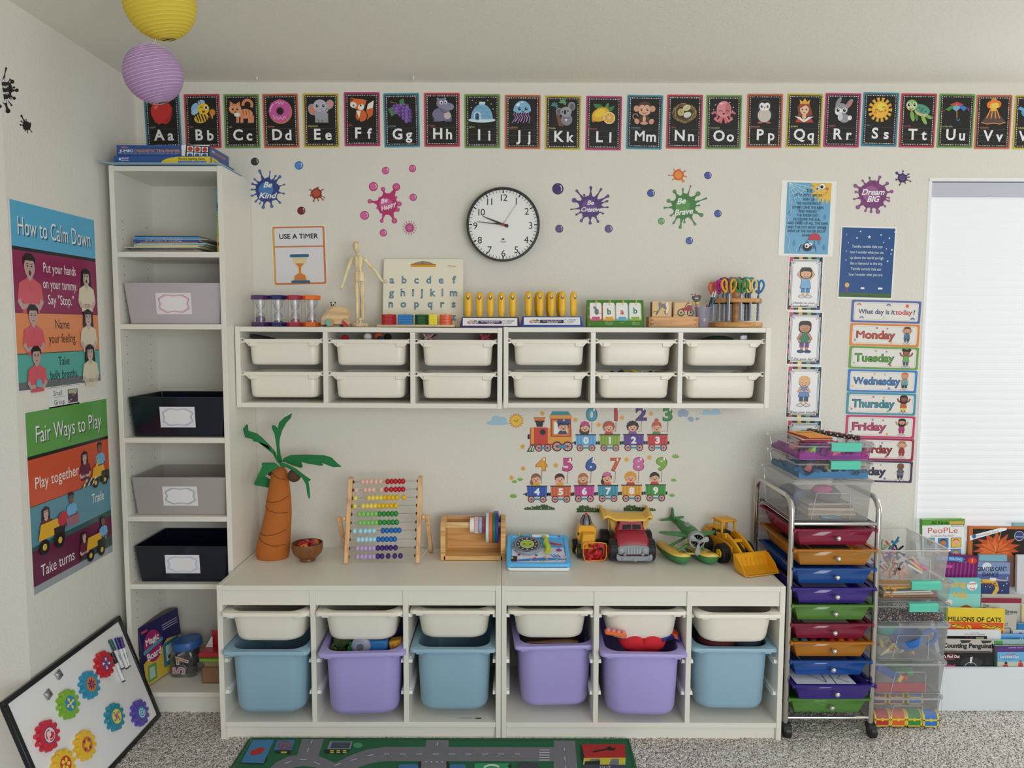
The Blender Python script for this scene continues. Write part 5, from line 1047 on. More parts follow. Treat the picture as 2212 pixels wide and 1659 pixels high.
for (x,y),col,lb,k in GE:
 p=onb('A4',x,y,.017);t=bthing('gear_magnet',lb,'gear',p,'plastic gear magnets');g=mat(col,.35);n=11;R0,R1=.0335,.0455;pts=[];pts2=[]
 for i in range(n):
  a0=2 *pi*i/n+k*.3
  for da,r_ in ((-.27,R0),(-.17,R0+.004),(-.115,R1-.001),(0,R1),(.115,R1-.001),(.17,R0+.004),(.27,R0)):pts.append((r_*cos(a0+da),r_*sin(a0+da)));pts2.append(((r_-.0012)*cos(a0+da),(r_-.0012)*sin(a0+da)))
 MB().loft([[(q[0],0,q[1]) for q in pts],[(q[0],-.0155,q[1]) for q in pts],[(q[0],-.017,q[1]) for q in pts2]],g).obj('gear_body',t,smooth=30)
 a=lart(.35,-.0172);s=.001
 a.sub(0,0,s);rim,inn=[('#24407E','#B02838'),('#C06A38','#C06A38'),('#2A7CB0','#2A7CB0'),('#24306A','#D0B9BC'),('#C0642C','#C0642C'),('#B03A28','#B03A28'),('#CFC04A','#CFC04A'),('#1E3A78','#2A7CB0')][k]
 a.E(0,0,24,rim,0,28);a.E(0,0,21.5,inn,0,28)
 if k == 0:
  for i in range(8):t0=i*pi/4;a.P([(4 *cos(t0+.39),4 *sin(t0+.39)),(20 *cos(t0+.12),20 *sin(t0+.12)),(20 *cos(t0+.66),20 *sin(t0+.66))],'#D0D2D8' if i %2 else '#B02838')
  for i in range(4):t0=i*pi/4;a.L([(-21 *cos(t0),-21 *sin(t0)),(21 *cos(t0),21 *sin(t0))],3,'#24508E')
 elif k == 1:
  for i in range(8):t0=i*pi/4 +.2;a.E(11 *cos(t0),11 *sin(t0),8,2.6,'#3A2A5C',t0,12)
 elif k in (2,):
  for i in range(4):t0=i*pi/2 +.1;a.L([(0,0),(12 *cos(t0),12 *sin(t0))],3,'#CFC04A',5);a.E(14 *cos(t0),14 *sin(t0),5,'#CFC04A')
  a.E(0,0,4,'#CFC04A')
 elif k == 3:a.E(4,-2,10,'#B02838');a.arc(0,0,14,1.2,3.6,5,'#B02838',10);a.E(-2,4,9,'#D0B9BC');a.arc(2,-2,14,4,6.5,4,'#B02838',10)
 elif k == 4:
  a.P([((17 if i %2 else 8)*cos(i*pi/4 +.6),(17 if i %2 else 8)*sin(i*pi/4 +.6)) for i in range(8)],'#CFA92E')
  for i in range(4):a.E(17 *cos(i*pi/2 +.5),17 *sin(i*pi/2 +.5),4,'#3A2A6C')
 elif k == 5:
  for i in range(5):a.E(12 *cos(i*1.257 +.9),12 *sin(i*1.257 +.9),7,5.5,'#D6BE3C',i*1.257 +.9)
 elif k == 6:
  a.P([(-10,12),(0,8),(10,12),(8,0),(10,-12),(0,-8),(-10,-12),(-8,0)],'#A85A88')
  for i in range(4):a.E(17 *cos(i*pi/2 +.4),17 *sin(i*pi/2 +.4),3.6,'#2A6CA0')
 else:a.L([(r_*cos(th),r_*sin(th)) for r_,th in [(1 +i*.55,i*.38) for i in range(34)]],3.2,'#CDD8E2')
 a.obj('face_print',t)
 if k in (4,5):MB().lathe([(.0075,0),(.0075,.013),(.006,.016),(0.0005,.016)],g,(.004,-.017,0),14,'y').obj('knob',t)
 if k in (4,5):t.children[-1].rotation_euler=(0,0,0)
for (x0,y0),(x1,y1),cap,lb in [((948,562),(1062,810),'#1F4A4C','dry-erase marker with a dark green cap'),((1000,545),(1098,808),'#22206A','dry-erase marker with a navy cap'),((1035,540),(1112,795),'#4A2A66','dry-erase marker with a purple cap, partly behind the navy one'),((965,672),(1068,918),'#161616','dry-erase marker with a black cap')]:
 p,q=onb('A4',x0,y0,.012),onb('A4',x1,y1,.012);d=(q-p);L_=d.length;t=bthing('marker_pen',lb,'marker',p,'dry-erase markers on the whiteboard')
 d=V((q.x-p.x,0,q.z-p.z));r_=.0068;off=-.0075 -(.0 if 'partly' not in lb else -.000);P=lambda s:(d.x*s,off,d.z*s)
 MB().tube([P(0),P(.04),P(.36)],[r_*.92,r_,r_*.98],mat(cap,.35),12).obj('cap',t,smooth=40);MB().tube([P(.36),P(.95)],r_*.88,mat('#C9C9CC',.35),12).obj('barrel',t,smooth=40);MB().tube([P(.95),P(1.0)],r_*.8,mat('#2A2A44',.35),12).obj('end_plug',t,smooth=40)
 ang=math.atan2(d.z,d.x);a=lart(.35,off-r_*.89);cx_,cz_=P(.62)[0],P(.62)[2];a.txt('EXPO',cx_,cz_,.0048,'#2A2A2E',w=.020,rot=ang,b=1);a.txt('low odor',P(.82)[0],P(.82)[2],.002,'#5A5A5E',w=.014,rot=ang);a.obj('barrel_print',t)
for (x,y),lb in (((513,858),'square silver magnet, the upper of the two'),((423,1027),'square silver magnet, the lower of the two')):
 p=onb('A4',x,y,.008);t=bthing('square_magnet',lb,'magnet',p,'square silver magnets')
 MB(Matrix.Rotation(-.25,4,'Y')).loft([[(a_,0,b_) for a_,b_,_ in rr(.024,.024,.002,2)],[(a_,-.006,b_) for a_,b_,_ in rr(.026,.026,.002,2)],[(a_,-.010,b_) for a_,b_,_ in rr(.014,.014,.002,2)]],mat('#9A9CA0',.18,.9)).obj('magnet_body',t,smooth=40)
# ================================================================ things on top of the wall racks
def sx(px,Y,Z=ZT): # X of a measured column at depth Y on the rack top
 return at(px,706,Y).x
SL=lambda x:ZT-(.0035 *(x-XU) if x<0 else 0)+.0006
def hexp(r,z,rot=0):return [(r*cos(pi/3 *i+rot),r*sin(pi/3 *i+rot),z) for i in range(6)]
gl=mat('#E0E4E8',.05,0,'clear')
for i,(cx,col,sand,sh,nm) in enumerate([(282,'#4A2858','#5A3A64',.022,'purple'),(530,'#1E1F58','#2A2A50',.005,'dark blue'),(768,'#96283E','#9A2A44',.012,'crimson'),(1000,'#D8641E','#B8542C',.007,'orange')]):
 px=zp('B3',cx,0)[0];x=sx(px,-.10);t=thing('sand_timer','%s capped sand timer in the row of four on the left rack' %nm,'timer',(x,-.10,SL(x)),.12,'sand timers')
 m=mat(col,.35);H=.118;r=.0345
 for z0,z1 in ((0,.016),(H-.016,H)):MB().loft([hexp(r*.97,z0),hexp(r,z0+.002),hexp(r,z1-.002),hexp(r*.97,z1)],m).obj('end_cap',t,smooth=0)
 MB().lathe([(.0245,.016),(.0245,H-.016)],gl,n=24,cap=False).obj('outer_tube',t)
 pr=[(.017,.017),(.0185,.03),(.016,.043),(.006,.055),(.002,.059),(.006,.063),(.016,.075),(.0185,.088),(.017,H-.017)]
 MB().lathe(pr,gl,n=20,cap=False).obj('glass_bulb',t,smooth=60);MB().lathe([(.0165,.0175),(.0165,.018 +sh*.6),(.006,.018 +sh)],mat(sand,.8),n=18).obj('sand',t)
# wooden panda car
x=sx(zp('B3',1340,0)[0],-.13);wood=mat('#C6A77C',.45,0,'woodx');wl_=mat('#B8A084',.5,0,'woodx')
t=thing('toy_car','wooden toy car with a panda head riding in it','toy',(x,-.13,SL(x)));s=.15371 /585
def b3(u,v):return ((u-1310)*s,(1336 -v)*s)
body=[b3(*p) for p in [(1165,1300),(1180,1180),(1230,1100),(1300,1052),(1400,1045),(1460,1070),(1500,1130),(1508,1220),(1500,1290),(1440,1300)]]
MB().prism(body,-.024,-.008,wood).prism(body,.008,.024,wood).obj('body_side',t,bevel=.002);MB().prism([b3(*p) for p in [(1110,1310),(1115,1230),(1150,1160),(1210,1080),(1235,1085),(1190,1180),(1180,1310)]],-.022,.022,wl_).prism([b3(*p) for p in [(1180,1310),(1180,1200),(1440,1150),(1490,1310)]],-.008,.008,wl_).obj('bonnet',t,bevel=.002)
for k,(u,v,r,c1,yy) in enumerate([(1253,1278,58,'#5AA8A0',-.030),(1485,1278,58,'#A8303C',-.030),(1120,1285,50,'#7A5A40',.026),(1375,1300,45,'#5A3A2A',.026)]):
 cx,cz=b3(u,v);w_=MB().lathe([(r*s,-.006),(r*s,.006)],mat('#A88C68',.5,0,'woodx'),(cx,yy,r*s),24,'y').obj('wheel',t,bevel=.001)
 a=lart(.4,yy-.0062);a.P([(cx+r*s*.95 *cos(q),r*s+r*s*.95 *sin(q)) for q in [pi/2 +(k*.9)+pi*j/12 for j in range(13)]],c1);a.obj('wheel_print',w_)
hx,hz=b3(1272,1025);h=MB().ball((hx,0,hz),(.0088,.008,.0098),mat('#D0C09C',.45),16,10).obj('panda_head',t)
mb=MB();[mb.ball((hx+q*.0078,.001,hz+.0085),.0033,mat('#1C1A1A',.5),10,6) for q in (-1,1)];mb.obj('ear',h)
a=lart(.4,-.0083);a.E(hx-.0036,hz,.0028,.0038,'#17151A',.4);a.E(hx+.0042,hz,.0028,.0038,'#17151A',-.4);a.E(hx,hz-.0035,.001,'#17151A');a.obj('face_print',h)
# artist's mannequin
wd=mat('#D3BC95',.45,0,'woodz');s=.15371 /580
x=sx(zp('B3',1680,0)[0],-.10);t=thing('wooden_mannequin','jointed wooden artist mannequin with both arms out','mannequin',(x,-.10,SL(x)))
def m3(u,v,y=0):return V(((u-1680)*s,y,(1336 -v)*s))
MB().lathe([(.0365,0),(.0375,.002),(.0375,.012),(.036,.0135)],mat('#C9B08A',.45,0,'woodx'),n=36).obj('base',t);MB().tube([(0,.012,.013),(0,.012,.155)],.0014,mat('#A8A8A4',.2,.9),8).obj('support_rod',t)
hd=[m3(1643,q) for q in (285,262,215,165,130,118)];MB().tube(hd,[.004,.0075,.0125,.0150,.0105,.004],wd,16).obj('head',t,smooth=70)
MB().tube([m3(1663,318),m3(1660,282)],[.0085,.0078],wd,14).obj('neck',t,smooth=60)
def oval(pts,m=wd):
 mb=MB();rings=[]
 for v,cx,w_,d in pts:rings.append([m3(cx,v)+V((w_*s*cos(q),d*cos(0)*sin(q),0)) for q in [2 *pi*i/20 for i in range(20)]])
 return mb.loft(rings,m)
oval([(308,1668,25,.006),(325,1668,60,.011),(370,1668,72,.014),(430,1668,66,.014),(488,1670,50,.012)]).obj('chest',t,smooth=60);oval([(488,1672,46,.011),(540,1675,50,.011)]).obj('waist',t,smooth=60)
oval([(542,1678,55,.011),(560,1678,66,.013),(620,1678,74,.0145),(680,1680,74,.0135)]).obj('pelvis',t,smooth=60)
def limb(name,p0,p1,r0,r1,rm,y0=0,y1=0):
 a_,b_=m3(*p0,y0),m3(*p1,y1);MB().tube([a_,a_.lerp(b_,.12),a_.lerp(b_,.45),a_.lerp(b_,.9),b_],[r0*.6,r0,rm,r1,r1*.6],wd,14).obj(name,t,smooth=60)
for sh,el,wr,hn,he in [((1567,372),(1493,560),(1440,725),(1425,760),(1405,800)),((1767,382),(1905,535),(2010,688),(2030,688),(2088,680))]:
 MB().ball(m3(*sh),.0083,wd,14,10).obj('shoulder_joint',t);limb('upper_arm',sh,el,.0065,.006,.0072);MB().ball(m3(*el),.0056,wd,10,8).obj('elbow_joint',t);limb('forearm',el,wr,.006,.0042,.0066)
 q0,q1=m3(*wr),m3(*he);MB().tube([q0,q0.lerp(q1,.3),q0.lerp(q1,.7),q1],[.003,.0062,.007,.002],wd,12).obj('hand',t,smooth=60)
for q,xt,xb in ((-1,1638,1638),(1,1718,1718)):
 MB().ball(m3(xt,700),.0075,wd,12,8).obj('hip_joint',t);limb('thigh',(xt,712),(xt-q*0 +(5 if q<0 else 0),945),.0085,.0072,.0092);MB().ball(m3(xt+3,955),.0062,wd,12,8).obj('knee_joint',t);limb('shin',(xt+3,965),(xt+2,1210),.0072,.005,.0082)
 MB().ball(m3(xt+2,1220),.0048,wd,10,8).obj('ankle_joint',t)
MB().tube([m3(1638,1245,.004),m3(1645,1262,-.006),m3(1650,1275,-.014)],[.006,.0075,.004],wd,12).obj('foot',t,smooth=60);MB().tube([m3(1735,1218,.004),m3(1700,1228,-.006),m3(1665,1232,-.012)],[.005,.0075,.004],wd,12).obj('foot',t,smooth=60)
# magnetic letter board
x0,x1=sx(zp('B4',92,0)[0],-.035),sx(zp('B4',918,0)[0],-.035);s=(x1-x0)/826;t=thing('letter_board','cream magnetic tracing board with rows of dotted blue letters','board',((x0+x1)/2,-.060,SL(x0)),0,None,(radians(-9),0,0))
W,H=x1-x0,.268;MB().prism([(p[0],p[1]+H/2) for p in rr(W,H,.008,4,0,0,0,'uv')],-.006,.006,mat('#D6CBB8',.35)).obj('board_body',t,bevel=.0015)
a=lart(.4,-.0063);T=lambda u,v:((u-505)*s,H-(v-82)*s);k=s
a.P([T(375,168),T(375,135),T(395,135),T(440,115),T(505,105),T(570,115),T(612,135),T(632,135),T(632,168)],'#8A7A60');a.R(*T(378,142),*T(630,168),'#C98E24');a.R(*T(378,133),*T(630,141),'#6A4A28');a.L([T(490,112),T(490,135),T(505,118)],4 *s,'#1A1A1A')
a.txt('Playmags'[:4]+'gs',*T(800,155),16 *s,'#A8405A',w=90 *s,sh=.3);a.obj('handle_slot',t)
rows=[('abcdef',[182,307,435,563,690,822],272),('ghijklm',[180,298,402,495,600,705,820],405),('nopqrs',[175,305,440,580,702,822],522),('tuvwxyz',[175,280,385,490,600,712,822],655)]
a=lart(.5,-.0066)
for ch,xs,yy in rows:
 for c_,u in zip(ch,xs):
  U_,V_=T(u,yy+28);a.txt(c_,U_,V_+.028 *k,58 *k*1.35,'#24506E',b=1)
  vs=GL[0,c_][0];sz=58 *k*1.35 /.729;w_=GL['w',c_]*sz
  a.txt(c_,U_,V_+.028 *k,58 *k*1.35,'#6E90A4',b=0)
  vs=vs[::max(1,len(vs) // 9)]
  for vx,vy in vs:a.E(U_-w_/2 +vx*sz,V_+(vy-.36)*sz,3.6 *k,'#16384E',0,6);a.w -= LAY
 a.w += LAY
a.obj('letter_print',t)
# stacking block tray
x0,x1=sx(zp('B4',35,0)[0],-.15),sx(zp('B4',835,0)[0],-.15);t=thing('block_tray','natural wood tray base with stacks of coloured counting blocks','toy',((x0+x1)/2,-.15,SL(x0)))
W=x1-x0;MB().box(-W/2,W/2,-.03,.03,0,.0085,mat('#C9B48E',.5,0,'woodx')).obj('tray_base',t,bevel=.001)
for (u0,u1,col,nn_,kind,nm) in [(70,222,'#A0202C',3,'hex','red'),(245,392,'#246CA8',4,'sq','blue'),(415,557,'#1A4A22',4,'hex','dark green'),(565,650,'#D2C22C',4,'sq','yellow'),(672,803,'#C85A34',4,'rnd','orange')]:
 a_,b_=sx(zp('B4',u0,0)[0],-.15),sx(zp('B4',u1,0)[0],-.15);cx=(a_+b_)/2;w_=(b_-a_)/2;bh=.0385 /nn_;m=mat(col,.35)
 MB().tube([(cx-(x0+x1)/2,0,.008),(cx-(x0+x1)/2,0,.008 +nn_*bh+.006)],.004,mat('#C9B48E',.5,0,'woodx'),10).obj('peg',t)
 for j in range(nn_):
  z0=SL(x0)+.0088 +j*bh;q=.9985 if j %2 else 1;rot=(RND.random()-.5)*.08
  o=thing('counting_block',nm+' wooden counting block, ' +['bottom one','second one up','third one up','topmost one'][j]+' of its stack','block',(cx,-.15,z0),rot,nm+' counting blocks')
  if kind == 'hex':rg=lambda z,c_:[(w_*q*c_*cos(pi/3 *i),w_*.6 *c_*sin(pi/3 *i),z) for i in range(6)]
  elif kind == 'sq':rg=lambda z,c_:rr(w_*2 *c_,w_*1.3 *c_ if w_>.02 else w_*2 *c_,.002,2,0,0,z)
  else:rg=lambda z,c_:[(w_*c_*cos(pi/12 *i),w_*.75 *c_*sin(pi/12 *i),z) for i in range(24)]
  mb=MB().loft([rg(0,.95),rg(.001,1),rg(bh-.0012,1),rg(bh-.0002,.95)],m);bpy.data.objects.remove(o)
  o=mb.obj('counting_block',None,(cx,-.15,z0),smooth=20);o.rotation_euler=(0,0,rot);tag(o,nm+' wooden counting block, ' +['bottom one','second one up','third one up','topmost one'][j]+' of its stack','block',nm+' counting blocks')
# stamp stands
ym=mat('#D2A21A',.35)
for (u0,u1,ut0,ut1,vt,col,title,lb,stamps) in [(890,1508,905,1490,657,'#3C2358','NUMBERS','purple stand holding five yellow number stampers',[(970,'1',0),(1086,'2',0),(1200,'3',0),(1314,'4',0),(1430,'5',0)]),
  (1512,2150,1530,2135,662,'#1E3E8A','UPPERCASE LETTERS','blue stand holding yellow letter stampers',[(1594,'D',0),(1714,'A',0),(1830,'B',0),(1944,'C',0),(2058,'H',.35),(1690,'G',2),(1808,'E',2),(1915,'F',2)])]:
 a_,b_=sx(zp('B4',u0,0)[0],-.14),sx(zp('B4',u1,0)[0],-.14);cx=(a_+b_)/2;W=b_-a_;H=.039;zb=SL(cx)
 t=thing('stamp_stand',lb,'stand',(cx,-.14,zb));f=(ut1-ut0)/(u1-u0)
 MB().loft([[(x_,y_,z_) for x_,y_,z_ in rr(W*q,d,.004,2,0,(dy),z)] for q,d,dy,z in ((1,.11,0,0),(1,.11,0,.004),(f,.08,.006,H-.003),(f*.985,.075,.006,H))],mat(col,.35)).obj('stand_body',t)
 sl=.015 /H;a=lart(.35,0);a.fn=lambda u,v,w:V((u,-.0555 +v*.0092 /H*1.9 -.0006 -w,v));k=W/(u1-u0)
 a.sub(0,0,k);a.R(-W/k/2 *.9,16,W/k/2 *.9,88 +10,'#CFCFD2'); 
 for q,(dx,c_) in enumerate([(-210,'#A03034'),(-190,'#C08A30'),(-170,'#3A6A8A'),(-150,'#7A2A4A'),(-130,'#4A7A3A')]):a.E(dx,52 +(q %2)*8,22,15,c_)
 a.txt('COLORATIONS',-170,54,17,'#E0DEDC',w=108,b=1);a.R(-120,38,118,72,'#3A2050');a.txt('Hand Grasp Stamping Sticks',0,61,11,'#D8D4DC',w=190,b=1);a.txt(title,5,46,9,'#D8D4DC',w=110 if len(title)>9 else 70,b=1);a.ring(140,55,17,20,'#3A3A3E',20);a.txt('SET',140,55,7,'#3A3A3E',w=16)
 for q in range(4):a.R(168,72 -q*11,168 +(85,78,60,50)[q]*(.95),76 -q*11,'#6A6A72')
 a.obj('label_print',t)
 for u,ch,flag in stamps:
  X=sx(zp('B4',u,0)[0],-.14 if flag != 2 else -.105);yy=-.145 if flag != 2 else -.112;tt=thing('hand_stamper','yellow stamper marked %s' %{'1':'one, leftmost','2':'two, second','3':'three, middle one','4':'four, fourth along','5':'five, rightmost'}.get(ch,'with the letter ' +ch)+(', back row of the blue stand' if flag == 2 else ' in the %s stand' %('purple' if u0<1000 else 'blue')),'stamp',(X,yy,zb+H+.0004),.5 if flag == .35 else 0,'yellow hand stampers')
  hh=.0935;r=.0148;pr=[(r*.62,0),(r*.80,.012),(r*.9,.022)]
  for i in range(6):z=.026 +i*.007;pr += [(r*.97,z),(r*.91,z+.0032)]
  pr += [(r,.070),(r*.92,.080),(r*.66,.089),(r*.3,.0935),(.0006,.094)]
  MB().lathe(pr,ym,n=20).obj('stamper_body',tt,smooth=60).scale=(1,.72,1)
  a=Art(lambda u,v,w:V((u,-r*.72 *(max(0,1 -(u/r)**2)**.5)*(1 if v<.07 else max(.3,1 -((v-.07)/.026)**2 *.9))-.0006 -w,v)),1,.4);a.E(0,.0755,.0062,.0105,'#2A3038',0,20)
  a.txt(ch,0,.0755,.0092,'#D8D8D8',b=1);a.obj('letter_print',tt)
# phonics flip stand
x0,x1=sx(zp('B5',85,0)[0],-.12),sx(zp('B5',702,0)[0],-.12);t=thing('flip_card_stand','green phonics flip stand with a cat picture and letter cards','stand',((x0+x1)/2,-.135,SL(1)));W=x1-x0;k=W/617;H=295 *k
MB().prism([(-.005,0),(.06,0),(.022,H)],-W/2,W/2,mat('#3A7020',.4),'yz').obj('stand_body',t,bevel=.001)
nrm=V((0,-H,.027)).normalized();a=Art(lambda u,v,w:V((u*k,-.0052 +v*k*.027 /H-w-.0004,v*k)),1,.4)
for i in range(26):a.E(-290 +(i*97) %580,10 +(i*61) %270,6 +i %7,'#5E8E34')
for x_,st in ((-72,('Consonants','Combinations')),(73,('Vowel','')),(220,('Consonants','Combinations'))):
 for j,q in enumerate(st):q and a.txt(q,x_,48 -j*15,10,'#D0D8C8',w=85 if len(q)>6 else 45)
a.obj('front_print',t)
for i,(x_,col,ch,cc_,v0) in enumerate([(-212,'#B84A68',None,None,170),(-68,'#C8902C','b','#2E7038',160),(73,'#5A9AB0','a','#B8502C',160),(215,'#7E9E30','b','#2E7038',170)]):
 a=Art(lambda u,v,w:V((u*k,-.0052 +v*k*.027 /H-w-.0014,v*k)),1,.4);a.RR(x_-70,68,x_+70,240,12,col);a.RR(x_-62,84,x_+62,258,12,'#BDB9BE');a.RR(x_-64,90,x_+58,262,14,'#D2D0D4');a.RR(x_-44,86,x_+44,112,10,col)
 if ch:a.txt(ch,x_,v0+10,66,cc_,b=1)
 else:a.E(x_+10,165,24,34,'#6A6866');a.E(x_-8,205,17,16,'#7A7876');a.P([(x_-24,212),(x_-22,230),(x_-10,218)],'#6A6866');a.P([(x_+8,212),(x_+4,230),(x_-6,218)],'#6A6866');a.L([(x_+28,150),(x_+60,145)],6,'#6A6866');a.E(x_-13,207,2.5,K1);a.E(x_-3,207,2.5,K1)
 cd=a.obj('letter_card',t)
 MB().tube([(x_*k+.005 *cos(q)*.4,-.004 -.006 *cos(q),262 *k+.008 *sin(q)) for q in [2 *pi*j/14 for j in range(14)]],.0011,mat('#CFC22C',.35),6,True).obj('ring',t)
# little wooden box with puzzle tiles
x0,x1=sx(zp('B5',748,0)[0],-.13),sx(zp('B5',1275,0)[0],-.13);W=x1-x0;k=W/527;t=thing('wooden_box','small finger-jointed wooden box packed with picture tiles','box',((x0+x1)/2,-.13,SL(1)));H=110 *k;bw=mat('#B98A58',.5,0,'woodx');D=.07
MB().box(-W/2 +.007,W/2 -.007,-D/2,-D/2 +.006,0,H,bw).obj('front_board',t,bevel=.0006);MB().box(-W/2 +.007,W/2 -.007,D/2 -.006,D/2,0,H,bw).obj('back_board',t,bevel=.0006);MB().box(-W/2 +.006,W/2 -.006,-D/2 +.006,D/2 -.006,0,.004,bw).obj('base_board',t)
for q in (-1,1):
 mb=MB().box(q*W/2,q*(W/2 -.006),-D/2 +.006,D/2 -.006,0,H,bw)
 for j in range(5):
  if j %2 == 0:mb.box(q*W/2,q*(W/2 -.0075),-D/2 -.0003,-D/2 +.007,H*j/5,H*(j+1)/5,mat('#A87848',.5,0,'woodx'))
  else:mb.box(q*(W/2 -.0075),q*(W/2 -.016),-D/2 -.0003,-D/2 +.006,H*j/5,H*(j+1)/5,mat('#9A6A40',.5,0,'woodx'))
 mb.obj('end_board',t)
for i in range(9):
 left=i<4;cxp=(885 -1012)*k if left else (1112 -1012)*k;lb='wooden picture tile ' +(['with a kangaroo-like grey figure, in the left front of the wooden box','behind the grey figure tile','green-edged, in the left half of the wooden box','at the back left of the wooden box'][i] if left else ['with a red motorcycle, in the right front of the wooden box','red-edged, right behind the motorcycle tile','third in the right half of the wooden box','fourth in the right half of the wooden box','at the back right of the wooden box'][i-4])
 j=i if left else i-4;o=thing('picture_tile',lb,'tile',((x0+x1)/2 +cxp-(j*.0012 if left else -j*.0006),-.13 -.024 +j*.009,SL(1)+.0045),.03 *(j-1)*0,'picture tiles');ww=205 *k
 MB().box(-ww/2,ww/2,-.0015,.0015,0,262 *k-j*.001,mat(['#C2A070','#8A4A3A','#2F6A50','#B99A70','#C2A070'][j],.5)).obj('tile_body',o,bevel=.0004)
 if j == 0:
  a=lart(.5,-.0018);a.sub(0,262 *k-75 *k,k)
  if left:a.P([(-40,60),(-10,70),(10,40),(40,65),(60,60),(50,10),(70,-60),(40,-70),(20,-30),(-10,0),(-50,-65),(-70,-60),(-30,0)],'#6E6A68');a.L([(-95,-40),(-40,-30),(-60,-70)],8,K1);a.P([(40,60),(60,70),(75,20),(60,-60),(45,-50)],'#C9C4BC');a.P([(-10,10),(20,0),(40,-20),(10,-30)],'#C0B040');a.L([(10,50),(50,10),(30,-50)],7,'#8A2A24')
  else:
   for q_,r_ in ((-20,40),(80,38)):a.E(q_,-45,r_,K1);a.E(q_,-45,r_*.72,'#A89878');a.E(q_,-45,r_*.25,K1)
   a.P([(-40,-10),(40,20),(95,30),(100,0),(60,-30),(10,-20)],'#8A2428');a.L([(20,20),(55,60),(75,55)],8,K1);a.E(70,25,28,12,'#8E2A2C');a.L([(70,-10),(95,-50)],12,'#3A3A3A');a.frame(-98,-70,100,72,5,'#6A5030')
  a.obj('tile_print',o)
# clear cup of pens
cx=sx(zp('B5',1347,0)[0],-.14);k=.19892 /583;t=thing('plastic_cup','clear plastic cup holding pens beside the scissor rack','cup',(cx,-.14,SL(1)))
pr=[(.0001,.001),(60 *k,0),(70 *k,.02),(74 *k,.030),(73 *k,.0315),(76 *k,.034),(86 *k,.070),(95 *k,.0735),(95 *k,.0755),(92 *k,.0750),(84 *k,.070),(68 *k,.02),(57 *k,.002)]
MB().lathe(pr,mat('#B9BCD0',.1,0,'frost'),n=28,cap=False).obj('cup_body',t,smooth=50)
cz=SL(1)
def pen(lb,u0,v0,u1,v1,col,tip,y=0,r=.0032,extra=None):
 a_=V((cx+(u0-1347)*k,-.14 +y,cz+(705 -v0)*k));b_=V((cx+(u1-1347)*k,-.14 +y*.4,cz+(705 -v1)*k));o=thing('pen',lb,'pen',a_,0,'pens in the clear cup');d=b_-a_
 MB().tube([V((0,0,0)),d*.78],r,mat(col,.3),10).obj('barrel',o);MB().tube([d*.78,d*.93,d],[r*.95,r*.9,r*.6],mat(tip,.25),10).obj('pen_end',o);return o,a_,d
pen('slim black pen with a silver end in the clear cup',1375,600,1455,312,'#1C1C1E','#B9BBC0',-.004);pen('bright blue pen with a white end in the clear cup',1400,640,1487,298,'#2A7090','#C9CCD0',.005);pen('dark violet pen leaning far right in the cup',1330,660,1525,338,'#3A2A5A','#8A7A94',.010,.0028);pen('red pen low in the clear cup, mostly inside',1350,670,1388,455,'#A8202C','#7A141C',-.008)
o,a_,d=pen('pencil with a black LOVE topper and bead in the clear cup',1310,680,1258,420,'#C890A8','#C86A88',-.006)
mb=MB();P=lambda u,v,y=0:V(((u-1347)*k+cx-a_.x,y,(705 -v)*k-(a_.z-cz)))
MB().ball(P(1285,475),(.0075,.006,.0065),mat('#C8849A',.4),12,8).obj('bead',o);MB().ball(P(1275,440),(.008,.006,.006),mat('#C9A83A',.4),12,8).obj('bead',o);q=MB().prism([(p_.x,p_.z) for p_ in (P(1218,365),P(1300,350),P(1318,365),P(1305,418),P(1245,425),P(1225,400))],-.004,.004,mat('#1C1416',.4)).obj('topper',o,bevel=.001)
a=lart(.4,-.0043);p_=P(1265,388);a.txt('LOVE',p_.x,p_.z,.0055,'#D8D0D0',w=.0135,b=1,rot=-.05);a.R(p_.x-.007,p_.z+.006,p_.x+.007,p_.z+.0045,'#A8283A');a.obj('topper_print',q);MB().ball(P(1252,345),(.003,.003,.0045),mat('#B84A6A',.4),8,6).ball(P(1218,345),(.003,.003,.0035),mat('#3A6A44',.4),8,6).obj('topper_knob',o)
# scissor carousel
cx=sx(zp('B5',1700,0)[0],-.105);t=thing('scissor_rack','round wooden two-tier rack holding craft scissors','rack',(cx,-.105,cz));R0=.095;wd2=mat('#B07E48',.42,0,'woodx')
k=.19892 /590
MB().lathe([(R0*1.02,0),(R0*1.05,.003),(R0*1.05,.0165),(R0*1.03,.019)],wd2,n=48).obj('base_disc',t,smooth=40);MB().lathe([(.014,.019),(.014,.14)],wd2,n=20).obj('post',t)
zU=330 *k-.004;MB().lathe([(R0*.99,zU-.016),(R0,zU-.014),(R0,zU-.003),(R0*.99,zU),(R0*.0 +.004,zU)],wd2,n=48).lathe([(.004,zU-.016),(R0*.99,zU-.016)],wd2,n=48,cap=False).obj('top_disc',t,smooth=40)
MB().lathe([(.030,.150),(.029,.158),(.018,.170),(.001,.174)],mat('#6A6C6C',.4),n=24).obj('knob_cap',t,smooth=60).location=(0,.02,.018)
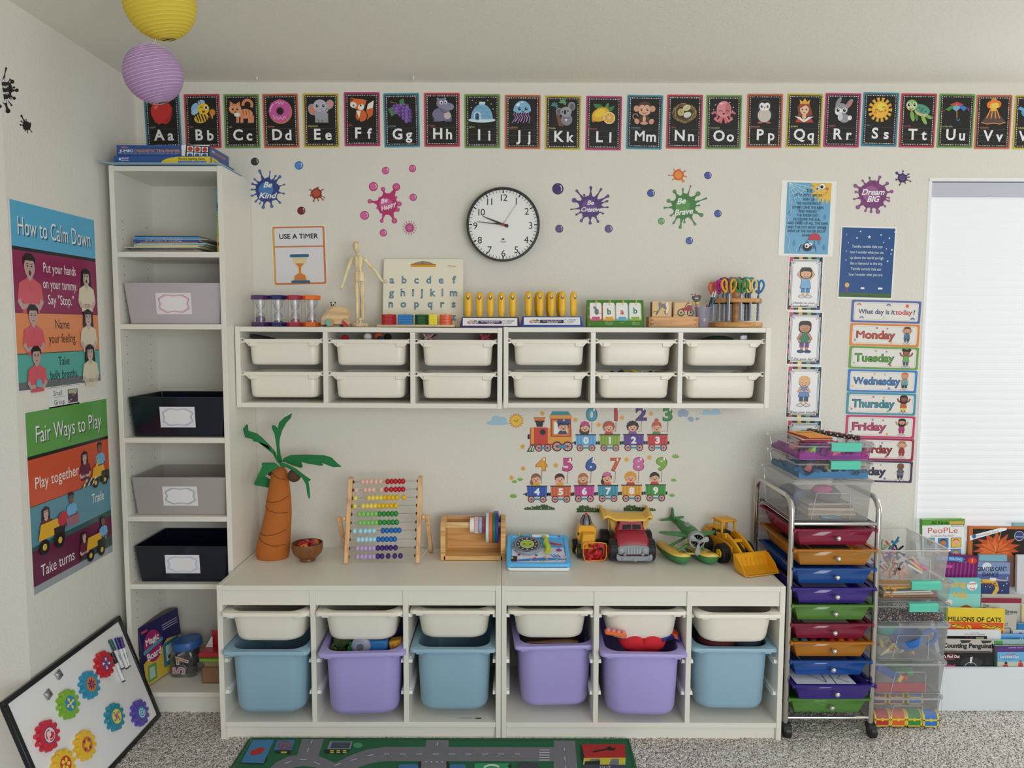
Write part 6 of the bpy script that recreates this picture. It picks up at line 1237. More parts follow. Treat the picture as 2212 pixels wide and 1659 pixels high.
def scissors(lb,u,vh,col,yy,open_=1,zoff=0,turn=0,sc=1):
 X=sx(zp('B5',u,0)[0],yy);o=thing('scissors',lb,'scissors',(X,yy,cz+.0195),turn,'craft scissors in the wooden rack');m=mat(col,.35);top=(705 -vh)*k-.0195;HL=.050 *sc
 for q in (-1,1):
  c_=V((q*.0125 *open_*sc,0,top-HL*.48));ring=[c_+V((.0098 *sc*sin(p_)*(1 if cos(p_)>0 else .8 -.2 *cos(p_)*0),0,HL*.46 *cos(p_))) for p_ in [2 *pi*i/18 for i in range(18)]]
  ring=[V((p_.x-q*max(0,(top-HL*.55 -p_.z))*.35,0,p_.z)) for p_ in ring]
  MB().tube(ring,.0040,m,8,True).obj('handle',o)
  MB().prism([(q*.0005,top-HL*1.05),(q*.0065,top-HL*.95),(q*.0058,top-HL*.75),(q*.001,top-HL*.7)],-.0035,.0035,mat('#1E1E20',.4)).obj('grip_root',o)
 bt=.004;pts=[];n=14;zt_=top-HL*1.02;zb_=.006
 L_=[(-.0062 +(.0014 if i %2 else 0),zt_+(zb_-zt_)*i/n) for i in range(n+1)];R_=[(.0062 -(.0014 if i %2 else 0),zt_+(zb_-zt_)*i/n) for i in range(n,-1,-1)]
 MB().prism(L_[1:]+[(-.001,zb_-.001)]+[(-.0005,zt_)],-.002,.002,mat('#2A2C2E',.3,.6)).obj('blade',o);MB().prism([(.0005,zt_),(.001,zb_-.001)]+R_[:-1],-.001,.003,mat('#5E6064',.3,.6)).obj('blade',o)
 return o
for q in [('orange scissors with a curved handle at the far left of the rack',1450,200,'#C05A2C',-.115,.5),('magenta scissors second from the left',1515,185,'#A82C7C',-.14,.35),('amber yellow scissors at the front of the rack',1620,180,'#D08E1E',-.192,1.35),('green scissors at the front right of the rack',1752,180,'#2E7A34',-.192,1.15),('pale yellow scissors right of the green pair',1858,180,'#CDB46E',-.180,1.0),('blue scissors at the right edge of the rack',1945,182,'#24689E',-.145,.75),
  ('red scissors in the back row, left',1605,140,'#8E2A30',-.075,1.0),('purple scissors in the back row, leftmost',1565,150,'#4A2860',-.085,.7),('dark orange scissors in the back row, middle',1700,138,'#96382C',-.06,1.0),('plum scissors in the back row, right',1765,138,'#5E2450',-.07,.9),('teal scissors in the back row, far right',1838,140,'#3A8A88',-.085,.8),('crimson scissors behind the blue pair',1810,142,'#7E2438',-.055,.7)]:
 scissors(q[0],q[1],q[2],q[3],q[4],q[5])
# ================================================================ things on the low cabinets
ZL=.5605
def zc1(x,y,Y):return at(*zp('C1',x,y),Y)
# plush palm tree
pt=V((-.895,-.125,ZL));t=thing('palm_tree','stuffed felt palm tree toy with a brown trunk on the left low cabinet','plush toy',pt);fb=mat('#A05A22',.9,0,'cloth');fg=mat('#1E6A3A',.9,0,'cloth')
mb=MB();rings=[]
for v,u0,u1 in [(1500,250,500),(1488,212,520),(1440,200,530),(1350,215,535),(1220,250,543),(1050,290,550),(900,310,545),(750,335,528),(640,358,508),(600,375,480)]:
 p0,p1=zc1(u0,v,-.125),zc1(u1,v,-.125);c_=(p0+p1)/2 -pt;r_=(p1.x-p0.x)/2;z_=max(.0,c_.z)
 rings.append([(c_.x+r_*cos(q),r_*.85 *sin(q),z_) for q in [2 *pi*i/24 for i in range(24)]])
mb.loft(rings,fb).obj('trunk',t,smooth=70)
sm=mat('#5A2E10',.9)
for (uv) in [[(300,920),(400,925),(480,905),(540,870)],[(300,965),(360,1005),(450,1025),(548,1028)],[(245,1235),(340,1245),(450,1225),(535,1190)],[(240,1275),(330,1320),(430,1345),(530,1340)],[(365,640),(440,690),(520,715)]]:
 P_=[]
 uv=[(uv[i][0]+(uv[i+1][0]-uv[i][0])*j/6,uv[i][1]+(uv[i+1][1]-uv[i][1])*j/6) for i in range(len(uv)-1) for j in range(6)]
 for u,v in uv:
  q0=zc1(u,v,-.125)-pt; 
  P_.append((q0.x,q0.z))
 out=[]
 for x_,z_ in P_:
  for i in range(len(rings)-1):
   if rings[i][0][2] <= z_ <= rings[i+1][0][2]+1e-6:
    f_=(z_-rings[i][0][2])/max(1e-5,rings[i+1][0][2]-rings[i][0][2]);lo_,hi_=rings[i],rings[i+1]
    cx_=(lo_[0][0]+lo_[12][0])/2 *(1 -f_)+(hi_[0][0]+hi_[12][0])/2 *f_;r_=(lo_[0][0]-lo_[12][0])/2 *(1 -f_)+(hi_[0][0]-hi_[12][0])/2 *f_
    dx=max(-.97,min(.97,(x_-cx_)/r_));out.append((cx_+dx*r_,-.85 *r_*(1 -dx*dx)**.5 -.0006,z_));break
 if len(out)>1:MB().tube(out,.0011,sm,6).obj('seam',t)
LV=[([(430,560),(412,520),(405,400),(385,270),(355,200),(362,178),(385,180),(412,215),(430,150),(480,100),(556,60),(545,100),(500,150),(455,230),(430,320),(428,400),(440,480),(458,545)],-.13,0,0),([(420,550),(395,450),(340,385),(250,350),(180,340),(158,325),(165,315),(85,298),(65,220),(100,170),(105,232),(200,260),(255,300),(320,365),(380,430),(405,500),(430,560)],-.15,0,0),
 ([(460,540),(475,505),(540,475),(700,467),(900,467),(975,485),(1040,540),(1082,565),(1005,575),(900,545),(845,530),(885,560),(865,570),(720,555),(640,535),(660,590),(650,600),(560,575),(490,545)],-.14,0,0),([(420,545),(500,560),(600,610),(700,680),(755,712),(745,725),(725,715),(740,800),(745,890),(737,902),(722,850),(710,760),(670,700),(580,630),(500,590),(440,580)],-.175,0,0),
 ([(430,590),(380,550),(260,552),(255,570),(265,575),(210,690),(178,755),(190,770),(230,730),(330,650),(400,610)],-.18,0,0),([(178,760),(240,690),(290,690),(338,720),(325,800),(250,785),(190,775)],-.10,0,0)]
for i,(pl_,Y,_,_) in enumerate(LV):
 lf=[zc1(u,v,Y)-pt for u,v in pl_];n_=len(lf);c_=sum(lf,V((0,0,0)))/n_;d_=.005
 def bend(p):return -((p.x-lf[0].x)**2)*(.9 if i in (2,3) else -.4)
 r0=[V((p.x,p.y+bend(p)-d_*.4,p.z)) for p in lf];r1=[V((p.x,p.y+bend(p)+d_*.4,p.z)) for p in lf]
 def ins(r,y):return [V((p.x+(c_.x-p.x)*.06,p.y+y,p.z+(c_.z-p.z)*.06)) for p in r]
 MB().loft([ins(r0,-d_*.6),r0,r1,ins(r1,d_*.6)],fg).obj('leaf',t,smooth=60)
for (u,v,r_,Y) in ((578,680,.0245,-.165),(345,652,.012,-.09)):p_=zc1(u,v,Y)-pt;MB().ball(p_,(r_*1.05,r_,r_),mat('#4E3226',.9,0,'cloth'),16,12).obj('coconut',t)
# bowl of cloth scraps
bp_=V((onz(667,1207,ZL).x,-.165,ZL));t=thing('wooden_bowl','small dark-striped wooden bowl beside the palm tree','bowl',bp_);wb_=mat('#6E4420',.35,0,'woodz')
MB().lathe([(.029,0),(.030,.004),(.027,.010),(.040,.016),(.053,.030),(.059,.050),(.058,.068),(.056,.069),(.055,.064),(.050,.034),(.036,.020),(.001,.018)],wb_,n=36).obj('bowl_body',t,smooth=50)
r_=random.Random(5)
for i in range(22):
 a_=r_.uniform(0,6.28);q=r_.uniform(0,.036);z_=.055 +r_.uniform(0,.03)*(1 -q/.04);x_,y_=q*cos(a_),q*sin(a_);w_=r_.uniform(.014,.02)
 M_=Matrix.Translation((x_,y_,z_)) @ Matrix.Rotation(r_.uniform(0,6),4,'Z') @ Matrix.Rotation(r_.uniform(.2,1.5),4,'X');col=['#A8222A','#B8303A','#C05A2A','#2A2A3A','#A83A6A','#2A7A70','#6A2A5A','#B8303A','#C8842A','#5A8AB0','#A02028'][i %11]
 mb=MB(M_).loft([[(w_*c1*s_,w_*.8 *s1*s_,z2+.003 *sin(3 *c1)) for c1,s1 in [(cos(k_),sin(k_)) for k_ in [2 *pi*j/8 for j in range(8)]]] for s_,z2 in ((.9,0),(1,.0015),(.9,.003))],mat(col,.8))
 if i %3 == 0:mb.lathe([(.003,.0032),(.003,.0042)],mat('#17151A',.4),n=8)
 o=mb.obj('felt_fish',None,bp_,smooth=30);tag(o,'%s felt piece %s the wooden bowl' %(['crimson','red','orange','dark navy','pink','teal','plum','scarlet','amber','pale blue','deep red'][i %11],'heaped on the left in' if x_<0 and i<11 else 'heaped on the right in' if i<11 else 'tucked deeper into'),'felt piece','felt pieces in the wooden bowl')
# abacus
zb_=ZL+.008;L0=onz(750,1217,ZL);Yb=L0.y;Yt=Yb+.075
def lean(p,off=0):
 """photo point to the leaning abacus plane"""
 n_=V((0,-1,(Yt-Yb)/.335)).normalized();n_=V((0,-.335,.075)).normalized();d=ray(*p);o_=V((0,Yb,ZL));tt=(o_-CP).dot(n_)/d.dot(n_);return CP+d*tt+n_*off
c_=V((lean(zp('C1',1455,1550)).x,Yb,ZL));t=thing('abacus','wooden standing abacus with ten rows of coloured beads','abacus',c_);bw=mat('#C79E74',.42,0,'woodz');stl=mat('#A9A9A6',.25,.9)
for (u0,v0,u1,v1) in ((1143,700,1098,1550),(1835,690,1812,1540)):
 a_,b_=lean(zp('C1',u0,v0))-c_,lean(zp('C1',u1,v1))-c_;b_.z=max(b_.z,.001);w_=.0085;dp_=V((0,.013,.003))
 MB().loft([[p+V((sx_*w_,0,0))+dp_*sy_ for sx_,sy_ in ((-1,-1),(1,-1),(1,1),(-1,1))] for p in (b_+V((0,0,.003)),a_)],bw).obj('post',t,bevel=.002)
for (u0,v0,u1,v1,ku,kv,ks) in ((1035,1065,1090,1340,1075,1108,1),(1905,1058,1940,1400,1865,1090,-1)):
 kp=lean(zp('C1',ku,kv))-c_;p0=at(*zp('C1',u0,v0),Yb+.06)-c_;q0=onz(*zp('C1',u1,v1),ZL)-c_;q0.y=.145;q0.x=(at(*zp('C1',u1,v1),Yb+.14)-c_).x;q0.z=.001
 p1=V((p0.x,kp.y+.002,kp.z+.006));p2=V((q0.x,q0.y,q0.z));w_=.008
 MB().loft([[p+V((a1*w_,b1*.011,0)) for a1,b1 in ((-1,-1),(1,-1),(1,1),(-1,1))] for p in (p2,p1)],bw).obj('stand_leg',t,bevel=.002)
 MB().ball(kp,(.009,.009,.010),bw,14,10).obj('hinge_knob',t)
for v in (1372,1400):
 a_=V((-.17,.140,.03));b_=V((.21,.140,.03 +(0 if v>1380 else .006)))
 if v == 1372:MB().tube([V(((at(*zp('C1',1085,1340),Yb+.14)-c_).x,.14,.02)),V(((at(*zp('C1',1940,1380),Yb+.14)-c_).x,.14,.02))],.0016,stl,6).obj('back_rod',t)
a_=lean(zp('C1',1835,1510))-c_;MB().tube([a_,V((a_.x+.035,.12,.05))],.0006,mat('#D0CEC8',.6),5).obj('string',t)
BD=[((742,733),[1260,1302,1343,1393,1437],[1508,1548,1587,1628,1663],'#D9A79A','#A81E28'),((824,812),[1197,1285,1326,1367,1445],[1495,1545,1587,1625,1663],'#D9A79A','#A81E28'),((905,893),[1187,1322,1362,1402,1443],[1478,1520,1560,1603,1673],'#D8BC58','#CBA61C'),
 ((985,975),[1182,1265,1305,1343,1385],[1423,1463,1503,1545,1590],'#D8BC58','#CBA61C'),((1065,1055),[1227,1268,1312,1353,1393],[1430,1473,1515,1553,1592],'#7CB064','#2A7E38'),((1150,1140),[1235,1275,1317,1357,1397],[1433,1475,1520,1560,1600],'#7CB064','#2A7E38'),
 ((1233,1220),[1180,1237,1287,1328,1372],[1462,1503,1547,1588,1625],'#9AC2D0','#1A5FA4'),((1318,1308),[1217,1257,1298,1338,1378],[1417,1460,1500,1543,1580],'#9AC2D0','#1A5FA4'),((1405,1393),[1210,1252,1290,1333,1372],[1412,1455,1497,1540,1587],'#A793B8','#35206A'),((1488,1475),[1210,1252,1290,1333,1372],[1412,1453,1515,1580,1637],'#A793B8','#35206A')]
bm_={}
for (vl,vr),A_,B_,ca,cb in BD:
 ul=1165 -(vl-742)*.065;ur=1812 -(vl-742)*.035;p0,p1=lean(zp('C1',ul,vl))-c_,lean(zp('C1',ur,vr))-c_
 MB().tube([p0,p1],.0013,stl,6).obj('rod',t);MB().lathe([(.0062,0),(.0055,.003),(.003,.004)],mat('#17161A',.4),p0+V((.001,0,0)),12,'x').obj('end_cap',t);MB().lathe([(.003,-.004),(.0055,-.003),(.0062,0)],mat('#17161A',.4),p1-V((.001,0,0)),12,'x').obj('end_cap',t)
 for us,col in ((A_,ca),(B_,cb)):
  for u in us:
   f_=(u-ul)/(ur-ul);pos=p0.lerp(p1,f_)
   if col not in bm_:
    o=MB().lathe([(.0024,-.0088),(.0060,-.0078),(.0106,-.003),(.0112,0),(.0106,.003),(.0060,.0078),(.0024,.0088)],mat(col,.22),n=18,axis='x').obj('bead',t,smooth=70);bm_[col]=o.data
   else:o=bpy.data.objects.new('bead',bm_[col]);COL.objects.link(o);o.parent=t
   o.location=pos
# wooden tape dispenser
x0,x1=onz(951,1213,ZL).x,onz(1092,1210,ZL).x;Yf=-.168;W=x1-x0;t=thing('tape_dispenser','open wooden tape dispenser with rolls of ribbon and tape','dispenser',(x0,Yf,ZL));pw=mat('#C59A62',.45,0,'woodx');k=.17631 /574;H=.150;D=.115
def c2(u,v):return ((u-125)*k,(697 -v)*k)
MB().box(.002,W-.002,D-.012,D,.012,H,mat('#B98C54',.5,0,'woodx')).obj('back_board',t,bevel=.0008);MB().box(.012,W-.012,0,D-.012,.001,.018,pw).obj('base_board',t,bevel=.001)
for q in (0,W-.0185):MB().prism([(0,0),(0,H-.018),(.012,H-.004),(.05,H),(D-.012,H),(D-.012,0)],q,q+.0185,pw,'yz').obj('end_board',t,bevel=.001)
dz=c2(0,285)[1];MB().lathe([(.0115,.018),(.0115,W-.018)],mat('#D2B07C',.45,0,'woodx'),(0,.045,dz),20,'x').obj('dowel',t,smooth=40)
MB().tube([(.02,.10,H+.012),(W-.03,.10,H+.012)],.0016,mat('#B9BCD0',.2,0,'frost'),6).box(.02,W-.03,.085,.10,H+.001,H+.004,mat('#B9BCD0',.1,0,'frost')).obj('cutter_bar',t);q=c2(812,133);MB().box(q[0]-.007,q[0]+.007,.085,.108,H+.0005,H+.012,mat('#1A2A88',.3)).box(q[0]-.009,q[0]+.009,.083,.110,H+.012,H+.016,mat('#1A2A88',.3)).obj('cutter_clip',t,bevel=.001)
for (u0,u1,r_,col,lb,pat) in [(488,543,.0285,'#D0D0CC','roll of plain white tape on the dispenser dowel',0),(545,594,.0300,'#B8404A','roll of red gingham tape',1),(596,640,.0300,'#7A9AB8','roll of pale blue patterned tape',2),(642,688,.0305,'#A01E34','roll of dark red dotted tape',3),
  (691,727,.0605,'#A3CBD6','large roll of pale blue ribbon',0),(729,771,.0605,'#C85A28','large roll of orange ribbon',0),(773,812,.0615,'#1A5A4C','large roll of dark green ribbon',0),(814,846,.0600,'#1E2E80','large roll of navy ribbon next to the end board',0)]:
 xa,xb=(u0-125)*k,(u1-125)*k;zc_=dz-(r_-.03)*.45 if r_>.05 else dz-.012;o=thing('tape_roll',lb+' on the wooden dispenser' if 'dowel' not in lb and 'end board' not in lb else lb,'tape',(x0,Yf,ZL),0,'tape and ribbon rolls');hole=.0125
 zc_=dz-(.0 if r_<.05 else .006);yc=.045 if r_<.05 else .045
 if r_>.05:zc_=dz-.010;r_=min(r_,.058)
 MB().lathe([(hole,xa),(r_-.001,xa),(r_,xa+.0006),(r_,xb-.0006),(r_-.001,xb),(hole,xb),(hole,xa)],mat(col,.45),(0,yc,zc_ if r_>.05 else dz),40,'x',False).obj('roll_body',o,smooth=40)
 zc_=zc_ if r_>.05 else dz
 if pat:
  mb=MB();c3=mat('#D6CCCC',.5)
  if pat == 1:
   for j in range(36):q=2 *pi*j/36;mb.box(xa,xb,yc+(r_+.0001)*cos(q)-.0005,yc+(r_+.0001)*cos(q)+.0005,zc_+(r_+.0001)*sin(q)-.0007,zc_+(r_+.0001)*sin(q)+.0007,c3)
   for j in range(4):xx=xa+(xb-xa)*(j+.5)/4;mb.lathe([(r_+.0003,xx-.0006),(r_+.0003,xx+.0006)],c3,(0,yc,zc_),36,'x',False)
  else:
   for j in range(30):
    for i in range(3):q=2 *pi*(j+(i %2)/2)/30;mb.ball((xa+(xb-xa)*(i+.5)/3,yc+r_*cos(q),zc_+r_*sin(q)),.0009 if pat == 3 else .0012,c3,6,3)
  tag(mb.obj('tape_pattern',o),kind='stuff')
# light blue electronic music toy
xl,xr=onz(1093,1231,ZL).x,onz(1234,1231,ZL).x;W=xr-xl;t=thing('music_toy','light blue electronic turntable toy with a grey dial','toy',((xl+xr)/2,-.285,ZL+.001),0);k=W/800;D=.185;bl_=mat('#4E9ED0',.35)
def top(v):return .024 +v*.32          # sloping top surface height along depth
def tq(u,v,w=0):return V((u,v,top(v)+w))
MB().loft([[(x_*q,y_+D/2,z_) for x_,y_,z_ in rr(W,D,.012,3,0,0,z)] for q,z in ((.95,0),(.97,.012))],mat('#CFD0D2',.35)).obj('base_tray',t)
rg=lambda w_,d_,z0,off=0:[V((x_,y_+D/2,(top(y_+D/2)+off) if z0 is None else z0)) for x_,y_,_ in rr(w_,d_,.014,4,0,0,0)]
MB().loft([rg(W*.985,D,.010),rg(W,D,.018),rg(W*.99,D,None,-.004),rg(W*.965,D*.97,None,0),rg(W*.86,D*.88,None,0),rg(W*.84,D*.86,None,-.006)],bl_).obj('toy_body',t,smooth=35)
a=Art(lambda u,v,w:V((u*k,D*.08 +v,top(D*.08 +v)-.0052 +w)),1,.4);a.sub(0,0,1)
def A2(u,v):return ((u-1325),(745 -v)/800 *W*1.06)
def poly(pts,c):a.P([A2(*p) for p in pts],c)
poly([(1000,740),(1000,455),(1650,455),(1670,740)],'#B9BCC8');poly([(965,720),(965,615),(1065,612),(1062,718)],'#1E1C24');poly([(1065,680),(1400,640),(1660,668),(1660,682),(1400,700),(1065,715)],'#2A6CB0');poly([(1420,580),(1640,580),(1660,660),(1420,640)],'#B8B4C8')
for q in range(3):poly([(1470 +q*40,585),(1490 +q*40,585),(1540 +q*35,640),(1515 +q*35,645)],'#2A6CB0')
for u,v,c_2 in ((1280,658,'#B0242E'),(1085,590,'#8A2430'),(1300,600,'#3A5A80')):U,V_=A2(u,v);a.P([(U+20 *cos(q),V_+20 *k*sin(q)) for q in [2 *pi*i/14 for i in range(14)]],c_2)
poly([(1365,725),(1380,690),(1402,725)],'#9AB02E');poly([(1530,710),(1530,678),(1570,675),(1572,710)],'#6AAAD6');poly([(1135,605),(1225,605),(1220,585),(1140,585)],'#6A7A3A')
a.obj('panel_print',t)
b_=Art(lambda u,v,w:V((u*k,D*.08 +v*k,top(D*.08 +v*k)-.0044 +w)),1,.4)
for ch,u,v,c_2 in (('5',1232,45,'#B8442A'),('1',1315,40,'#C9A22E'),('2',1432,75,'#B8442A'),('3',1615,45,'#2A3A78'),('5',1600,150,'#C9A22E'),('2',1000,100,'#9AC030')):b_.txt(ch,u-1325,v,34,'#D6D6DA',b=2);b_.txt(ch,u-1325,v,32,c_2,b=0)
b_.obj('number_print',t)
M_=Matrix.Rotation(math.atan(.32),4,'X')
dc=tq((1190 -1325)*k,.112,-.005);mb=MB(Matrix.Translation(dc) @ M_);R_=.055
mb.lathe([(R_,0),(R_,.008),(R_*.93,.013),(R_*.92,.0135)],mat('#7C828C',.35),n=32,cap=False).lathe([(R_*.925,.0134),(.0005,.0134)],mat('#3A3C44',.4),n=32)
dl=mb.obj('dial',t,smooth=30);f_=Art(lambda u,v,w:Matrix.Translation(dc) @ M_ @ V((u*.0016,v*.0016,.0137 +w)),1,.4);f_.E(0,0,30.5,'#7C828C',0,30);f_.E(0,0,27,'#26262C',0,30);f_.E(0,0,17,'#B9BCC0',0,26);f_.E(0,0,15.5,'#93A83A',0,26);f_.E(-6,0,1.6,K1);f_.E(7,-1,1.6,K1);f_.arc(0,4,10,3.4,6,1.2,'#3A4A1A')
for i in range(12):f_.E(22 *cos(i*.5236),22 *sin(i*.5236),2.4,'#A8AAB0',0,8);f_.w -= LAY
f_.obj('dial_print',dl)
mb=MB(Matrix.Translation(dc) @ M_)
for i in range(14):q=2 *pi*i/14;mb.ball((R_*.99 *cos(q),R_*.99 *sin(q),.006),(.0028,.0028,.0055),mat('#8A909A',.35),8,5)
mb.obj('dial_grip',dl)
q=lambda u,v,w:tq((u-1325)*k,v,w)
MB().tube([q(1405,.155,.008),q(1440,.135,.012),q(1425,.105,.014),q(1455,.085,.012),q(1440,.060,.008)],[.007,.009,.0105,.0105,.009],mat('#A8B824',.35),10).obj('green_arm',t,smooth=60)
MB().tube([q(1490,.13,.0),q(1560,.118,.002),q(1640,.116,0)],[.004,.0035,.003],mat('#B0243A',.35),8).obj('red_slider',t);MB().ball(q(1590,.085,.0),(.0115,.006,.004),mat('#6A2A8A',.35),12,8).tube([q(1588,.085,0),q(1588,.085,.012)],.0014,mat('#6A2A8A',.35),6).obj('purple_knob',t)
for u,c_2 in ((1092,'#9AB83A'),(1112,'#D88A2E'),(1135,'#5AA0C8')):MB().lathe([(.008,-.0012),(.008,.0012)],mat(c_2,.35),q(u,.172,.006),20,'x').obj('disc',t,bevel=.0005)
MB().box(-.03 +.01,.045,.166,.178,top(.172)-.002,top(.172)+.006,mat('#CFCDD4',.4)).obj('paper_slot',t);MB().ball(q(1610,.172,0),(.005,.004,.003),mat('#A8283A',.3),10,6).obj('emblem',t)
MB().lathe([(.0055,-.003),(.0055,.003)],mat('#C98A5A',.4),q(1418,.045,-.002),12,'x').lathe([(.0055,-.003),(.0055,.003)],mat('#C98A5A',.4),q(1660,.045,-.002),12,'x').obj('roller_end',t)

# ---- toy vehicles
def wheelx(parent,c,r,w,tread,hub,hubc,n=20,name='wheel'):
 mb=MB();prof=[(r*.55,-w/2),(r*.9,-w/2),(r,-w*.38),(r,w*.38),(r*.9,w/2),(r*.55,w/2)]
 o=mb.lathe(prof,mat(tread,.6),c,n,'x').obj(name,parent,smooth=40)
 tb=MB()
 for i in range(n):q=2 *pi*i/n;tb.add([V(c)+V((xx,rr_*cos(q+dq),rr_*sin(q+dq))) for xx in (-w*.42,w*.42) for rr_,dq in ((r*.98,-.08),(r*1.05,-.05),(r*1.05,.05),(r*.98,.08))],[(0,1,2,3),(7,6,5,4),(1,5,6,2),(0,4,5,1),(2,6,7,3)],mat(tread,.6))
 tb.obj('tread',o)
 for s_ in (-1,1):MB().lathe([(r*.50,0),(r*.46,s_*.003),(r*.15,s_*.004),(r*.1,s_*.006),(0.0005,s_*.006)],mat(hubc,.4),V(c)+V((s_*w/2,0,0)),16,'x').obj(hub,o)
 return o
YL='#C99A18';TR='#1C1C1E'
# small loader holding red gravel
cx=onz(1273,1203,ZL).x;t=thing('toy_loader','small yellow toy loader with a red bucket and red light on its dome','toy vehicle',(cx,-.135,ZL+.0005));k=.17631 /578
def g2(u,v):return ((u-1935)*k,(650 -v)*k)
for u,v,r_,y in ((1765,480,.026,.075),(2080,480,.026,.075),(1805,555,.026,.005),(2060,555,.026,.005)):wheelx(t,(g2(u,0)[0],y,.027),.0255,.020,TR,'hub',YL)
MB().prism([(g2(1770,0)[0],.075),(g2(1800,0)[0],.115),(g2(1830,0)[0],.122),(g2(1990,0)[0],.122),(g2(2025,0)[0],.105),(g2(2020,0)[0],.075),(g2(1990,0)[0],.045),(g2(1850,0)[0],.045)],.02,.085,mat('#D09A24',.35)).obj('chassis',t,bevel=.003)
MB().prism([(g2(1815,0)[0],.04),(g2(1840,0)[0],.100),(g2(1990,0)[0],.100),(g2(1990,0)[0],.04)],-.02,.03,mat('#C8921E',.35)).obj('front_hood',t,bevel=.003)
dx=g2(1900,0)[0];MB().lathe([(.022,.118),(.021,.130),(.017,.145),(.010,.156),(.006,.158)],mat('#5E6066',.15),(dx,.05,0),10).obj('cab_dome',t,smooth=40)
mb=MB()
for i in range(5):q=2 *pi*i/5 +.3;mb.tube([(dx+.0225 *cos(q),.05 +.0225 *sin(q),.118),(dx+.0215 *cos(q),.05 +.0215 *sin(q),.130),(dx+.0175 *cos(q),.05 +.0175 *sin(q),.145),(dx+.010 *cos(q),.05 +.010 *sin(q),.157)],.0020,mat('#17171A',.3),6)
mb.obj('cab_bars',t);MB().lathe([(.008,.156),(.0075,.161),(.003,.165),(.0005,.1655)],mat('#B8202C',.25),(dx,.05,0),14).obj('warning_light',t,smooth=60)
u0,u1,v0,v1=1838,2135,418,655;rim=[g2(*p) for p in [(1850,425),(1900,418),(2060,418),(2125,432),(2135,470),(2130,600),(2105,640),(1900,655),(1860,640),(1840,560),(1838,450)]]
bc_=g2(1985,540)
MB().loft([[(x_,.0,z_+.0) for x_,z_ in rim],[(bc_[0]+(x_-bc_[0])*.9,.02,bc_[1]+(z_-bc_[1])*.9) for x_,z_ in rim]],mat('#B82A20',.35),False,True).obj('bucket',t,smooth=50).location=(0,-.032,0)
MB().tube([V((x_,-.032,z_)) for x_,z_ in rim],.0022,mat('#C98A2A',.35),6,True).obj('bucket_rim',t)
r_=random.Random(9)
for i in range(20):
 x_=bc_[0]+(r_.random()-.5)*.062;z_=bc_[1]+(r_.random()-.5)*.050;s_=r_.uniform(.008,.013)
 if i<20:MB(Matrix.Translation((x_,-.028 -r_.random()*.006,z_)) @ Matrix.Rotation(r_.random()*3,4,'Y') @ Matrix.Rotation(r_.random()*3,4,'Z')).ball((0,0,0),(s_,s_*.7,s_*.85),mat(['#A01A22','#8A141C','#B02A2E'][i %3],.2),6,3).obj('gravel_lump',t,smooth=0)
MB().tube([(g2(1860,0)[0],.0,.06),(g2(1880,0)[0],-.03,.05)],.005,mat('#C8921E',.35),8).tube([(g2(1990,0)[0],.0,.06),(g2(2000,0)[0],-.03,.05)],.005,mat('#C8921E',.35),8).obj('lift_arm',t)
a=lart(.4,.0195);a.sub(0,0,1);x_,z_=g2(1795,352);a.R(x_-.004,z_-.006,x_+.003,z_+.005,'#2A2014');a.obj('badge_print',t)
# red and yellow dump truck
cx=onz(1367,1215,ZL).x;t=thing('toy_dump_truck','red toy dump truck with a grey bumper and yellow tipping bed','toy vehicle',(cx,-.185,ZL+.0005));k=.18987 /590
def g3(u,v):return ((u-465)*k,(668 -v)*k)
for s_,y,r_,xx in ((-1,.03,.040,245),(1,.03,.040,665),(-1,.16,.040,190),(1,.16,.040,700)):wheelx(t,(g3(xx,0)[0]+(.006 if s_>0 else .0) ,y,.0405),r_*.98,.034,TR,'hub','#8E2430',22)
red=mat('#8C2230',.4)
hood=[]
for y,top_,bot,wt,wb2 in ((-.004,462,560,175,180),(.004,400,600,185,190),(.03,330,610,175,200),(.059,330,610,165,215),(.062,215,610,130,215),(.12,200,610,125,215),(.125,210,610,125,215)):
 zt_,zb2=g3(0,top_)[1],g3(0,bot)[1];wt *= k;wb2 *= k;m1=zt_*.45 +zb2*.55;wm=wb2*.98
 if y>.06:m1=g3(0,330)[1];wm=170 *k
 hood.append([(-wb2,y,zb2),(-wm,y,m1),(-wt,y,zt_-.006),(-wt*.9,y,zt_),(0,y,zt_+.003),(wt*.9,y,zt_),(wt,y,zt_-.006),(wm,y,m1),(wb2,y,zb2)])
MB().loft(hood,red).obj('cab_body',t,smooth=50)
a=Art(lambda u,v,w:V((g3(u,0)[0],.0588 -w,g3(0,v)[1])),-1,.2)
for p_ in ([(365,268),(468,262),(468,318),(362,322)],[(482,262),(582,266),(588,322),(484,320)]):a.P(p_,'#101014'); 
a.obj('windscreen',t)
for s_ in (-1,1):MB().prism([(.066,g3(0,300)[1]),(.075,g3(0,238)[1]),(.11,g3(0,238)[1]),(.11,g3(0,300)[1])],s_*(150 *k),s_*(150 *k+.0015),mat('#101014',.2),'yz').obj('side_window',t)
gr=mat('#7E838A',.4);gp=[(-180,520),(-185,480),(-150,462),(0,452),(150,462),(185,480),(185,520),(185,565),(-180,565)]
MB().prism([(u*k,g3(0,v)[1]) for u,v in gp],-.012,.0,gr).obj('grille_panel',t,bevel=.002)
for i in range(5):u=-60 +i*34;MB().prism([(p_[0],p_[1]) for p_ in rr(22 *k,82 *k,.003,3,u*k,g3(0,520)[1],0,'uv')],-.015,-.011,mat('#8E9399',.35)).obj('grille_bar',t,bevel=.001)
